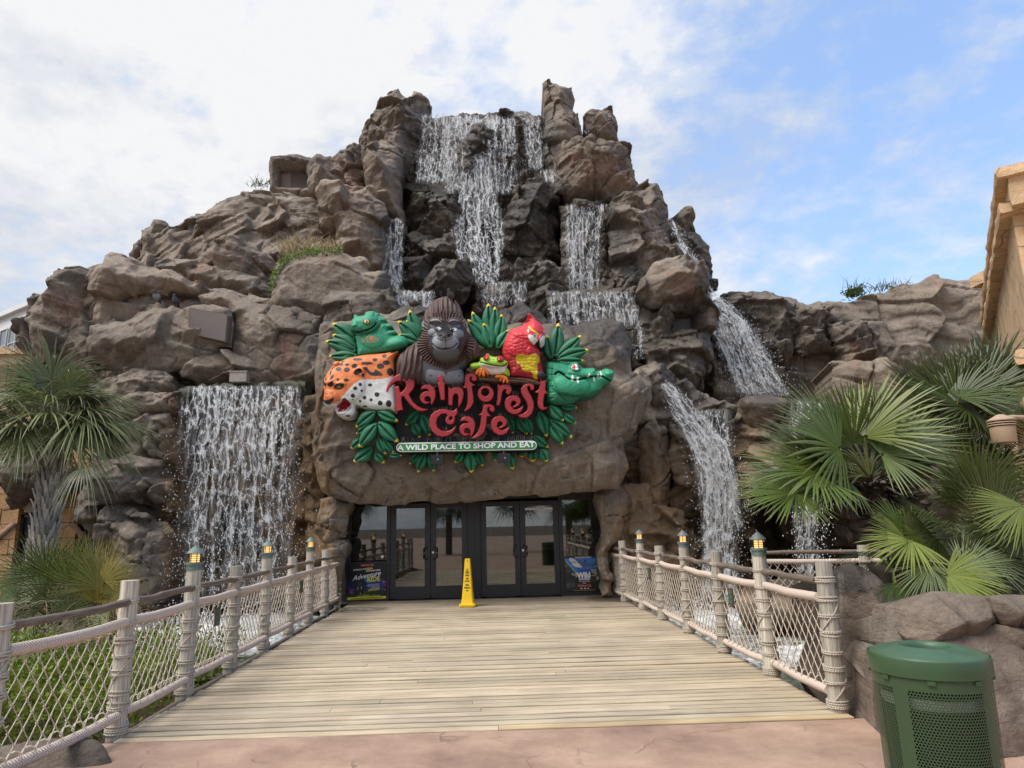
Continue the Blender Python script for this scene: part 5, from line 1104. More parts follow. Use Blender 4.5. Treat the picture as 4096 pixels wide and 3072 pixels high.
o = mb.build('bird_spikes', WIRE, sign); o['kind'] = 'stuff'
# --- the two floodlights hung under the motto board
FLOOD = mat('floodlight_black', srgb(30, 31, 33), .45, .2)
for i, (cx, cy) in enumerate(((884, 470), (1415, 458))):
    a = at_y(*D2(cx-48, cy-36), YS-.35); c = at_y(*D2(cx+48, cy+36), YS-.35)
    t = thing('floodlight', ['square black floodlight under the motto board below the word PLACE', 'square black floodlight under the motto board below the word SHOP'][i], 'floodlight', (a+c)/2, 'floodlights under the sign')
    mb = MB(); w_, h_ = abs(c[0]-a[0]), abs(a[2]-c[2]); m0 = (a+c)/2
    mb.box(m0+[0, .05, 0], (w_, .10, h_)); mb.box(m0+[0, .11, 0], (w_*.8, .04, h_*.8)); mb.build('housing', FLOOD, t, smooth=False)
    mb = MB(); mb.tube([m0+[0, .1, h_*.3], m0+[0, .12, h_*.75], m0+[0, .36, h_*.8]], .02, 6); mb.build('bracket', FLOOD, t)
    mb = MB(); mb.box(m0+[.02, -.003, 0], (.022, .006, .032)); mb.build('sticker', WIRE, t, smooth=False)
# ---------------------------------------------------------------- entrance: black metal frame, two pairs of glass doors, side lights
YD = 16.05
FRAME = mat('black_door_metal', srgb(38, 38, 41), .45, .0, noise=(6, .15, 4)); STEEL = mat('handle_steel', srgb(70, 68, 66), .35, .8); CHROME = mat('lock_chrome', srgb(205, 205, 202), .25, .7)
def glass_material():
    m = bpy.data.materials.new('door_glass'); m.use_nodes = True; n = m.node_tree.nodes; L = m.node_tree.links
    n.remove(n['Principled BSDF'])
    t = n.new('ShaderNodeBsdfTransparent'); t.inputs[0].default_value = (.42, .43, .41, 1)
    g = n.new('ShaderNodeBsdfGlossy'); g.inputs['Roughness'].default_value = .015; g.inputs[0].default_value = (.9, .93, .92, 1)
    fr = n.new('ShaderNodeFresnel'); fr.inputs[0].default_value = 1.7
    ad = n.new('ShaderNodeMath'); ad.operation = 'ADD'; ad.inputs[1].default_value = .09; L.new(fr.outputs[0], ad.inputs[0])
    x = n.new('ShaderNodeMixShader'); L.new(ad.outputs[0], x.inputs[0]); L.new(t.outputs[0], x.inputs[1]); L.new(g.outputs[0], x.inputs[2]); L.new(x.outputs[0], n['Material Output'].inputs[0])
    return m
GLASS = glass_material()
ent = thing('entrance', 'black metal entrance with two pairs of glass doors under the rock overhang', 'entrance', (-.3, YD, 0))
def X(vx): return vy(vx, 1190, YD)[0]
xs = dict(sl0=X(752), l0=X(843), l1=X(930), l2=X(1010), r0=X(1039), r1=X(1124), r2=X(1209), sr1=X(1304))
ZT, ZH = 2.24, 2.17
b = MB()
b.box(((xs['sl0']+xs['sr1'])/2, YD+.02, ZT+.06), (xs['sr1']-xs['sl0']+.3, .14, .13))
for a, c in ((xs['l0']-.05, xs['l0']), (xs['l2'], xs['r0']), (xs['r2'], xs['r2']+.05), (xs['sl0']-.1, xs['sl0']+.02), (xs['sr1']-.02, xs['sr1']+.1)): b.box(((a+c)/2, YD, ZT/2), (c-a, .12, ZT))
b.build('frame', FRAME, ent, smooth=False)
b = MB(); b.box(((xs['l2']+xs['r0'])/2, YD-.075, ZT/2), (.03, .03, ZT)); 
for a in (xs['l2']+.03, xs['r0']-.03): b.box((a, YD-.07, ZT/2), (.012, .02, ZT))
b.build('mullion_trim', FRAME, ent, smooth=False)
b = MB(); b.box(((xs['l0']+xs['r2'])/2, YD-.06, .008), (xs['r2']-xs['l0'], .2, .016)); b.build('threshold', STEEL, ent, smooth=False)
def door(x0, x1, hinge):
    x0 += .006; x1 -= .006; st = .125; zb = .27; zt = 2.06; b = MB()
    b.box((x0+st/2, YD, ZH/2+.02), (st, .055, ZH-.03)); b.box((x1-st/2, YD, ZH/2+.02), (st, .055, ZH-.03))
    xm = (x0+x1)/2; wi = x1-x0-2*st
    b.box((xm, YD, (zb+.03)/2+.01), (wi, .055, zb-.0)); b.box((xm, YD, (zt+ZH)/2), (wi, .055, ZH-zt))
    d = b.build('door', FRAME, ent, smooth=False)
    b = MB(); b.box((xm, YD, (zb+zt)/2), (wi, .012, zt-zb)); b.build('glass', GLASS, d, smooth=False)
    hx = x1-.10 if hinge == 'l' else x0+.10; s = 1 if hinge == 'l' else -1
    b = MB(); t = np.linspace(0, 1, 20); zc = 1.03
    pts = [(hx+s*.03, YD-.03, zc+.13), (hx+s*.01, YD-.09, zc+.13), (hx-s*.045, YD-.10, zc+.115), (hx-s*.05, YD-.10, zc), (hx-s*.045, YD-.10, zc-.115), (hx+s*.01, YD-.09, zc-.13), (hx+s*.03, YD-.03, zc-.13)]
    b.tube(smooth_poly(pts, 5, False) if False else np.array([[np.interp(u, np.linspace(0, 1, 7), [p[k] for p in pts]) for k in range(3)] for u in np.linspace(0, 1, 25)]), .014, 8); b.build('handle', STEEL, d)
    b = MB(); b.box((xm, YD+.045, zc-.03), (wi+.1, .05, .075)); b.build('push_bar', STEEL, d, smooth=False)
    if hinge == 'r':
        b = MB(); b.tube([(x0+.055, YD-.026, 1.045), (x0+.055, YD-.042, 1.045)], .026, 14); b.build('lock', CHROME, d, sharp=40)
    return d, x0+st, x1-st
door(xs['l0'], xs['l1'], 'l'); door(xs['l1'], xs['l2'], 'r'); door(xs['r0'], xs['r1'], 'l'); dd, g0, g1 = door(xs['r1'], xs['r2'], 'r')
b = MB(); b.box(((g0+g1)/2, YD-.014, 1.985), (g1-g0-.01, .006, .055)); b.build('glass_strip', mat('pale_strip', srgb(214, 216, 206), .5), dd, smooth=False)
text_mesh('strip_text', 'PULL   DOOR', ((g0+g1)/2, YD-.0185, 1.985), .03, NEARBLK, dd, .01)
def sidelight(x0, x1, zsplit):
    b = MB(); xm = (x0+x1)/2; wi = x1-x0
    b.box((xm, YD, ZT-.03), (wi, .06, .06)); b.box((xm, YD, zsplit), (wi, .07, .07)); b.box((xm, YD, .05), (wi, .07, .10)); b.box((xm, YD+.01, zsplit/2+.03), (wi, .03, zsplit-.12))
    for u in (x0+.02, x1-.02): b.box((u, YD+.002, ZT/2), (.04, .05, ZT))
    s = b.build('sidelight', FRAME, ent, smooth=False)
    b = MB(); b.box((xm, YD, (zsplit+ZT)/2), (wi, .012, ZT-zsplit-.12)); b.build('glass', GLASS, s, smooth=False); return s
sidelight(xs['sl0']+.02, xs['l0']-.05, .84); sidelight(xs['r2']+.05, xs['sr1']-.02, .80)
STK = mat('round_sticker', srgb(120, 40, 46), .5)
b = MB(); p = at_y(*(1200+520*.63291, 1900+517*.63291), YD-.02); b.tube([p, p-[0, .004, 0]], .05, 20); so = b.build('sticker', STK, ent, sharp=40)
b = MB(); figure(b, lambda x, y: (1200+x*.63291, 1900+y*.63291), YD-.027, [(520,527),(511,516),(512,509),(518,509),(520,512),(522,509),(528,509),(529,516)], .002, .01, srgb(230, 226, 220), h=.004, back=.001, flat=True); b.build('heart', LETTER, so)
# dim room behind the glass
ROOM = mat('lobby_wall', srgb(92, 84, 72), .9, noise=(1.5, .3, 4)); LFLOOR = mat('lobby_floor', srgb(92, 84, 74), .35, noise=(2, .2, 4))
lobby = thing('lobby', 'dim lobby behind the glass doors with pale inner door frames', 'lobby', (-.3, 18.5, 0))
b = MB(); xa, xb = xs['sl0']-.5, xs['sr1']+.5
b.box(((xa+xb)/2, 20.6, 1.3), (xb-xa, .1, 2.8)); b.box((xa, 18.4, 1.3), (.1, 4.4, 2.8)); b.box((xb, 18.4, 1.3), (.1, 4.4, 2.8)); b.box(((xa+xb)/2, 18.4, 2.72), (xb-xa, 4.4, .1)); b.build('walls', ROOM, lobby, smooth=False)
b = MB(); b.box(((xa+xb)/2, 18.4, -.03), (xb-xa, 4.4, .06)); b.build('floor', LFLOOR, lobby, smooth=False)
INNER = mat('inner_door_frame', srgb(178, 172, 158), .6)
for a, c in ((xs['l0']+.1, xs['l1']+.15), (xs['l1']+.15, xs['l2']+.1), (xs['r0']+.2, xs['r1']+.2)):
    b = MB(); y = 17.7
    for u in (a+.04, c-.04): b.box((u, y, 1.1), (.09, .06, 2.2))
    b.box(((a+c)/2, y, 2.15), (c-a-.17, .06, .09)); b.box(((a+c)/2, y, .1), (c-a-.17, .06, .12)); b.build('inner_door_frame', INNER, lobby, smooth=False)
p = vy(1255, 1142, 17.2); t_ = MB(); t_.box(p, (.62, .03, .26)); nb = t_.build('notice_board', mat('notice_brown', srgb(70, 56, 34), .7), lobby, smooth=False)
GOLD = mat('gold_print', srgb(170, 140, 60), .6)
for i, s in enumerate(('SHIRTS AND', 'SHOES MUST BE', 'WORN TO ENTER')): text_mesh('notice_text', s, p+np.array([0, -.018, .07-.07*i]), .06, GOLD, nb, .01)
# ---------------------------------------------------------------- posters on the lower panels
PRINT = mat('poster_print', rough=.42, vcol=True)
def PL(x, y): return (1370+x*.120555, 2230+y*.120555)
def PR(x, y): return (2240+x*.102459, 2210+y*.102459)
YP = YD-.046
K2 = srgb
pl = thing('poster', 'dark blue advertising poster reading Adventure Ride, yellow band along its foot', 'poster', at_y(*PL(790, 1400), YP))
b = MB(); rs = np.random.RandomState(5)
P1 = [('e',560,1000,420,330,K2(16,34,70)),('e',1050,900,330,300,K2(22,52,110)),('e',850,760,120,70,K2(70,130,170)),('e',980,950,150,140,K2(30,70,130)),('e',700,1210,520,90,K2(34,56,24)),('e',720,1280,240,60,K2(120,140,40)),('e',1130,1260,140,50,K2(130,150,50)),('e',1150,1140,260,100,K2(30,44,30)),
      ('p',[(390,800),(450,765),(560,765),(700,765),(790,800),(800,900),(740,940),(700,1000),(690,1230),(430,1230),(410,1000),(400,900)],K2(24,28,34)),('e',580,860,80,90,K2(44,50,58)),('l',[(520,975),(505,1060)],22,K2(190,190,186)),('l',[(622,970),(634,1035)],22,K2(190,190,186)),('e',600,1200,18,18,K2(236,236,180))]
for i in range(26):
    cx, cy = ((300, 1100) if i < 14 else (1370, 860)); P1.append(('e', cx+rs.normal(0, 60), cy+rs.normal(0, 70), rs.uniform(8, 24), rs.uniform(8, 24), K2(150+rs.randint(60), 40+rs.randint(50), 170+rs.randint(50))))
P1 += [('e',1415,1070,26,30,K2(160,50,60)),('e',735,1145,24,20,K2(150,60,60)),('p',[(145,1328),(1445,1272),(1440,1362),(142,1418)],K2(216,200,60))]
figure(b, PL, YP, [(190,190),(1455,140),(1445,1365),(140,1420)], .006, .01, K2(15, 16, 24), paints=P1, h=.007, smooth=False, back=.006, flat=True)
b.build('print', PRINT, pl)
PINK = mat('pink_print', srgb(222, 110, 112), .5); YELP = mat('yellow_print', srgb(226, 206, 50), .5)
def ptext(T, s, x, y, hpx, m, parent, wpx=None, bold=.0, rot=0., shear=0., dy=.012):
    p = at_y(*T(x, y), YP-dy); k = mpp(T, YP); o = text_mesh('print_text', s, p, hpx*k*1.40, m, parent, bold, 1.0, 0., .0015, shear=shear)
    xsz = max(v.co.x for v in o.data.vertices)-min(v.co.x for v in o.data.vertices)
    sx = wpx*k/xsz if wpx else 1
    o.data.transform(Matrix.Translation(Vector(p)) @ Matrix.Rotation(-rot, 4, 'Y') @ Matrix.Diagonal((sx, 1, 1, 1)) @ Matrix.Translation(-Vector(p)))
    return o
ptext(PL, 'Rainforest Cafe', 820, 250, 70, PINK, pl, 420, .03, .03)
ptext(PL, 'EXPERIENCE THE', 565, 405, 46, WHITE, pl, 410, .02, .06); ptext(PL, 'NEW!', 892, 375, 66, YELP, pl, 205, .04, .05)
ptext(PL, 'RAINFOREST RIVER', 1020, 435, 50, WHITE, pl, 475, .02, .06)
ptext(PL, 'Adventure', 790, 610, 150, WHITE, pl, 960, .012, .17, .45)
ptext(PL, 'RIDE', 1030, 725, 150, YELP, pl, 420, .035, .06)
for i, (a, c) in enumerate(((840,1230),(800,1230),(850,1230),(950,1230),(945,1230))): 
    q = MB(); P = [at_y(*PL(a, 895+36*i), YP-.012), at_y(*PL(c, 875+36*i), YP-.012)]; q.tube(P, .0035, 4); q.build('print_line', WHITE, pl)
ptext(PL, 'OPEN DAILY', 1040, 1070, 62, YELP, pl, 380, .03, .10)
ptext(PL, 'PURCHASE YOUR TICKETS IN OUR RETAIL VILLAGE TODAY!', 795, 1350, 34, NEARBLK, pl, 1030, .0, .035)
pr = thing('poster', 'blue shark poster reading Wild Explorer with a gorilla and a dinosaur', 'poster', at_y(*PR(930, 1500), YP))
b = MB()
P2 = [('p',[(180,150),(1615,120),(1615,230),(1180,930),(900,1050),(650,830),(180,260)],K2(62,116,196)),('e',950,760,260,120,K2(40,88,170)),('p',[(180,150),(1615,120),(1615,190),(180,230)],K2(24,30,44)),
      ('l',[(185,270),(640,810)],34,K2(110,190,220)),('l',[(1615,240),(1390,560)],34,K2(90,180,215)),('p',[(190,340),(420,600),(650,860),(680,960),(190,560)],K2(96,92,40)),('e',620,880,50,80,K2(214,190,90)),('p',[(1615,330),(1420,590),(1640,900)],K2(84,78,44)),
      ('p',[(352,250),(400,205),(560,205),(700,240),(860,330),(1000,370),(1150,425),(1300,430),(1420,480),(1260,540),(1120,510),(1000,560),(850,590),(650,570),(480,490),(400,350)],K2(70,94,140)),('p',[(352,250),(380,210),(500,230),(620,300),(700,400),(820,510),(860,575),(650,570),(480,490),(450,400),(370,320)],K2(206,206,200)),('l',[(450,388),(540,368),(640,380)],22,K2(40,40,48)),('p',[(930,330),(1010,270),(1035,390)],K2(48,62,88)),('p',[(1350,430),(1418,270),(1420,490)],K2(44,58,84)),('p',[(690,600),(745,610),(720,670)],K2(40,60,100)),('p',[(1230,540),(1270,510),(1255,555)],K2(44,58,84)),('e',685,250,14,16,K2(20,20,26)),
      ('p',[(200,640),(330,570),(450,620),(560,760),(610,920),(600,1060),(480,1160),(700,1250),(760,1500),(230,1510),(205,1000)],K2(40,40,42)),('e',380,720,140,90,K2(66,66,68)),('e',430,900,110,130,K2(28,28,30)),('p',[(430,830),(520,810),(570,900),(510,900)],K2(150,154,160)),('e',330,1270,110,110,K2(72,70,70)),('e',500,1250,90,110,K2(66,64,64)),
      ('p',[(1120,700),(1180,640),(1320,600),(1400,590),(1530,740),(1640,880),(1660,1100),(1420,1110),(1220,1100),(1210,900)],K2(56,58,48)),('p',[(1180,660),(1320,640),(1450,760),(1420,870),(1300,830)],K2(130,146,146)),('e',1385,655,34,18,K2(220,210,140)),('p',[(1230,890),(1420,890),(1380,1000),(1260,1030)],K2(60,24,20)),('l',[(1230,895),(1410,905)],22,K2(210,170,90)),('p',[(1420,960),(1500,930),(1520,1000),(1440,1070)],K2(150,160,166)),
      ('e',835,1400,40,24,K2(216,216,214)),('e',970,1398,45,24,K2(216,216,214)),('e',1098,1398,42,20,K2(216,216,214)),('p',[(895,1185),(1005,1180),(1005,1205),(895,1210)],K2(190,190,120))]
figure(b, PR, YP, [(176,150),(1618,118),(1690,1500),(225,1530)], .006, .01, K2(26, 26, 24), paints=P2, h=.0065, smooth=False, back=.006, flat=True); b.build('print', PRINT, pr)
ptext(PR, 'DISCOVER NEW WORLDS', 900, 192, 48, WHITE, pr, 630, .02, .01)
ptext(PR, 'Wild', 930, 895, 210, WHITE, pr, 530, .05, .03); ptext(PR, 'EXPLORER', 955, 1048, 62, WHITE, pr, 435, .05, .01); ptext(PR, '4D EXPERIENCE', 960, 1135, 30, WHITE, pr, 420, .01, .01)
ptext(PR, 'Rainforest Cafe', 965, 1290, 90, PINK, pr, 500, .03, .01)
q = MB(); q.tube([at_y(*PR(540, 1490), YP-.012), at_y(*PR(1395, 1465), YP-.012)], .005, 4); q.build('print_line', mat('ochre_print', srgb(190, 160, 60), .6), pr)
# ---------------------------------------------------------------- wet floor sign
def wet_floor():
    p = vz(1011, 1310, .0); ang = .10; R = rotz(-ang)
    t = thing('wet_floor_sign', 'tall narrow yellow wet floor sign standing on the boardwalk before the doors', 'wet floor sign', p)
    YEL = mat('yellow_plastic', srgb(240, 196, 30), .42, noise=(8, .05, 3))
    H = 1.08
    prof = [(.0, .185), (.008, .190), (.055, .190), (.065, .178), (.07, .150), (.12, .138), (.2, .126), (.6, .094), (1.04, .064), (1.075, .060), (1.08, .052)]
    b = MB(); V = []
    for z, hw in prof:
        c = hw*.14+.006
        for sx, sy in ((-1, -1), (1, -1), (1, 1), (-1, 1)):
            pts = [(sx*hw, sy*(hw-c)), (sx*(hw-c), sy*hw)]
            if sx*sy < 0: pts = pts[::-1]
            V += [(x, y, z) for x, y in pts]
    V = np.array(V)@R.T+np.append(p[:2], .002); n = len(prof)
    i = np.arange(n-1)[:, None]*8; j = np.arange(8)[None]; j2 = (j+1) % 8
    b.add(V, np.stack([i+j, i+j2, i+8+j2, i+8+j], -1).reshape(-1, 4)); b.add(V[-8:], [[0, 1, 2, 3, 4, 5, 6, 7]])
    b.build('body', YEL, t, smooth=True, sharp=35)
    slope = math.atan2(.126-.064, .84)
    def pos(z, hw_off=.003):
        hw = np.interp(z, [a for a, _ in prof], [c for _, c in prof]); return R@np.array([0, -hw-hw_off, 0])+np.array([p[0], p[1], z])
    for s, z, sz, wd in (('CAUTION', .765, .034, .094), ('CUIDADO', .705, .034, .096), ('WET', .63, .036, .074), ('FLOOR', .575, .036, .108), ('PISO', .488, .036, .078), ('MOJADO', .428, .036, .138)):
        o = text_mesh('print_text', s, pos(z), sz*1.4, NEARBLK, t, .03, 1., 0., .0015, yaw=-ang, tilt=-slope)
        c = Vector(pos(z)); w0 = max((v.co-c).dot(Vector(R@[1, 0, 0])) for v in o.data.vertices)*2
        M_ = Matrix(R.tolist()).to_4x4(); o.data.transform(Matrix.Translation(c) @ M_ @ Matrix.Diagonal((wd/w0, 1, 1, 1)) @ M_.inverted() @ Matrix.Translation(-c))
    b = MB()
    tri = [(-.032, -.027), (.032, -.027), (0, .032)]
    for a, c in zip(tri, tri[1:]+tri[:1]):
        A, Bq = [pos(.825+q[1])+R@np.array([q[0], 0, 0]) for q in (a, c)]; b.tube([A, Bq], .0035, 5)
    b.tube([pos(.835), pos(.815)], .004, 5); b.tube([pos(.806), pos(.802)], .004, 5); b.build('warning_triangle', NEARBLK, t)
    b = MB(); q = pos(.362); b.box(q, (.055, .003, .02), R); b.build('emblem', NEARBLK, t, smooth=False)
    b = MB(); b.tube([pos(1.04, -.004), pos(1.04, .002)], .011, 12); b.tube([pos(1.028), pos(1.012)], .003, 5); b.build('hanging_hole', NEARBLK, t)
    for o in t.children: o.data.transform(Matrix.Translation(Vector(p)) @ Matrix.Scale(.885, 4) @ Matrix.Translation(-Vector(p)))
wet_floor()
# ---------------------------------------------------------------- litter bin
def bin_material():
    m = mat('green_bin_metal', srgb(52, 76, 48), .38, noise=(4.5, .18, 7)); n = m.node_tree.nodes; L = m.node_tree.links; b = n['Principled BSDF']
    return m
def perforated():
    m = mat('perforated_green_metal', srgb(52, 74, 47), .42); n = m.node_tree.nodes; L = m.node_tree.links; b = n['Principled BSDF']
    uv = n.new('ShaderNodeUVMap'); uv.uv_map = 'UVMap'; sp = n.new('ShaderNodeSeparateXYZ'); L.new(uv.outputs[0], sp.inputs[0])
    def M(op, x, y=None, z=None):
        q = n.new('ShaderNodeMath'); q.operation = op
        for i, v in enumerate((x, y, z)):
            if v is None: continue
            if isinstance(v, (int, float)): q.inputs[i].default_value = v
            else: L.new(v, q.inputs[i])
        return q.outputs[0]
    du, dv, r = .0160, .0139, .0054
    def dist(ou, ov):
        fu = M('SUBTRACT', M('FRACT', M('ADD', M('DIVIDE', sp.outputs[0], du), ou)), .5); fv = M('SUBTRACT', M('FRACT', M('ADD', M('DIVIDE', sp.outputs[1], dv*2), ov)), .5)
        return M('SQRT', M('ADD', M('POWER', M('MULTIPLY', fu, du), 2.), M('POWER', M('MULTIPLY', fv, dv*2), 2.)))
    d = M('MINIMUM', dist(0, 0), dist(.5, .5)); a = n.new('ShaderNodeVertexColor'); a.layer_name = 'Col'
    hole = M('MULTIPLY', M('LESS_THAN', d, r), M('GREATER_THAN', a.outputs['Color'], .5))
    tr = n.new('ShaderNodeBsdfTransparent'); ms = n.new('ShaderNodeMixShader'); L.new(hole, ms.inputs[0]); L.new(b.outputs[0], ms.inputs[1]); L.new(tr.outputs[0], ms.inputs[2]); L.new(ms.outputs[0], n['Material Output'].inputs[0])
    return m
def litter_bin():
    zr = .885
    c = at_z(2002*VS, 1412*VS, zr); c = np.array([c[0], c[1], 0]); Rr = .3
    t = thing('litter_bin', 'round green perforated metal litter bin with domed lid beside the rock planter', 'litter bin', c)
    GM = bin_material(); PF = perforated()
    rb = .288; rt = .300; z0, z1 = .05, .80; k = 160; n = 60
    a = np.arange(k+1)*2*math.pi/k; z = np.linspace(z0, z1, n); r = rb+(rt-rb)*(z-z0)/(z1-z0)
    V = np.stack([r[:, None]*np.cos(a), r[:, None]*np.sin(a), np.broadcast_to(z[:, None], (n, k+1))], -1)
    # plain vertical bands between four perforated panels
    ph = (a+1.23) % (math.pi/2); solid = (ph < .27)
    okz = (z > .075) & (z < .745)
    col = np.where((~solid)[None] & okz[:, None], 1., 0.)
    I = np.arange(n*(k+1)).reshape(n, k+1)
    b = MB(); b.add(V.reshape(-1, 3)+c, np.stack([I[:-1, :-1], I[:-1, 1:], I[1:, 1:], I[1:, :-1]], -1).reshape(-1, 4), np.repeat(col.reshape(-1, 1), 3, 1), np.stack([np.broadcast_to(a*.285, (n, k+1)), np.broadcast_to(z[:, None], (n, k+1))], -1).reshape(-1, 2))
    b.build('perforated_body', PF, t)
    b = MB(); b.lathe([(.235, .06), (.262, .80), (.255, .80), (.23, .07)], c, 40); b.build('liner', mat('bin_liner_black', srgb(16, 17, 16), .6), t, sharp=40)
    b = MB(); b.lathe([(.2585, .645), (.2615, .655), (.2645, .69), (.2625, .70)], c, 40); b.build('bag_edge', mat('bin_bag_grey', srgb(150, 156, 152), .4), t)
    b = MB(); b.lathe([(.306, .800), (.312, .805), (.313, .83), (.313, .885), (.310, .892), (.305, .892), (.303, .805), (.304, .80)], c, 96); b.build('rim_band', GM, t, sharp=40)
    b = MB(); b.lathe([(.272, .0), (.292, .004), (.294, .055), (.284, .062)], c, 64); b.build('base_ring', GM, t, sharp=40)
    LID = mat('green_bin_lid', srgb(60, 88, 62), .46, noise=(7, .28, 8))
    b = MB(); b.lathe([(.304, .868), (.302, .890), (.296, .897), (.25, .912), (.19, .925), (.150, .932), (.138, .932), (.126, .922), (.118, .905), (.118, .86)], c, 96); b.build('lid', LID, t, sharp=60)
    b = MB(); b.lathe([(.118, .868), (.0, .867)], c, 40); b.build('opening', mat('bin_opening_dark', srgb(14, 16, 15), .8), t)
    for o_ in t.children: o_.data.transform(Matrix.Translation(Vector(c)) @ Matrix.Diagonal((.94, .94, 1, 1)) @ Matrix.Translation(-Vector(c)))
    for s in range(8):
        b = MB(); q = (s+.3)*math.pi/4; b.box(c+np.array([.287*math.cos(q), .287*math.sin(q), .790]), (.012, .035, .02), rotz(q)); b.build('band_clip', GM, t, smooth=False)
litter_bin()
# ---------------------------------------------------------------- palms, shrubs, grasses
def leaf_material(name, rough=.45, trans=.25):
    m = mat(name, rough=rough, vcol=True); n = m.node_tree.nodes; L = m.node_tree.links; b = n['Principled BSDF']
    a = [x for x in n if x.type == 'VERTEX_COLOR'][0]
    t = n.new('ShaderNodeBsdfTranslucent'); L.new(a.outputs['Color'], t.inputs[0]); x = n.new('ShaderNodeMixShader'); x.inputs[0].default_value = trans
    L.new(b.outputs[0], x.inputs[1]); L.new(t.outputs[0], x.inputs[2]); L.new(x.outputs[0], n['Material Output'].inputs[0]); return m
FROND = leaf_material('palm_frond', .42, .18); BARK = mat('palm_bark', rough=.9, vcol=True, noise=(16, .35, 6), bump=(30, .5)); SHRUB = leaf_material('shrub_leaf', .5, .3)
def fan_leaf(mb, hub, axis, nrm, R, n=34, spread=2.1, droop=.18, cup=.12, rs=random, col=(.06, .12, .03), tip=(.16, .17, .06), fused=.42, thin=1.0, bentip=0.):
    hub = np.asarray(hub, float); e1 = np.asarray(axis, float); e1 /= np.linalg.norm(e1); nn = np.asarray(nrm, float); nn = nn-e1*nn.dot(e1); nn /= np.linalg.norm(nn); e2 = np.cross(nn, e1)
    th = np.linspace(-spread, spread, n)+rs.normal(0, .015, n); dth = 2*spread/n
    L = R*(.74+.26*np.cos(th*.8))*rs.uniform(.9, 1.06, n)
    s = np.array([.04, .2, .42, .62, .8, .92, 1.0]); k = len(s)
    d = np.cos(th)[:, None]*e1+np.sin(th)[:, None]*e2; lat = -np.sin(th)[:, None]*e1+np.cos(th)[:, None]*e2
    bend = rs.uniform(.6, 1.4, n)*droop+bentip*rs.uniform(0, 1, n)**2
    c = hub+d[:, None]*(L[:, None]*s)[..., None]+nn*(cup*L[:, None]*(s*(1-.5*s)))[..., None]
    c[..., 2] -= (bend*L)[:, None]*s**2.2
    c += lat[:, None]*(rs.normal(0, .02, n)*L)[:, None, None]*(s**2)[None, :, None]
    w = np.where(s < fused, s*dth*1.02, fused*dth*((1-s)/(1-fused))**.75)*thin
    W = .5*L[:, None]*w*np.where(s < fused, 1, .92)
    fold = nn*(.30*W)[..., None]
    P = np.stack([c-lat[:, None]*W[..., None], c+fold, c+lat[:, None]*W[..., None]], 2).reshape(-1, 3)
    i = (np.arange(n)[:, None, None]*k+np.arange(k-1)[None, :, None])*3+np.arange(2)[None, None]
    F = np.stack([i, i+1, i+4, i+3], -1).reshape(-1, 4)
    g = rs.uniform(.75, 1.25, n); t = np.clip((s-.55)/.45, 0, 1)[None]**1.5*rs.uniform(.2, 1, n)[:, None]
    cc = np.asarray(col)[None, None]*g[:, None, None]*(1-t[..., None])+np.asarray(tip)[None, None]*t[..., None]
    mb.add(P, F, np.repeat(cc.reshape(-1, 3), 3, 0))
def petiole(mb, a, b_, r=.012, col=(.12, .14, .05), sag=.05):
    q = np.linspace(0, 1, 8); P = np.outer(1-q, a)+np.outer(q, b_); P[:, 2] += sag*np.sin(q*math.pi); mb.tube(P, np.linspace(r*1.5, r, 8), 5, col=col)
def pic(phi): return np.array([math.cos(phi), 0, math.sin(phi)])
D = math.radians
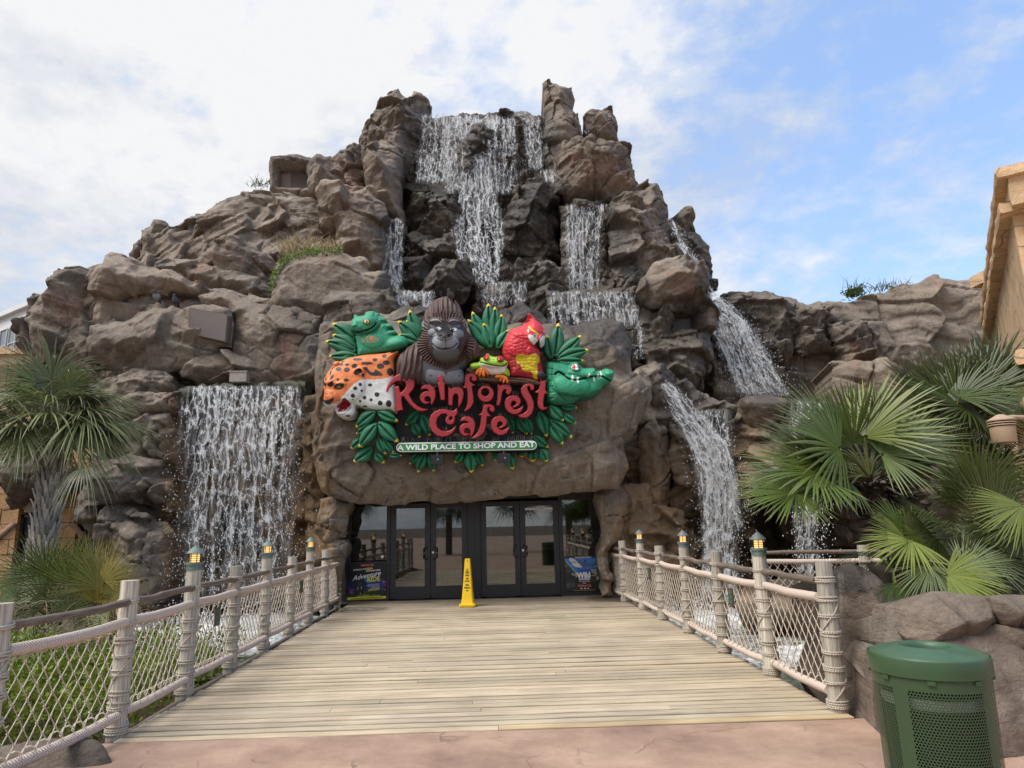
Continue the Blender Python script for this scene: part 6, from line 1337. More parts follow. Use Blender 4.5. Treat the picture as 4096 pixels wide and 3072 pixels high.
def fan_palm(label, base, leaves, Y0, nrand, cc, spreadR, seed, heart=None, group=None, tone=(.066, .100, .016), skirt=True, Rr=(.55, .8)):
    """leaves: (hub x, hub y, distance, direction in degrees, radius m, lean, brightness)"""
    rs = np.random.RandomState(seed); t = thing('fan_palm', label, 'palm', base, group)
    base = np.asarray(base, float); heart = np.asarray(heart, float)
    mb = MB(); tone = np.array(tone)
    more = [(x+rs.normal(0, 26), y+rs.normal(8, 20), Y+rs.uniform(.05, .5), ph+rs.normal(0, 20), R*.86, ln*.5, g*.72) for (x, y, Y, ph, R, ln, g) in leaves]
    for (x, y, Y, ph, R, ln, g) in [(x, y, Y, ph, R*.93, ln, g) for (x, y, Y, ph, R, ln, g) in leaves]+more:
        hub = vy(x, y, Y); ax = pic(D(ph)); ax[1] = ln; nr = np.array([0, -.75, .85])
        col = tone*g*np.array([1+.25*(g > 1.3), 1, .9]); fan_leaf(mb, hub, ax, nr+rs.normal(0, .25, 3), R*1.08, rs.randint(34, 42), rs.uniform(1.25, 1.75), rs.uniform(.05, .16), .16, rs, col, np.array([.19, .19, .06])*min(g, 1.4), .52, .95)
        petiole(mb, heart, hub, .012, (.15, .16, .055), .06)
    for i in range(nrand):
        d = rs.normal(size=3); d[2] = abs(d[2])*.8+(.25 if skirt else -.15); d[1] = abs(d[1])*.8 if skirt else d[1]*.8; d /= np.linalg.norm(d)
        hub = heart+d*spreadR*rs.uniform(.6, 1.05); ax = d+np.array([0, 0, -.2]); nr = np.array([0, -.6, .8])+rs.normal(0, .35, 3)
        fan_leaf(mb, hub, ax, nr, rs.uniform(*Rr), rs.randint(30, 42), rs.uniform(1.2, 1.8), rs.uniform(.1, .35), .14, rs, tone*rs.uniform(.6, 1.15), np.array([.17, .17, .055]), .50, .92)
        petiole(mb, heart, hub, .011, (.13, .15, .05), .05)
    crown = mb.build('crown', FROND, t)
    b = MB(); q = np.linspace(0, 1, 16); P = np.outer(1-q, base)+np.outer(q, heart)
    b.tube(P, .15+.06*q, 14, col=(.075, .055, .04))
    if skirt:
        for i in range(520):            # old leaf bases
            z = rs.uniform(0, 1)**.7; a = rs.uniform(0, 6.28); p = base*(1-z)+heart*z; o = np.array([math.cos(a), math.sin(a), 0]); g = rs.uniform(.5, 1.6)
            r = .22+.10*z; L = rs.uniform(.14, .34); A = p+o*r*.7; B_ = A+o*L*.8+np.array([0, 0, rs.uniform(-.10, .12)]); s2 = np.cross(o, [0, 0, 1])*rs.uniform(.012, .03)
            b.add(np.array([A-s2, A+s2, B_+s2*.7, B_-s2*.7, A+[0, 0, .02], B_+[0, 0, .012]]), [[0, 1, 2, 3], [0, 4, 5, 3], [4, 1, 2, 5]], np.array([.085, .066, .050])*g)
    b.build('trunk', BARK, t); return t
def hz(x, y): return ((2500+x*.72152)/VS, (900+y*.72152)/VS)
def hy(x, y): return ((2500+x*.72152)/VS, (1900+y*.72152)/VS)
Yp = 7.6
hp = vy(1880, 1036, Yp-.1); hb = vy(1958, 1172, Yp+.1)
fan_palm('big bright green fan palm with a shaggy dark trunk behind the rock planter', (hb[0], Yp+.1, hb[2]), [
    (*hz(1195,1245), 7.2, 150, 1.05, -.25, 1.25), (*hz(1270,1215), 7.5, 95, .85, -.2, 1.1), (*hz(1330,1180), 7.4, 48, .98, -.25, 1.35), (*hz(1060,1380), 7.1, 178, .92, -.3, 1.3), (*hz(1420,1275), 7.3, 12, .72, -.35, 1.2), (*hz(1150,1440), 7.0, 200, .7, -.3, 1.0),
    (*hy(945,100), 6.9, 200, .66, -.35, 1.25), (*hz(1250,1330), 7.7, 130, .95, .1, .8), (*hz(1380,1200), 7.9, 75, .9, .2, .75), (*hz(1130,1310), 7.5, 160, .95, .0, .9), (*hz(1500,1230), 7.7, 30, .8, 0, .8)], Yp, 13, None, .62, 21, hp, 'fan palms in the right planter')
h2 = vy(2040, 1075, 8.8)
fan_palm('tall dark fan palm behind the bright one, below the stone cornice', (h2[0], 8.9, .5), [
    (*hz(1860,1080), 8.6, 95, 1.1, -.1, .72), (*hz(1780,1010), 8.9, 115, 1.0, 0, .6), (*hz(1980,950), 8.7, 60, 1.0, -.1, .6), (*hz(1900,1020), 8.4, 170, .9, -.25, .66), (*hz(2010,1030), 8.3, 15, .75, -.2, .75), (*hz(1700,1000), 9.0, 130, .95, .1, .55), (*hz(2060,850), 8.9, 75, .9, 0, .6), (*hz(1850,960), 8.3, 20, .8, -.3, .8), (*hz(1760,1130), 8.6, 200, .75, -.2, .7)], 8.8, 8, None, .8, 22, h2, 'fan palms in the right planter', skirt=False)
h3 = vy(2150, 1260, 6.9)
fan_palm('low dark fan palm at the right edge of the picture under the wall lamp', (h3[0], 7.0, .6), [
    (*hz(1960,1520), 6.8, 88, .78, -.2, .95), (*hy(2030,300), 6.5, 110, .80, -.2, .85), (*hy(1960,110), 6.9, 95, .62, -.1, .8), (*hy(1840,330), 6.6, 150, .62, -.2, .7), (*hy(2210,170), 6.2, 215, .55, -.3, 1.7), (*hy(2100,420), 6.4, 60, .6, -.2, .7), (*hy(1980,440), 6.5, 20, .6, -.2, .6)], 6.9, 9, None, .55, 23, h3, 'fan palms in the right planter', skirt=False, Rr=(.4, .6))
h4 = vy(1925, 1225, 6.9)
fan_palm('small yellow green fan palm sprouting over the low rock planter', (h4[0], 7.0, .55), [
    (*hy(1590,365), 6.3, 205, .52, -.4, 2.0), (*hy(1560,360), 6.5, 168, .46, -.3, 1.7), (*hy(1780,555), 5.9, 338, .50, -.4, 2.0), (*hy(1700,500), 6.1, 250, .40, -.3, 1.3), (*hy(1640,480), 6.4, 120, .42, -.1, 1.0), (*hy(1880,520), 6.2, 30, .40, -.2, 1.1), (*hy(1500,600), 6.2, 285, .36, -.3, .9)], 6.9, 8, None, .45, 24, h4, 'fan palms in the right planter', skirt=False, Rr=(.3, .45))
# sabal palm on the left
def sabal():
    rs = np.random.RandomState(31); Y = 11.2; base = vy(78, 1230, Y); top = vy(112, 985, Y+.1); ctr = vy(108, 905, Y+.1)
    t = thing('cabbage_palm', 'cabbage palm with drooping grey green crown in front of the orange stone wall', 'palm', base)
    mb = MB(); col = np.array([.150, .180, .066])
    for i in range(62):
        u = rs.uniform(-.6, 1); a = rs.uniform(0, 6.283); r = math.sqrt(max(0, 1-u*u)); d = np.array([r*math.cos(a), r*math.sin(a)*.9, u*.85])
        hub = ctr+d*rs.uniform(.30, .82); hub[2] += .05
        fan_leaf(mb, hub, d+np.array([0, 0, -.05]), np.array([-d[0]*.3, -d[1]*.3-.2, 1.0]), rs.uniform(.85, 1.12), rs.randint(30, 42), rs.uniform(1.3, 1.8), rs.uniform(.12, .36), .16, rs, col*rs.uniform(.45, 1.55), np.array([.34, .33, .20]), .40, .95, .40)
        petiole(mb, top, hub, .012, (.17, .17, .07), .08)
    hub = vy(180, 1010, Y-.6)
    fan_leaf(mb, hub, np.array([.7, -.3, -.15]), np.array([-.2, -.5, 1.]), .62, 34, 1.9, .85, .12, rs, np.array([.13, .14, .075]), np.array([.30, .29, .19]), .36, .8, .3); petiole(mb, top, hub, .014, (.17, .17, .07), .02)
    mb.build('crown', FROND, t)
    b = MB(); q = np.linspace(0, 1, 24); P = np.outer(1-q, base+[0, 0, -.5])+np.outer(q, top); P[:, 0] += .05*np.sin(q*3); b.tube(P, .135-.01*q, 16, col=(.26, .24, .21))
    for i in range(230):
        z = (i/230.); a = i*2.39996; p = np.array([np.interp(z, q, P[:, k]) for k in range(3)]); o = np.array([math.cos(a), math.sin(a), 0]); s2 = np.cross(o, [0, 0, 1.])
        w_ = rs.uniform(.035, .055); A = p+o*.125; h = rs.uniform(.16, .26); g = rs.uniform(.6, 1.5); f = .05+.12*z*rs.rand()
        b.add(np.array([A-s2*w_-[0, 0, .05], A+s2*w_-[0, 0, .05], A+o*f+s2*w_*.35+[0, 0, h], A+o*f-s2*w_*.35+[0, 0, h], A+o*.05+[0, 0, .0], A+o*(f+.02)+[0, 0, h]]), [[0, 1, 4, 4][:3], [0, 4, 5][:3], [0, 5, 3], [4, 1, 2], [4, 2, 5], [3, 5, 2]], np.array([.30, .275, .24])*g)
    b.build('trunk', BARK, t)
sabal()
def palmetto(label, cx, cy, Y, spec, seed, tone=(.095, .13, .03)):
    rs = np.random.RandomState(seed); h = vy(cx, cy, Y); t = thing('palmetto', label, 'palmetto', (h[0], h[1], -.2), 'palmettos below the cabbage palm'); mb = MB()
    for (x, y, ph, R, g) in spec:
        yy = Y+rs.uniform(-.4, .3); hub = vy(x, y, yy); ax = pic(D(ph)); ax[1] = rs.uniform(-.3, .1)
        fan_leaf(mb, hub, ax, np.array([0, -1., .5]), R, rs.randint(28, 38), rs.uniform(1.3, 2.0), rs.uniform(.0, .12), .14, rs, np.array(tone)*g*np.array([1+.3*(g > 1.2), 1, .8]), np.array([.20, .18, .06]), .34, .85)
        petiole(mb, h+[0, 0, -.3], hub, .009, (.14, .15, .05), .02)
    for i in range(26):           # dead hanging blades
        a = h+np.array([rs.normal(0, .25), rs.normal(0, .2), -.05]); q = np.linspace(0, 1, 6); e = np.array([rs.normal(0, .5), -.2, -.35]); P = a+np.outer(q, e); P[:, 2] += .25*np.sin(q*3.1); mb.tube(P, .006, 3, col=(.22, .17, .10))
    mb.build('fronds', FROND, t)
palmetto('bushy green palmetto at the foot of the cabbage palm trunk', 135, 1300, 9.8, [(100,1240,110,.74,.7),(140,1245,92,.76,.7),(70,1255,140,.7,.65),(35,1290,170,.6,.8),(170,1270,65,.66,.75),(100,1310,100,.6,.6),(60,1320,150,.55,.6),(150,1320,80,.55,.6),(20,1330,170,.5,.9),(128,1262,100,.70,1.0),(150,1265,78,.72,.95),(110,1270,130,.66,.95),(90,1275,160,.6,.9),(60,1270,175,.62,1.1),(165,1255,88,.72,1.0),(150,1290,60,.55,.9),(40,1300,185,.5,1.3),(80,1310,200,.5,1.0),(120,1300,90,.5,.8)], 41)
palmetto('olive palmetto with upright fans right of the bushy one', 215, 1320, 9.6, [(190,1270,95,.62,.8),(235,1300,60,.6,.8),(215,1270,70,.66,.9),(185,1350,170,.45,.8),(200,1240,75,.62,1.25),(225,1255,50,.62,1.5),(205,1300,80,.5,1.3),(210,1320,60,.45,1.2),(240,1275,40,.55,1.4),(180,1320,110,.4,1.1),(215,1345,20,.35,1.2),(195,1330,140,.35,1.1)], 42, (.125, .130, .03))
palmetto('small palmetto with one round fan beside the railing log', 260, 1330, 9.2, [(268,1285,90,.42,1.3),(262,1310,40,.36,1.1),(235,1340,200,.36,1.2),(225,1365,230,.30,1.3)], 43, (.12, .135, .03))
# ground cover in the left bed
def groundcover():
    rs = np.random.RandomState(51); mb = MB(); N = 38000
    x = rs.uniform(-7.5, -3.32, N); y = rs.uniform(5.9, 9.7, N)
    _, f1_, _ = worley(x/1.15, y/1.15, 3); top = .20*(1-1.7*f1_**2)+.05*fbm(x*4, y*4, 5, 2)
    dep = rs.rand(N)**1.6; z = -.32+np.maximum(.06, .42+1.7*top)*(1-.8*dep)
    u = rs.normal(size=(N, 3)); u[:, 2] = abs(u[:, 2])*.9; u /= np.linalg.norm(u, axis=1)[:, None]; v = np.cross(u, rs.normal(size=(N, 3))); v /= np.linalg.norm(v, axis=1)[:, None]
    L = rs.uniform(.035, .075, N)[:, None]; W = L*.22; p = np.stack([x, y, z], 1)
    V = np.stack([p, p+u*L*.5+v*W, p+u*L, p+u*L*.5-v*W], 1).reshape(-1, 3)
    g = (rs.uniform(.6, 1.35, N)*(1+.35*fbm(x*2, y*2, 9, 3)))[:, None]; col = np.array([.145, .20, .016])*g*(1-.25*rs.rand(N)[:, None]*np.array([0, .1, 1]))
    mb.add(V, np.arange(N*4).reshape(N, 4), np.repeat(col, 4, 0))
    o = mb.build('groundcover', SHRUB); tag(o, 'low bright green feathery ground cover behind the left railing', 'ground cover', None, 'stuff')
groundcover()
def blades(mb, pts, L, rs, col, up=1.0, w=.008, curl=.4, spread=.6):
    for p in pts:
        d = np.array([rs.normal(0, spread), rs.normal(0, spread), up]); d /= np.linalg.norm(d); l = L*rs.uniform(.5, 1.1); q = np.linspace(0, 1, 6)
        P = p+np.outer(q, d*l); P[:, 2] -= curl*l*q**2*rs.uniform(.3, 1.3); s = np.cross(d, [0, 1, 0]); s = s/(np.linalg.norm(s)+1e-6); W = w*(1-q**2)
        g = rs.uniform(.6, 1.4); V = np.stack([P-s*W[:, None], P+s*W[:, None]], 1).reshape(-1, 3)
        mb.add(V, [[2*i, 2*i+1, 2*i+3, 2*i+2] for i in range(5)], np.asarray(col)*g)
rs = np.random.RandomState(61)
# moss and dry grass on the ledge
def along(pts, Y, n, dz=.05):
    P = np.array([vy(x, y, Y) for x, y in pts]); t = rs.uniform(0, len(P)-1, n); return np.array([[np.interp(q, np.arange(len(P)), P[:, k]) for k in range(3)] for q in t])+rs.normal(0, .05, (n, 3))*[1, 2.0, dz/.05]
mb = MB(); pts = np.concatenate([along([(588,628),(594,600),(606,575),(624,562)], 17.15, 420), along([(606,572),(640,553),(680,546),(738,541)], 17.3, 700, .06)])
blades(mb, pts, .16, rs, (.13, .19, .03), 1.0, .012, .9, .9); tag(mb.build('moss', SHRUB), 'green mossy grass along the rim of the rock ledge', 'grass', None, 'stuff')
mb = MB(); pts = along([(600,545),(640,545),(690,545),(735,538)], 17.9, 260, .05); blades(mb, pts[:200], .75, rs, (.38, .30, .17), 1.0, .009, .55, .5)
pts = along([(620,545),(680,545)], 18.0, 150); blades(mb, pts, 1.05, rs, (.40, .31, .18), 1.0, .009, .5, .55); tag(mb.build('dry_grass', SHRUB), 'tuft of dry straw coloured grass growing on the mossy rock ledge', 'grass tuft')
mb = MB(); pts = along([(540,402),(585,400)], 20.8, 70); blades(mb, pts, .42, rs, (.07, .08, .03), 1, .01, .4, .5); tag(mb.build('grass_tuft', SHRUB), 'dark spiky grass tuft beside the box shaped rock high on the left', 'grass tuft')
mb = MB(); pts = along([(1830,637),(1862,632)], 21.2, 240, .10); blades(mb, pts, .28, rs, (.07, .12, .03), 1, .02, .7, 1.0); blades(mb, along([(1825,636),(1865,632)], 21.2, 20), .75, rs, (.14, .13, .07), 1, .008, .2, .35); tag(mb.build('leafy_plant', SHRUB), 'small leafy green plant growing on top of the right rock wall', 'plant')
mb = MB(); blades(mb, along([(1878,630),(1930,622)], 21.2, 46), .5, rs, (.13, .14, .06), 1, .014, .35, .55); blades(mb, along([(1930,622),(1975,614)], 21.2, 22), .4, rs, (.16, .15, .08), 1, .01, .3, .5); tag(mb.build('grass_tuft', SHRUB), 'sparse grey green grass on top of the right rock wall', 'grass tuft')
mb = MB(); blades(mb, [vz(1838+rs.normal()*2, 1545, 0) for _ in range(6)], .05, rs, (.1, .12, .05), 1, .004, .5, .8)
# palms across the street that the door glass mirrors
def far_palm(x, y, h, seed):
    rs = np.random.RandomState(seed); t = thing('street_palm', 'palm tree on the far side of the plaza, mirrored in the door glass', 'palm', (x, y, 0), 'palms mirrored in the doors'); mb = MB(); c = np.array([x, y, h])
    for i in range(30):
        u = rs.uniform(-.6, 1); a = rs.uniform(0, 6.28); r = math.sqrt(1-u*u); d = np.array([r*math.cos(a), r*math.sin(a), u]); fan_leaf(mb, c+d*.8, d, np.array([0, .5, 1.]), 1.1, 18, 1.5, .5, .1, rs, (.05, .07, .03), (.1, .1, .05), .4, .9)
    mb.build('crown', FROND, t); b = MB(); b.tube([(x, y, 0), (x, y, h*.5), (x, y, h)], .2, 10, col=(.1, .085, .07)); b.build('trunk', BARK, t)
for i, (x, y, h) in enumerate(((-2.5, -9, 2.9), (1.6, -11, 3.1), (4.6, -8, 2.7), (7.5, -14, 3.6), (-9, -13, 3.4))): far_palm(x, y, h, 70+i)
# ---------------------------------------------------------------- planter rocks, buildings, small things
pr_ = thing('rock_planter', 'low smooth grey brown rock planter wall behind the green litter bin', 'rock planter', (4.0, 5.2, 0))
mb = MB()
rock(mb, [(1813,1245),(1822,1222),(1842,1213),(1872,1222),(1900,1245),(1940,1290),(1968,1318),(2000,1340),(2010,1640),(1870,1640),(1812,1575)], 6.35, .42, R=.55, seed=90, size=2.2, crk=.3, amp=.09, T=1.1, h=.016, rough=.03, tint=(.88, .84, .84), ang=.9)
rock(mb, [(1962,1322),(1976,1300),(2004,1279),(2035,1275),(2085,1282),(2128,1286),(2140,1345),(2090,1385),(2040,1402),(1975,1410),(1955,1380)], 5.35, .30, R=.30, seed=91, size=1.8, crk=.3, amp=.07, T=1.0, h=.014, rough=.02, tint=(1.0, .96, .94))
rock(mb, [(2128,1287),(2170,1284),(2240,1288),(2320,1300),(2320,1390),(2240,1370),(2150,1350),(2132,1320)], 5.25, .30, R=.30, seed=92, size=1.8, crk=.3, amp=.07, T=1.0, h=.014, rough=.02, tint=(1.08, 1.04, 1.02))
rock(mb, [(1930,1400),(2000,1392),(2060,1380),(2150,1345),(2240,1365),(2330,1385),(2340,1760),(1920,1760)], 5.2, .30, R=.5, seed=93, size=2.0, crk=.35, amp=.10, T=.9, h=.016, rough=.03, tint=(.95, .88, .87))
rock(mb, [(1925,1315),(1990,1325),(2000,1420),(1985,1500),(1900,1500),(1905,1380)], 5.6, .25, R=.3, seed=94, size=1.5, crk=.3, amp=.06, T=.9, h=.016, rough=.02)
rock(mb, [(2310,1296),(2420,1284),(2560,1296),(2700,1310),(2720,1760),(2320,1760)], 5.25, .3, R=.4, seed=95, size=1.8, crk=.3, amp=.10, T=.9, h=.03, rough=.03)
mb.build('rock_body', ROCK, pr_)
struct(sheet('planting_bed', 3.0, 12, 5.6, 11.2, 0, DIRT, 40, 30, lambda X, Y: np.where((X < 3.25+.35*(Y-5.6)), -1.0, .55+.08*fbm(X, Y, 8, 3))))
mb = MB(); boulder(mb, (-3.75, 5.05, -.22), (1.35, .62, .42), 15, (.62, .60, .60)); boulder(mb, (-3.35, 5.62, -.16), (.5, .34, .32), 16, (.7, .68, .67))
tag(mb.build('boulder', ROCK), 'dark low rock at the foot of the left railing by the boardwalk corner', 'boulder')
mb = MB(); boulder(mb, (-7.4, 12.4, -.1), (1.0, .7, .5), 17, (1.1, 1.1, 1.1)); tag(mb.build('boulder', ROCK), 'pale rock beside the palmettos below the orange wall', 'boulder')
for i, (x, y, Y, s, lb) in enumerate(((1830, 1345, 10.8, .6, 'tan boulder in the right pool seen through the railing net nearest the planter'), (1700, 1310, 12.6, .7, 'brown boulder in the right pool at the foot of the cave'))):
    mb = MB(); p = vy(x, y, Y); boulder(mb, p, (s*1.5, s, s*.8), 120+i, [(1.25, 1.1, .85), (1, .95, .9), (1.2, 1.0, .68)][i]); tag(mb.build('boulder', ROCK), lb, 'boulder')
# ---- stone buildings
def stone_material(name, c, sx, sz, crack=1.0):
    m = mat(name, c, .9, noise=(2.6, .30, 9), bump=(20, .9)); n = m.node_tree.nodes; L = m.node_tree.links; b = n['Principled BSDF']
    tc = n.new('ShaderNodeTexCoord'); nz = n.new('ShaderNodeTexNoise'); nz.inputs['Scale'].default_value = 1.5; nz.inputs['Detail'].default_value = 4; L.new(tc.outputs['Object'], nz.inputs['Vector'])
    ad = n.new('ShaderNodeMixRGB'); ad.blend_type = 'LINEAR_LIGHT'; ad.inputs[0].default_value = .12; L.new(tc.outputs['Object'], ad.inputs[1]); L.new(nz.outputs['Color'], ad.inputs[2])
    v = n.new('ShaderNodeTexVoronoi'); v.feature = 'DISTANCE_TO_EDGE'; v.inputs['Scale'].default_value = 1.15; L.new(ad.outputs[0], v.inputs['Vector'])
    r = n.new('ShaderNodeMapRange'); L.new(v.outputs['Distance'], r.inputs[0]); r.inputs[1].default_value = .0; r.inputs[2].default_value = .02; r.inputs[3].default_value = .38; r.inputs[4].default_value = 1.
    old = b.inputs['Base Color'].links[0].from_socket; mx = n.new('ShaderNodeMix'); mx.data_type = 'RGBA'; mx.blend_type = 'MULTIPLY'; mx.inputs['Factor'].default_value = crack; L.new(old, mx.inputs['A']); L.new(r.outputs[0], mx.inputs['B']); L.new(mx.outputs['Result'], b.inputs['Base Color'])
    return m
TAN = stone_material('tan_cast_stone', srgb(206, 174, 136), 1, 1); ORANGE = stone_material('orange_cast_stone', srgb(176, 138, 98), 1, 1)
def slab(b, P0, d, p, L, W, z0, z1, rough=.035, seed=0, n=40):
    """long stone course with a chipped front edge: corner P0, along d, into p"""
    d = np.asarray(d); p = np.asarray(p); rs = np.random.RandomState(seed)
    s = np.linspace(0, L, n); hs = np.linspace(z0, z1, 5)
    S, H = np.meshgrid(s, hs, indexing='ij'); off = rough*fbm(S*2.5+seed, H*4, seed, 4)+.02*np.abs(H-(z0+z1)/2)/(z1-z0)*2
    F_ = P0[None, None, :2]+S[..., None]*d[:2]+off[..., None]*p[:2]
    V = np.concatenate([F_, H[..., None]], -1); I = np.arange(V.shape[0]*5).reshape(-1, 5)
    b.add(V.reshape(-1, 3), np.stack([I[1:, :-1], I[:-1, :-1], I[:-1, 1:], I[1:, 1:]], -1).reshape(-1, 4))
    # near end, underside and top with the same wobble
    t = np.linspace(0, W, 30); T2, H2 = np.meshgrid(t, hs, indexing='ij'); o2 = rough*fbm(T2*2.5+9, H2*4, seed+3, 4); E = P0[None, None, :2]+T2[..., None]*p[:2]+o2[..., None]*d[:2]
    V2 = np.concatenate([E, H2[..., None]], -1); V2[0] = V[0]; I2 = np.arange(30*5).reshape(-1, 5); b.add(V2.reshape(-1, 3), np.stack([I2[:-1, :-1], I2[1:, :-1], I2[1:, 1:], I2[:-1, 1:]], -1).reshape(-1, 4))
    for k, fl in ((0, 0), (4, 1)):
        q = V[:, k]; q2 = q.copy(); q2[:, :2] += p[:2]*W; n_ = len(q); i = np.arange(n_-1); f = np.stack([i, i+1, i+1+n_, i+n_], -1); b.add(np.concatenate([q, q2]), f[:, ::-1] if not fl else f)
def right_building():
    A = at_z(3974, 676, 7.6); Bf = at_z(3916, 1279, 7.6); d = (Bf-A); L = np.linalg.norm(d[:2]); d = np.array([*(d[:2]/L), 0.]); p = np.array([d[1], -d[0], 0.])
    t = thing('stone_building', 'tan stone temple style building with heavy cornices at the right edge', 'building', (A[0], A[1], 0))
    b = MB(); slab(b, A, d, p, L, 5, 7.42, 7.6, .05, 1); b.build('cornice', TAN, t, sharp=50)
    A2_ = at_z(3984, 815, 7.06); f2 = at_z(3928, 1355, 7.06); b = MB(); slab(b, A2_, d, p, np.linalg.norm(f2-A2_), 5, 6.86, 7.06, .06, 2); b.build('cornice', TAN, t, sharp=50)
    b = MB(); slab(b, A+p*.16+d*.1, d, p, L-.3, 4.8, 6.9, 7.45, .02, 3); b.build('frieze', TAN, t, sharp=50)
    b = MB(); slab(b, A2_+p*.2+d*.2, d, p, L-.4, 4.6, -1, 6.95, .03, 4, 60); slab(b, A2_+p*.5-d*.08, d, p, .3, 4.6, 3.9, 6.86, .03, 5, 6); b.build('wall', TAN, t, sharp=50)
    Lg = at_z(4060, 1400, 3.75); fl = at_z(4010, 1600, 3.75); Ll = np.linalg.norm((fl-Lg)[:2]); b = MB(); slab(b, Lg, d, p, Ll, 4, 3.55, 3.75, .06, 6); b.build('ledge', TAN, t, sharp=50)
    L2 = at_z(4085, 1590, 3.0); b = MB(); slab(b, L2-d*.3, d, p, Ll*.9, 4, 2.86, 3.0, .05, 7); b.build('ledge', TAN, t, sharp=50)
    b = MB(); slab(b, L2+p*.15, d, p, Ll+.8, 4, -1, 3.6, .03, 8); b.build('wall', TAN, t, sharp=50)
    CR = mat('stone_crack', srgb(70, 50, 34), .95); b = MB()
    for pts in ([(4090,1025),(4062,1030),(4045,1075),(4030,1130)], [(4092,1170),(4070,1190),(4050,1240)]):
        P = np.array([at_y(u, v, 0+9.4) for u, v in pts])
    # end block far away above the rock wall
    q = MB(); c = vy(2116, 600, 16.5); q.box(c+[.3, 0, 0], (.55, .8, .3)); q.build('block', TAN, t, smooth=False)
    # wall lamp
    c = at_y(4012, 1730, 7.0); w0 = np.array(c); lt = thing('wall_lamp', 'tan can shaped wall lamp with conical cap on the stone building', 'lamp', w0)
    LM = mat('lamp_tan_metal', srgb(172, 146, 118), .55, noise=(9, .08, 4)); DM = mat('lamp_slot_dark', srgb(50, 42, 34), .8)
    b = MB(); b.lathe([(.0, -.13), (.045, -.13), (.05, -.115), (.108, -.112), (.115, -.10), (.120, .06), (.0, .06)], w0, 32); b.build('body', LM, lt, sharp=40)
    b = MB(); b.lathe([(.095, .06), (.095, .13)], w0, 24); b.build('louvre_core', DM, lt)
    b = MB()
    for z in (.075, .10): b.lathe([(.098, z), (.132, z-.004), (.132, z+.008), (.098, z+.010)], w0, 32)
    b.lathe([(.10, .125), (.135, .122), (.135, .135), (.03, .195), (.0, .197)], w0, 32); b.build('cap', LM, lt, sharp=40)
    b = MB(); b.tube([w0+[.0, 0, .15], w0+[.2, .06, .17], w0+[.7, .2, .17]], .028, 8); b.build('bracket', LM, lt)
right_building()
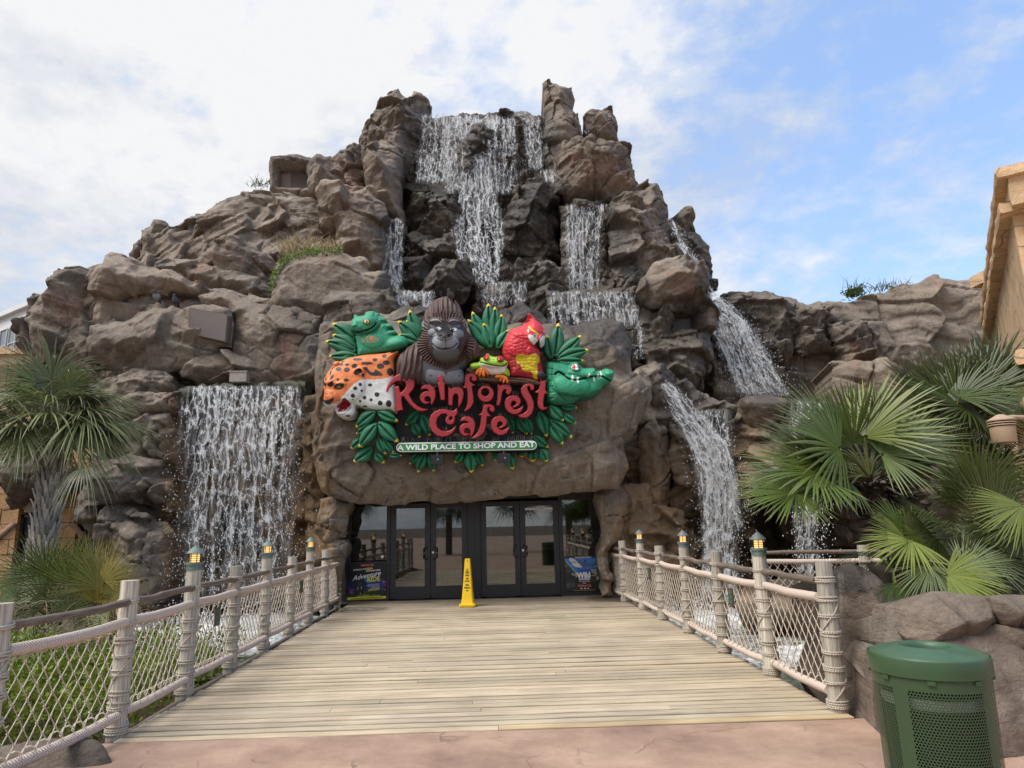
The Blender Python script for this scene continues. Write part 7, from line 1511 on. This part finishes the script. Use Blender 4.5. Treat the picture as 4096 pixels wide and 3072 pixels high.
def left_buildings():
    # orange stone frontage under the rock
    t = thing('stone_frontage', 'orange cast stone frontage with dark doorways behind the cabbage palm', 'building', (*vy(110, 1200, 16.9)[:2], 0))
    Y = 16.9; x0, x1 = vy(-160, 1150, Y)[0], vy(250, 1150, Y)[0]; zt = vy(100, 985, Y)[2]; b = MB(); rs = np.random.RandomState(4)
    door = [(vy(34, 1150, Y)[0], vy(78, 1150, Y)[0], vy(50, 1112, Y)[2]), (vy(163, 1150, Y)[0], vy(222, 1150, Y)[0], vy(190, 1104, Y)[2])]
    zs = np.arange(-.6, zt, .36)
    for z in zs:
        x = x0-rs.uniform(0, .5)
        while x < x1:
            L = rs.uniform(.7, 1.3); a, c = x+.008, min(x+L, x1)-.008; x += L
            segs = [(a, c)]
            for (da, dc, dz) in door:
                if z < dz-.05:
                    ns = []
                    for (u, v) in segs:
                        if v <= da or u >= dc: ns.append((u, v))
                        else:
                            if u < da: ns.append((u, da))
                            if v > dc: ns.append((dc, v))
                    segs = ns
            for u, v in segs:
                if v-u > .03:
                    o = rs.uniform(-.012, .012); b.box(((u+v)/2, Y+.15+o, z+.18), (v-u-.0, .3, .345))
    b.build('block_wall', ORANGE, t, smooth=False)
    b = MB(); b.box(((x0+x1)/2, Y+.34, (zt-.6)/2), (x1-x0, .1, zt+.6)); b.build('mortar_bed', mat('mortar', srgb(96, 66, 40), .95), t, smooth=False)
    DB = mat('dark_door', srgb(30, 30, 32), .4)
    for (da, dc, dz) in door:
        q = MB(); q.box(((da+dc)/2, Y+.22, dz/2-.2), (dc-da, .05, dz+.4)); o = q.build('door', DB, t, smooth=False)
        q = MB()
        for u in (da+.03, dc-.03): q.box((u, Y+.16, dz/2-.2), (.06, .08, dz+.4))
        q.box(((da+dc)/2, Y+.16, dz-.03), (dc-da, .08, .06)); q.build('door_frame', FRAME, o, smooth=False)
    SG = mat('driftwood_sign', srgb(136, 110, 92), .9, noise=(9, .3, 5))
    for i, (x, y, r) in enumerate(((8, 1150, .75), (172, 1150, -.8))):
        p = vy(x, y, Y-.05); q = MB(); q.box(p, (.62, .03, .13), frame([math.cos(r), 0, math.sin(r)])); tag(q.build('board', SG), ['weathered plank nailed aslant to the orange wall left of the doorway', 'weathered plank nailed aslant to the orange wall right of the palm trunk'][i], 'board')
    # small lamp
    lp = vy(69, 1092, Y-.3); lt = thing('wall_lamp', 'small tan can lamp on the orange wall left of the cabbage palm trunk', 'lamp', lp); LM = mat('lamp_grey_tan', srgb(150, 136, 118), .6)
    b = MB(); b.lathe([(.0, -.16), (.14, -.16), (.15, .06), (.0, .06)], lp, 20); b.build('body', LM, lt, sharp=40); b = MB(); b.lathe([(.12, .06), (.17, .08), (.17, .10), (.03, .18), (.0, .18)], lp, 20); b.build('cap', LM, lt, sharp=40); b = MB(); b.tube([lp+[0, 0, .1], lp+[0, .3, .1]], .03, 6); b.build('bracket', LM, lt)
    # hotel far behind
    z = vy(62, 663, 60)[2]; P = vy(62, 663, 60); Q = at_z(0, 689*VS, z); d = Q-P; d = d/np.linalg.norm(d); n_ = np.array([-d[1], d[0], 0]); n_ = n_ if n_[1] > 0 else -n_
    R = np.stack([d, n_, [0, 0, 1]], 1); O = P-d*12
    HW = mat('hotel_white', srgb(214, 214, 212), .7, noise=(.5, .05, 3)); HG = mat('hotel_glass', srgb(104, 112, 122), .12, noise=(.4, .25, 3)); HF = mat('hotel_window_frame', srgb(190, 192, 192), .5)
    h = thing('hotel', 'white hotel block with grey windows far behind the mountain on the left', 'building', (O[0], O[1], 0))
    def hb(b, s, off, zc, size): b.box(O+d*s+n_*off+np.array([0, 0, zc-O[2]]), size, R)
    b = MB(); hb(b, 20, 6, z/2, (44, 12, z)); b.build('wall', HW, h, smooth=False)
    b = MB(); hb(b, 20, 5.9, z+.15, (45, 12.6, .45)); b.build('roof_edge', HW, h, smooth=False)
    for s in np.arange(0, 40, 3.4):
        for k, zz in enumerate((z-2.6, z-6.2, z-9.8, z-13.4)):
            b = MB(); hb(b, s, -.02, zz, (2.9, .2, 2.3)); w_ = b.build('window', HG, h, smooth=False)
            b = MB()
            for u in (-1.45, 0, 1.45): hb(b, s+u, -.16, zz, (.10, .08, 2.35))
            for v in (-1.15, -.5, 1.15): hb(b, s, -.17, zz+v, (2.98, .06, .09))
            b.build('window_frame', HF, w_, smooth=False)
    t2 = thing('tan_building', 'tan stone building with arched parapet between the hotel and the palm', 'building', (*vy(20, 800, 40)[:2], 0))
    Y2 = 40; a, c = vy(-60, 800, Y2), vy(110, 800, Y2); zt = vy(30, 765, Y2)[2]; b = MB(); b.box(((a[0]+c[0])/2, Y2+3, zt/2), (c[0]-a[0], 6, zt)); b.build('wall', TAN, t2, smooth=False)
    b = MB(); b.box(((a[0]+c[0])/2, Y2+2.9, zt+.15), (c[0]-a[0]+.4, 6.4, .4)); b.build('cornice', TAN, t2, smooth=False)
    for x in (6, 32, 58):
        p = vy(x, 815, Y2); b = MB(); b.box((p[0], Y2-.02, p[2]), (.55, .2, 1.5)); b.build('niche', mat('niche_shadow', srgb(120, 92, 62), .9), t2, smooth=False)
left_buildings()
# ---- plates let into the rock
MP = mat('brown_panel_metal', srgb(104, 94, 88), .55, .0, noise=(2, .12, 5)); GREYB = mat('grey_box', srgb(150, 142, 132), .6, noise=(6, .1, 3))
pn = thing('access_panel', 'rectangular brown metal access panel set in the rock above the wide curtain fall', 'access panel', vy(450, 703, 16.3))
P = [vy(x, y, 16.3) for x, y in ((409, 664), (494, 680), (489, 740), (407, 722))]
def plate(parent, name, P, m, off=0., th=.05, inset=0.):
    P = np.array(P); c = P.mean(0); P = c+(P-c)*(1-inset); P[:, 1] -= off; Bk = P+[0, th, 0]; b = MB()
    b.add(np.concatenate([P, Bk]), [[3, 2, 1, 0], [0, 1, 5, 4], [1, 2, 6, 5], [2, 3, 7, 6], [3, 0, 4, 7]]); return b.build(name, m, parent, smooth=False)
plate(pn, 'frame', P, mat('panel_frame', srgb(92, 82, 76), .6), .0, .3); plate(pn, 'panel', P, MP, .02, .02, .06)
vt = thing('vent_panel', 'two tone dark vent panel inside the square rock box high on the left', 'vent', vy(640, 386, 21.3))
plate(vt, 'panel', [vy(x, y, 20.72) for x, y in ((599, 364), (628, 364), (628, 409), (599, 409))], mat('panel_light', srgb(112, 98, 88), .7), 0, .1); plate(vt, 'panel', [vy(x, y, 20.70) for x, y in ((628, 364), (681, 364), (681, 409), (628, 409))], mat('panel_dark', srgb(78, 66, 58), .7), 0, .1)
nc = thing('niche_back', 'dark back plate of the square niche in the wet rock right of the wide stepped fall', 'panel', vy(1474, 700, 18.2)); plate(nc, 'panel', [vy(x, y, 18.25) for x, y in ((1443, 680), (1504, 679), (1505, 719), (1444, 720))], mat('niche_back_shade', srgb(62, 54, 50), .5), 0, .1)  # plate closing the niche, shade of its inside put into the colour
jb = thing('junction_box', 'small grey box standing on the ledge just above the wide curtain fall', 'box', vy(518, 818, 16.0)); b = MB(); c = vy(518, 816, 16.0); b.box(c, (.40, .25, .24)); b.build('case', GREYB, jb, smooth=False); b = MB(); b.box(c+[0, 0, .13], (.43, .28, .025)); b.build('lid', GREYB, jb, smooth=False)
wn = thing('window', 'dark window in the wall behind the wide curtain of water', 'window', vy(518, 1140, 17.9)); plate(wn, 'pane', [vy(x, y, 17.75) for x, y in ((468, 1096), (566, 1090), (570, 1186), (470, 1194))], mat('dark_window_glass', srgb(30, 42, 42), .15, noise=(2, .4, 4)), 0, .1)
b = MB()
for x in (500, 534): b.tube([vy(x, 1092, 17.72), vy(x+2, 1190, 17.72)], .03, 4)
b.build('window_bars', FRAME, wn)
# ---- birds
def bird(label, p, face, s=1.0, pose=.6, cols=((70, 72, 78), (44, 46, 52), (58, 60, 66)), group=None):
    """pose 0 lying level .. 1 upright; one continuous body from tail to beak"""
    p = np.asarray(p, float); e = np.array([math.cos(face), math.sin(face), 0]); el = pose*.9
    ax = e*math.cos(el)+np.array([0, 0, math.sin(el)]); up = np.cross(np.cross(e, [0, 0, 1]), e)
    L = .30*s
    tt = [(-.62, -.02, .012), (-.5, -.01, .03), (-.34, .0, .045), (-.2, .01, .075), (0, .02, .095), (.18, .05, .085), (.30, .11, .052), (.36, .19, .044), (.40, .25, .046), (.46, .27, .034), (.50, .265, .012), (.56, .255, .004)]
    c = p+np.array([0, 0, .11*s+.05*s*pose])
    P = np.array([c+ax*a*L*1.0+np.array([0, 0, 1.])*b_*L*1.0 for a, b_, r in tt]); r = np.array([q[2] for q in tt])*s
    col = np.array([[*srgb(*cols[1])]]*3+[[*srgb(*cols[0])]]*3+[[*srgb(*cols[2])]]*2+[[*srgb(*cols[1])]]*2+[[*srgb(40, 38, 36)]]*2)
    t = thing('pigeon', label, 'bird', p, 'birds on the rocks and sign'); b = MB(); b.tube(P, r, 10, col=col); b.build('body', mat('feathers', rough=.7, vcol=True, noise=(40, .2, 3)), t)
    b = MB()
    for sg in (-1, 1):
        sd_ = np.cross(e, [0, 0, 1])*sg; q = c+sd_*.075*s; W = np.array([q+ax*.20*L, q-ax*.15*L+[0, 0, .03*s]+sd_*.015*s, q-ax*.62*L-sd_*.05*s, q-ax*.2*L-[0, 0, .05*s]]); b.add(np.concatenate([W, W-sd_*.012]), [[0, 1, 2, 3], [7, 6, 5, 4]], srgb(*cols[1]))
    b.build('wings', mat('wing_feathers', rough=.7, vcol=True), t)
    b = MB()
    for sg in (-1, 1): 
        sd_ = np.cross(e, [0, 0, 1])*sg*.03*s; b.tube([c+sd_-[0, 0, .03*s], p+sd_+[0, 0, -.03]], .007*s, 4)
    b.build('legs', mat('bird_legs', srgb(150, 80, 70), .7), t)
bird('grey and white pigeon standing left on the rock ledge above the brown panel', vy(338, 654, 16.3), math.pi*1.35, .95, .8, ((120, 120, 122), (52, 54, 58), (50, 54, 58)))
bird('dark pigeon standing just right of the grey and white one on the ledge', vy(379, 663, 16.0), math.pi*1.4, .9, .9, ((58, 56, 58), (44, 42, 44), (54, 52, 56)))
bird('brown bird resting on the rock between the lizard and the gorilla', vy(893, 665, 14.9), math.pi*1.0, .95, .05, ((78, 66, 60), (60, 50, 46), (74, 62, 58)))
bird('dark bird perched on top of the gorilla head', vy(974, 650, 13.75), math.pi*1.3, .8, .7, ((66, 58, 56), (54, 46, 46), (62, 56, 56)))
bird('blackish bird behind the red crest of the parrot', vy(1128, 700, 14.2), math.pi*.1, .8, .5, ((64, 58, 58), (52, 46, 46), (60, 54, 56)))
bird('black bird sitting on the last letter of the red lettering', vy(1168, 820, 13.85), math.pi*1.0, .85, .1, ((50, 50, 56), (40, 40, 44), (46, 46, 52)))
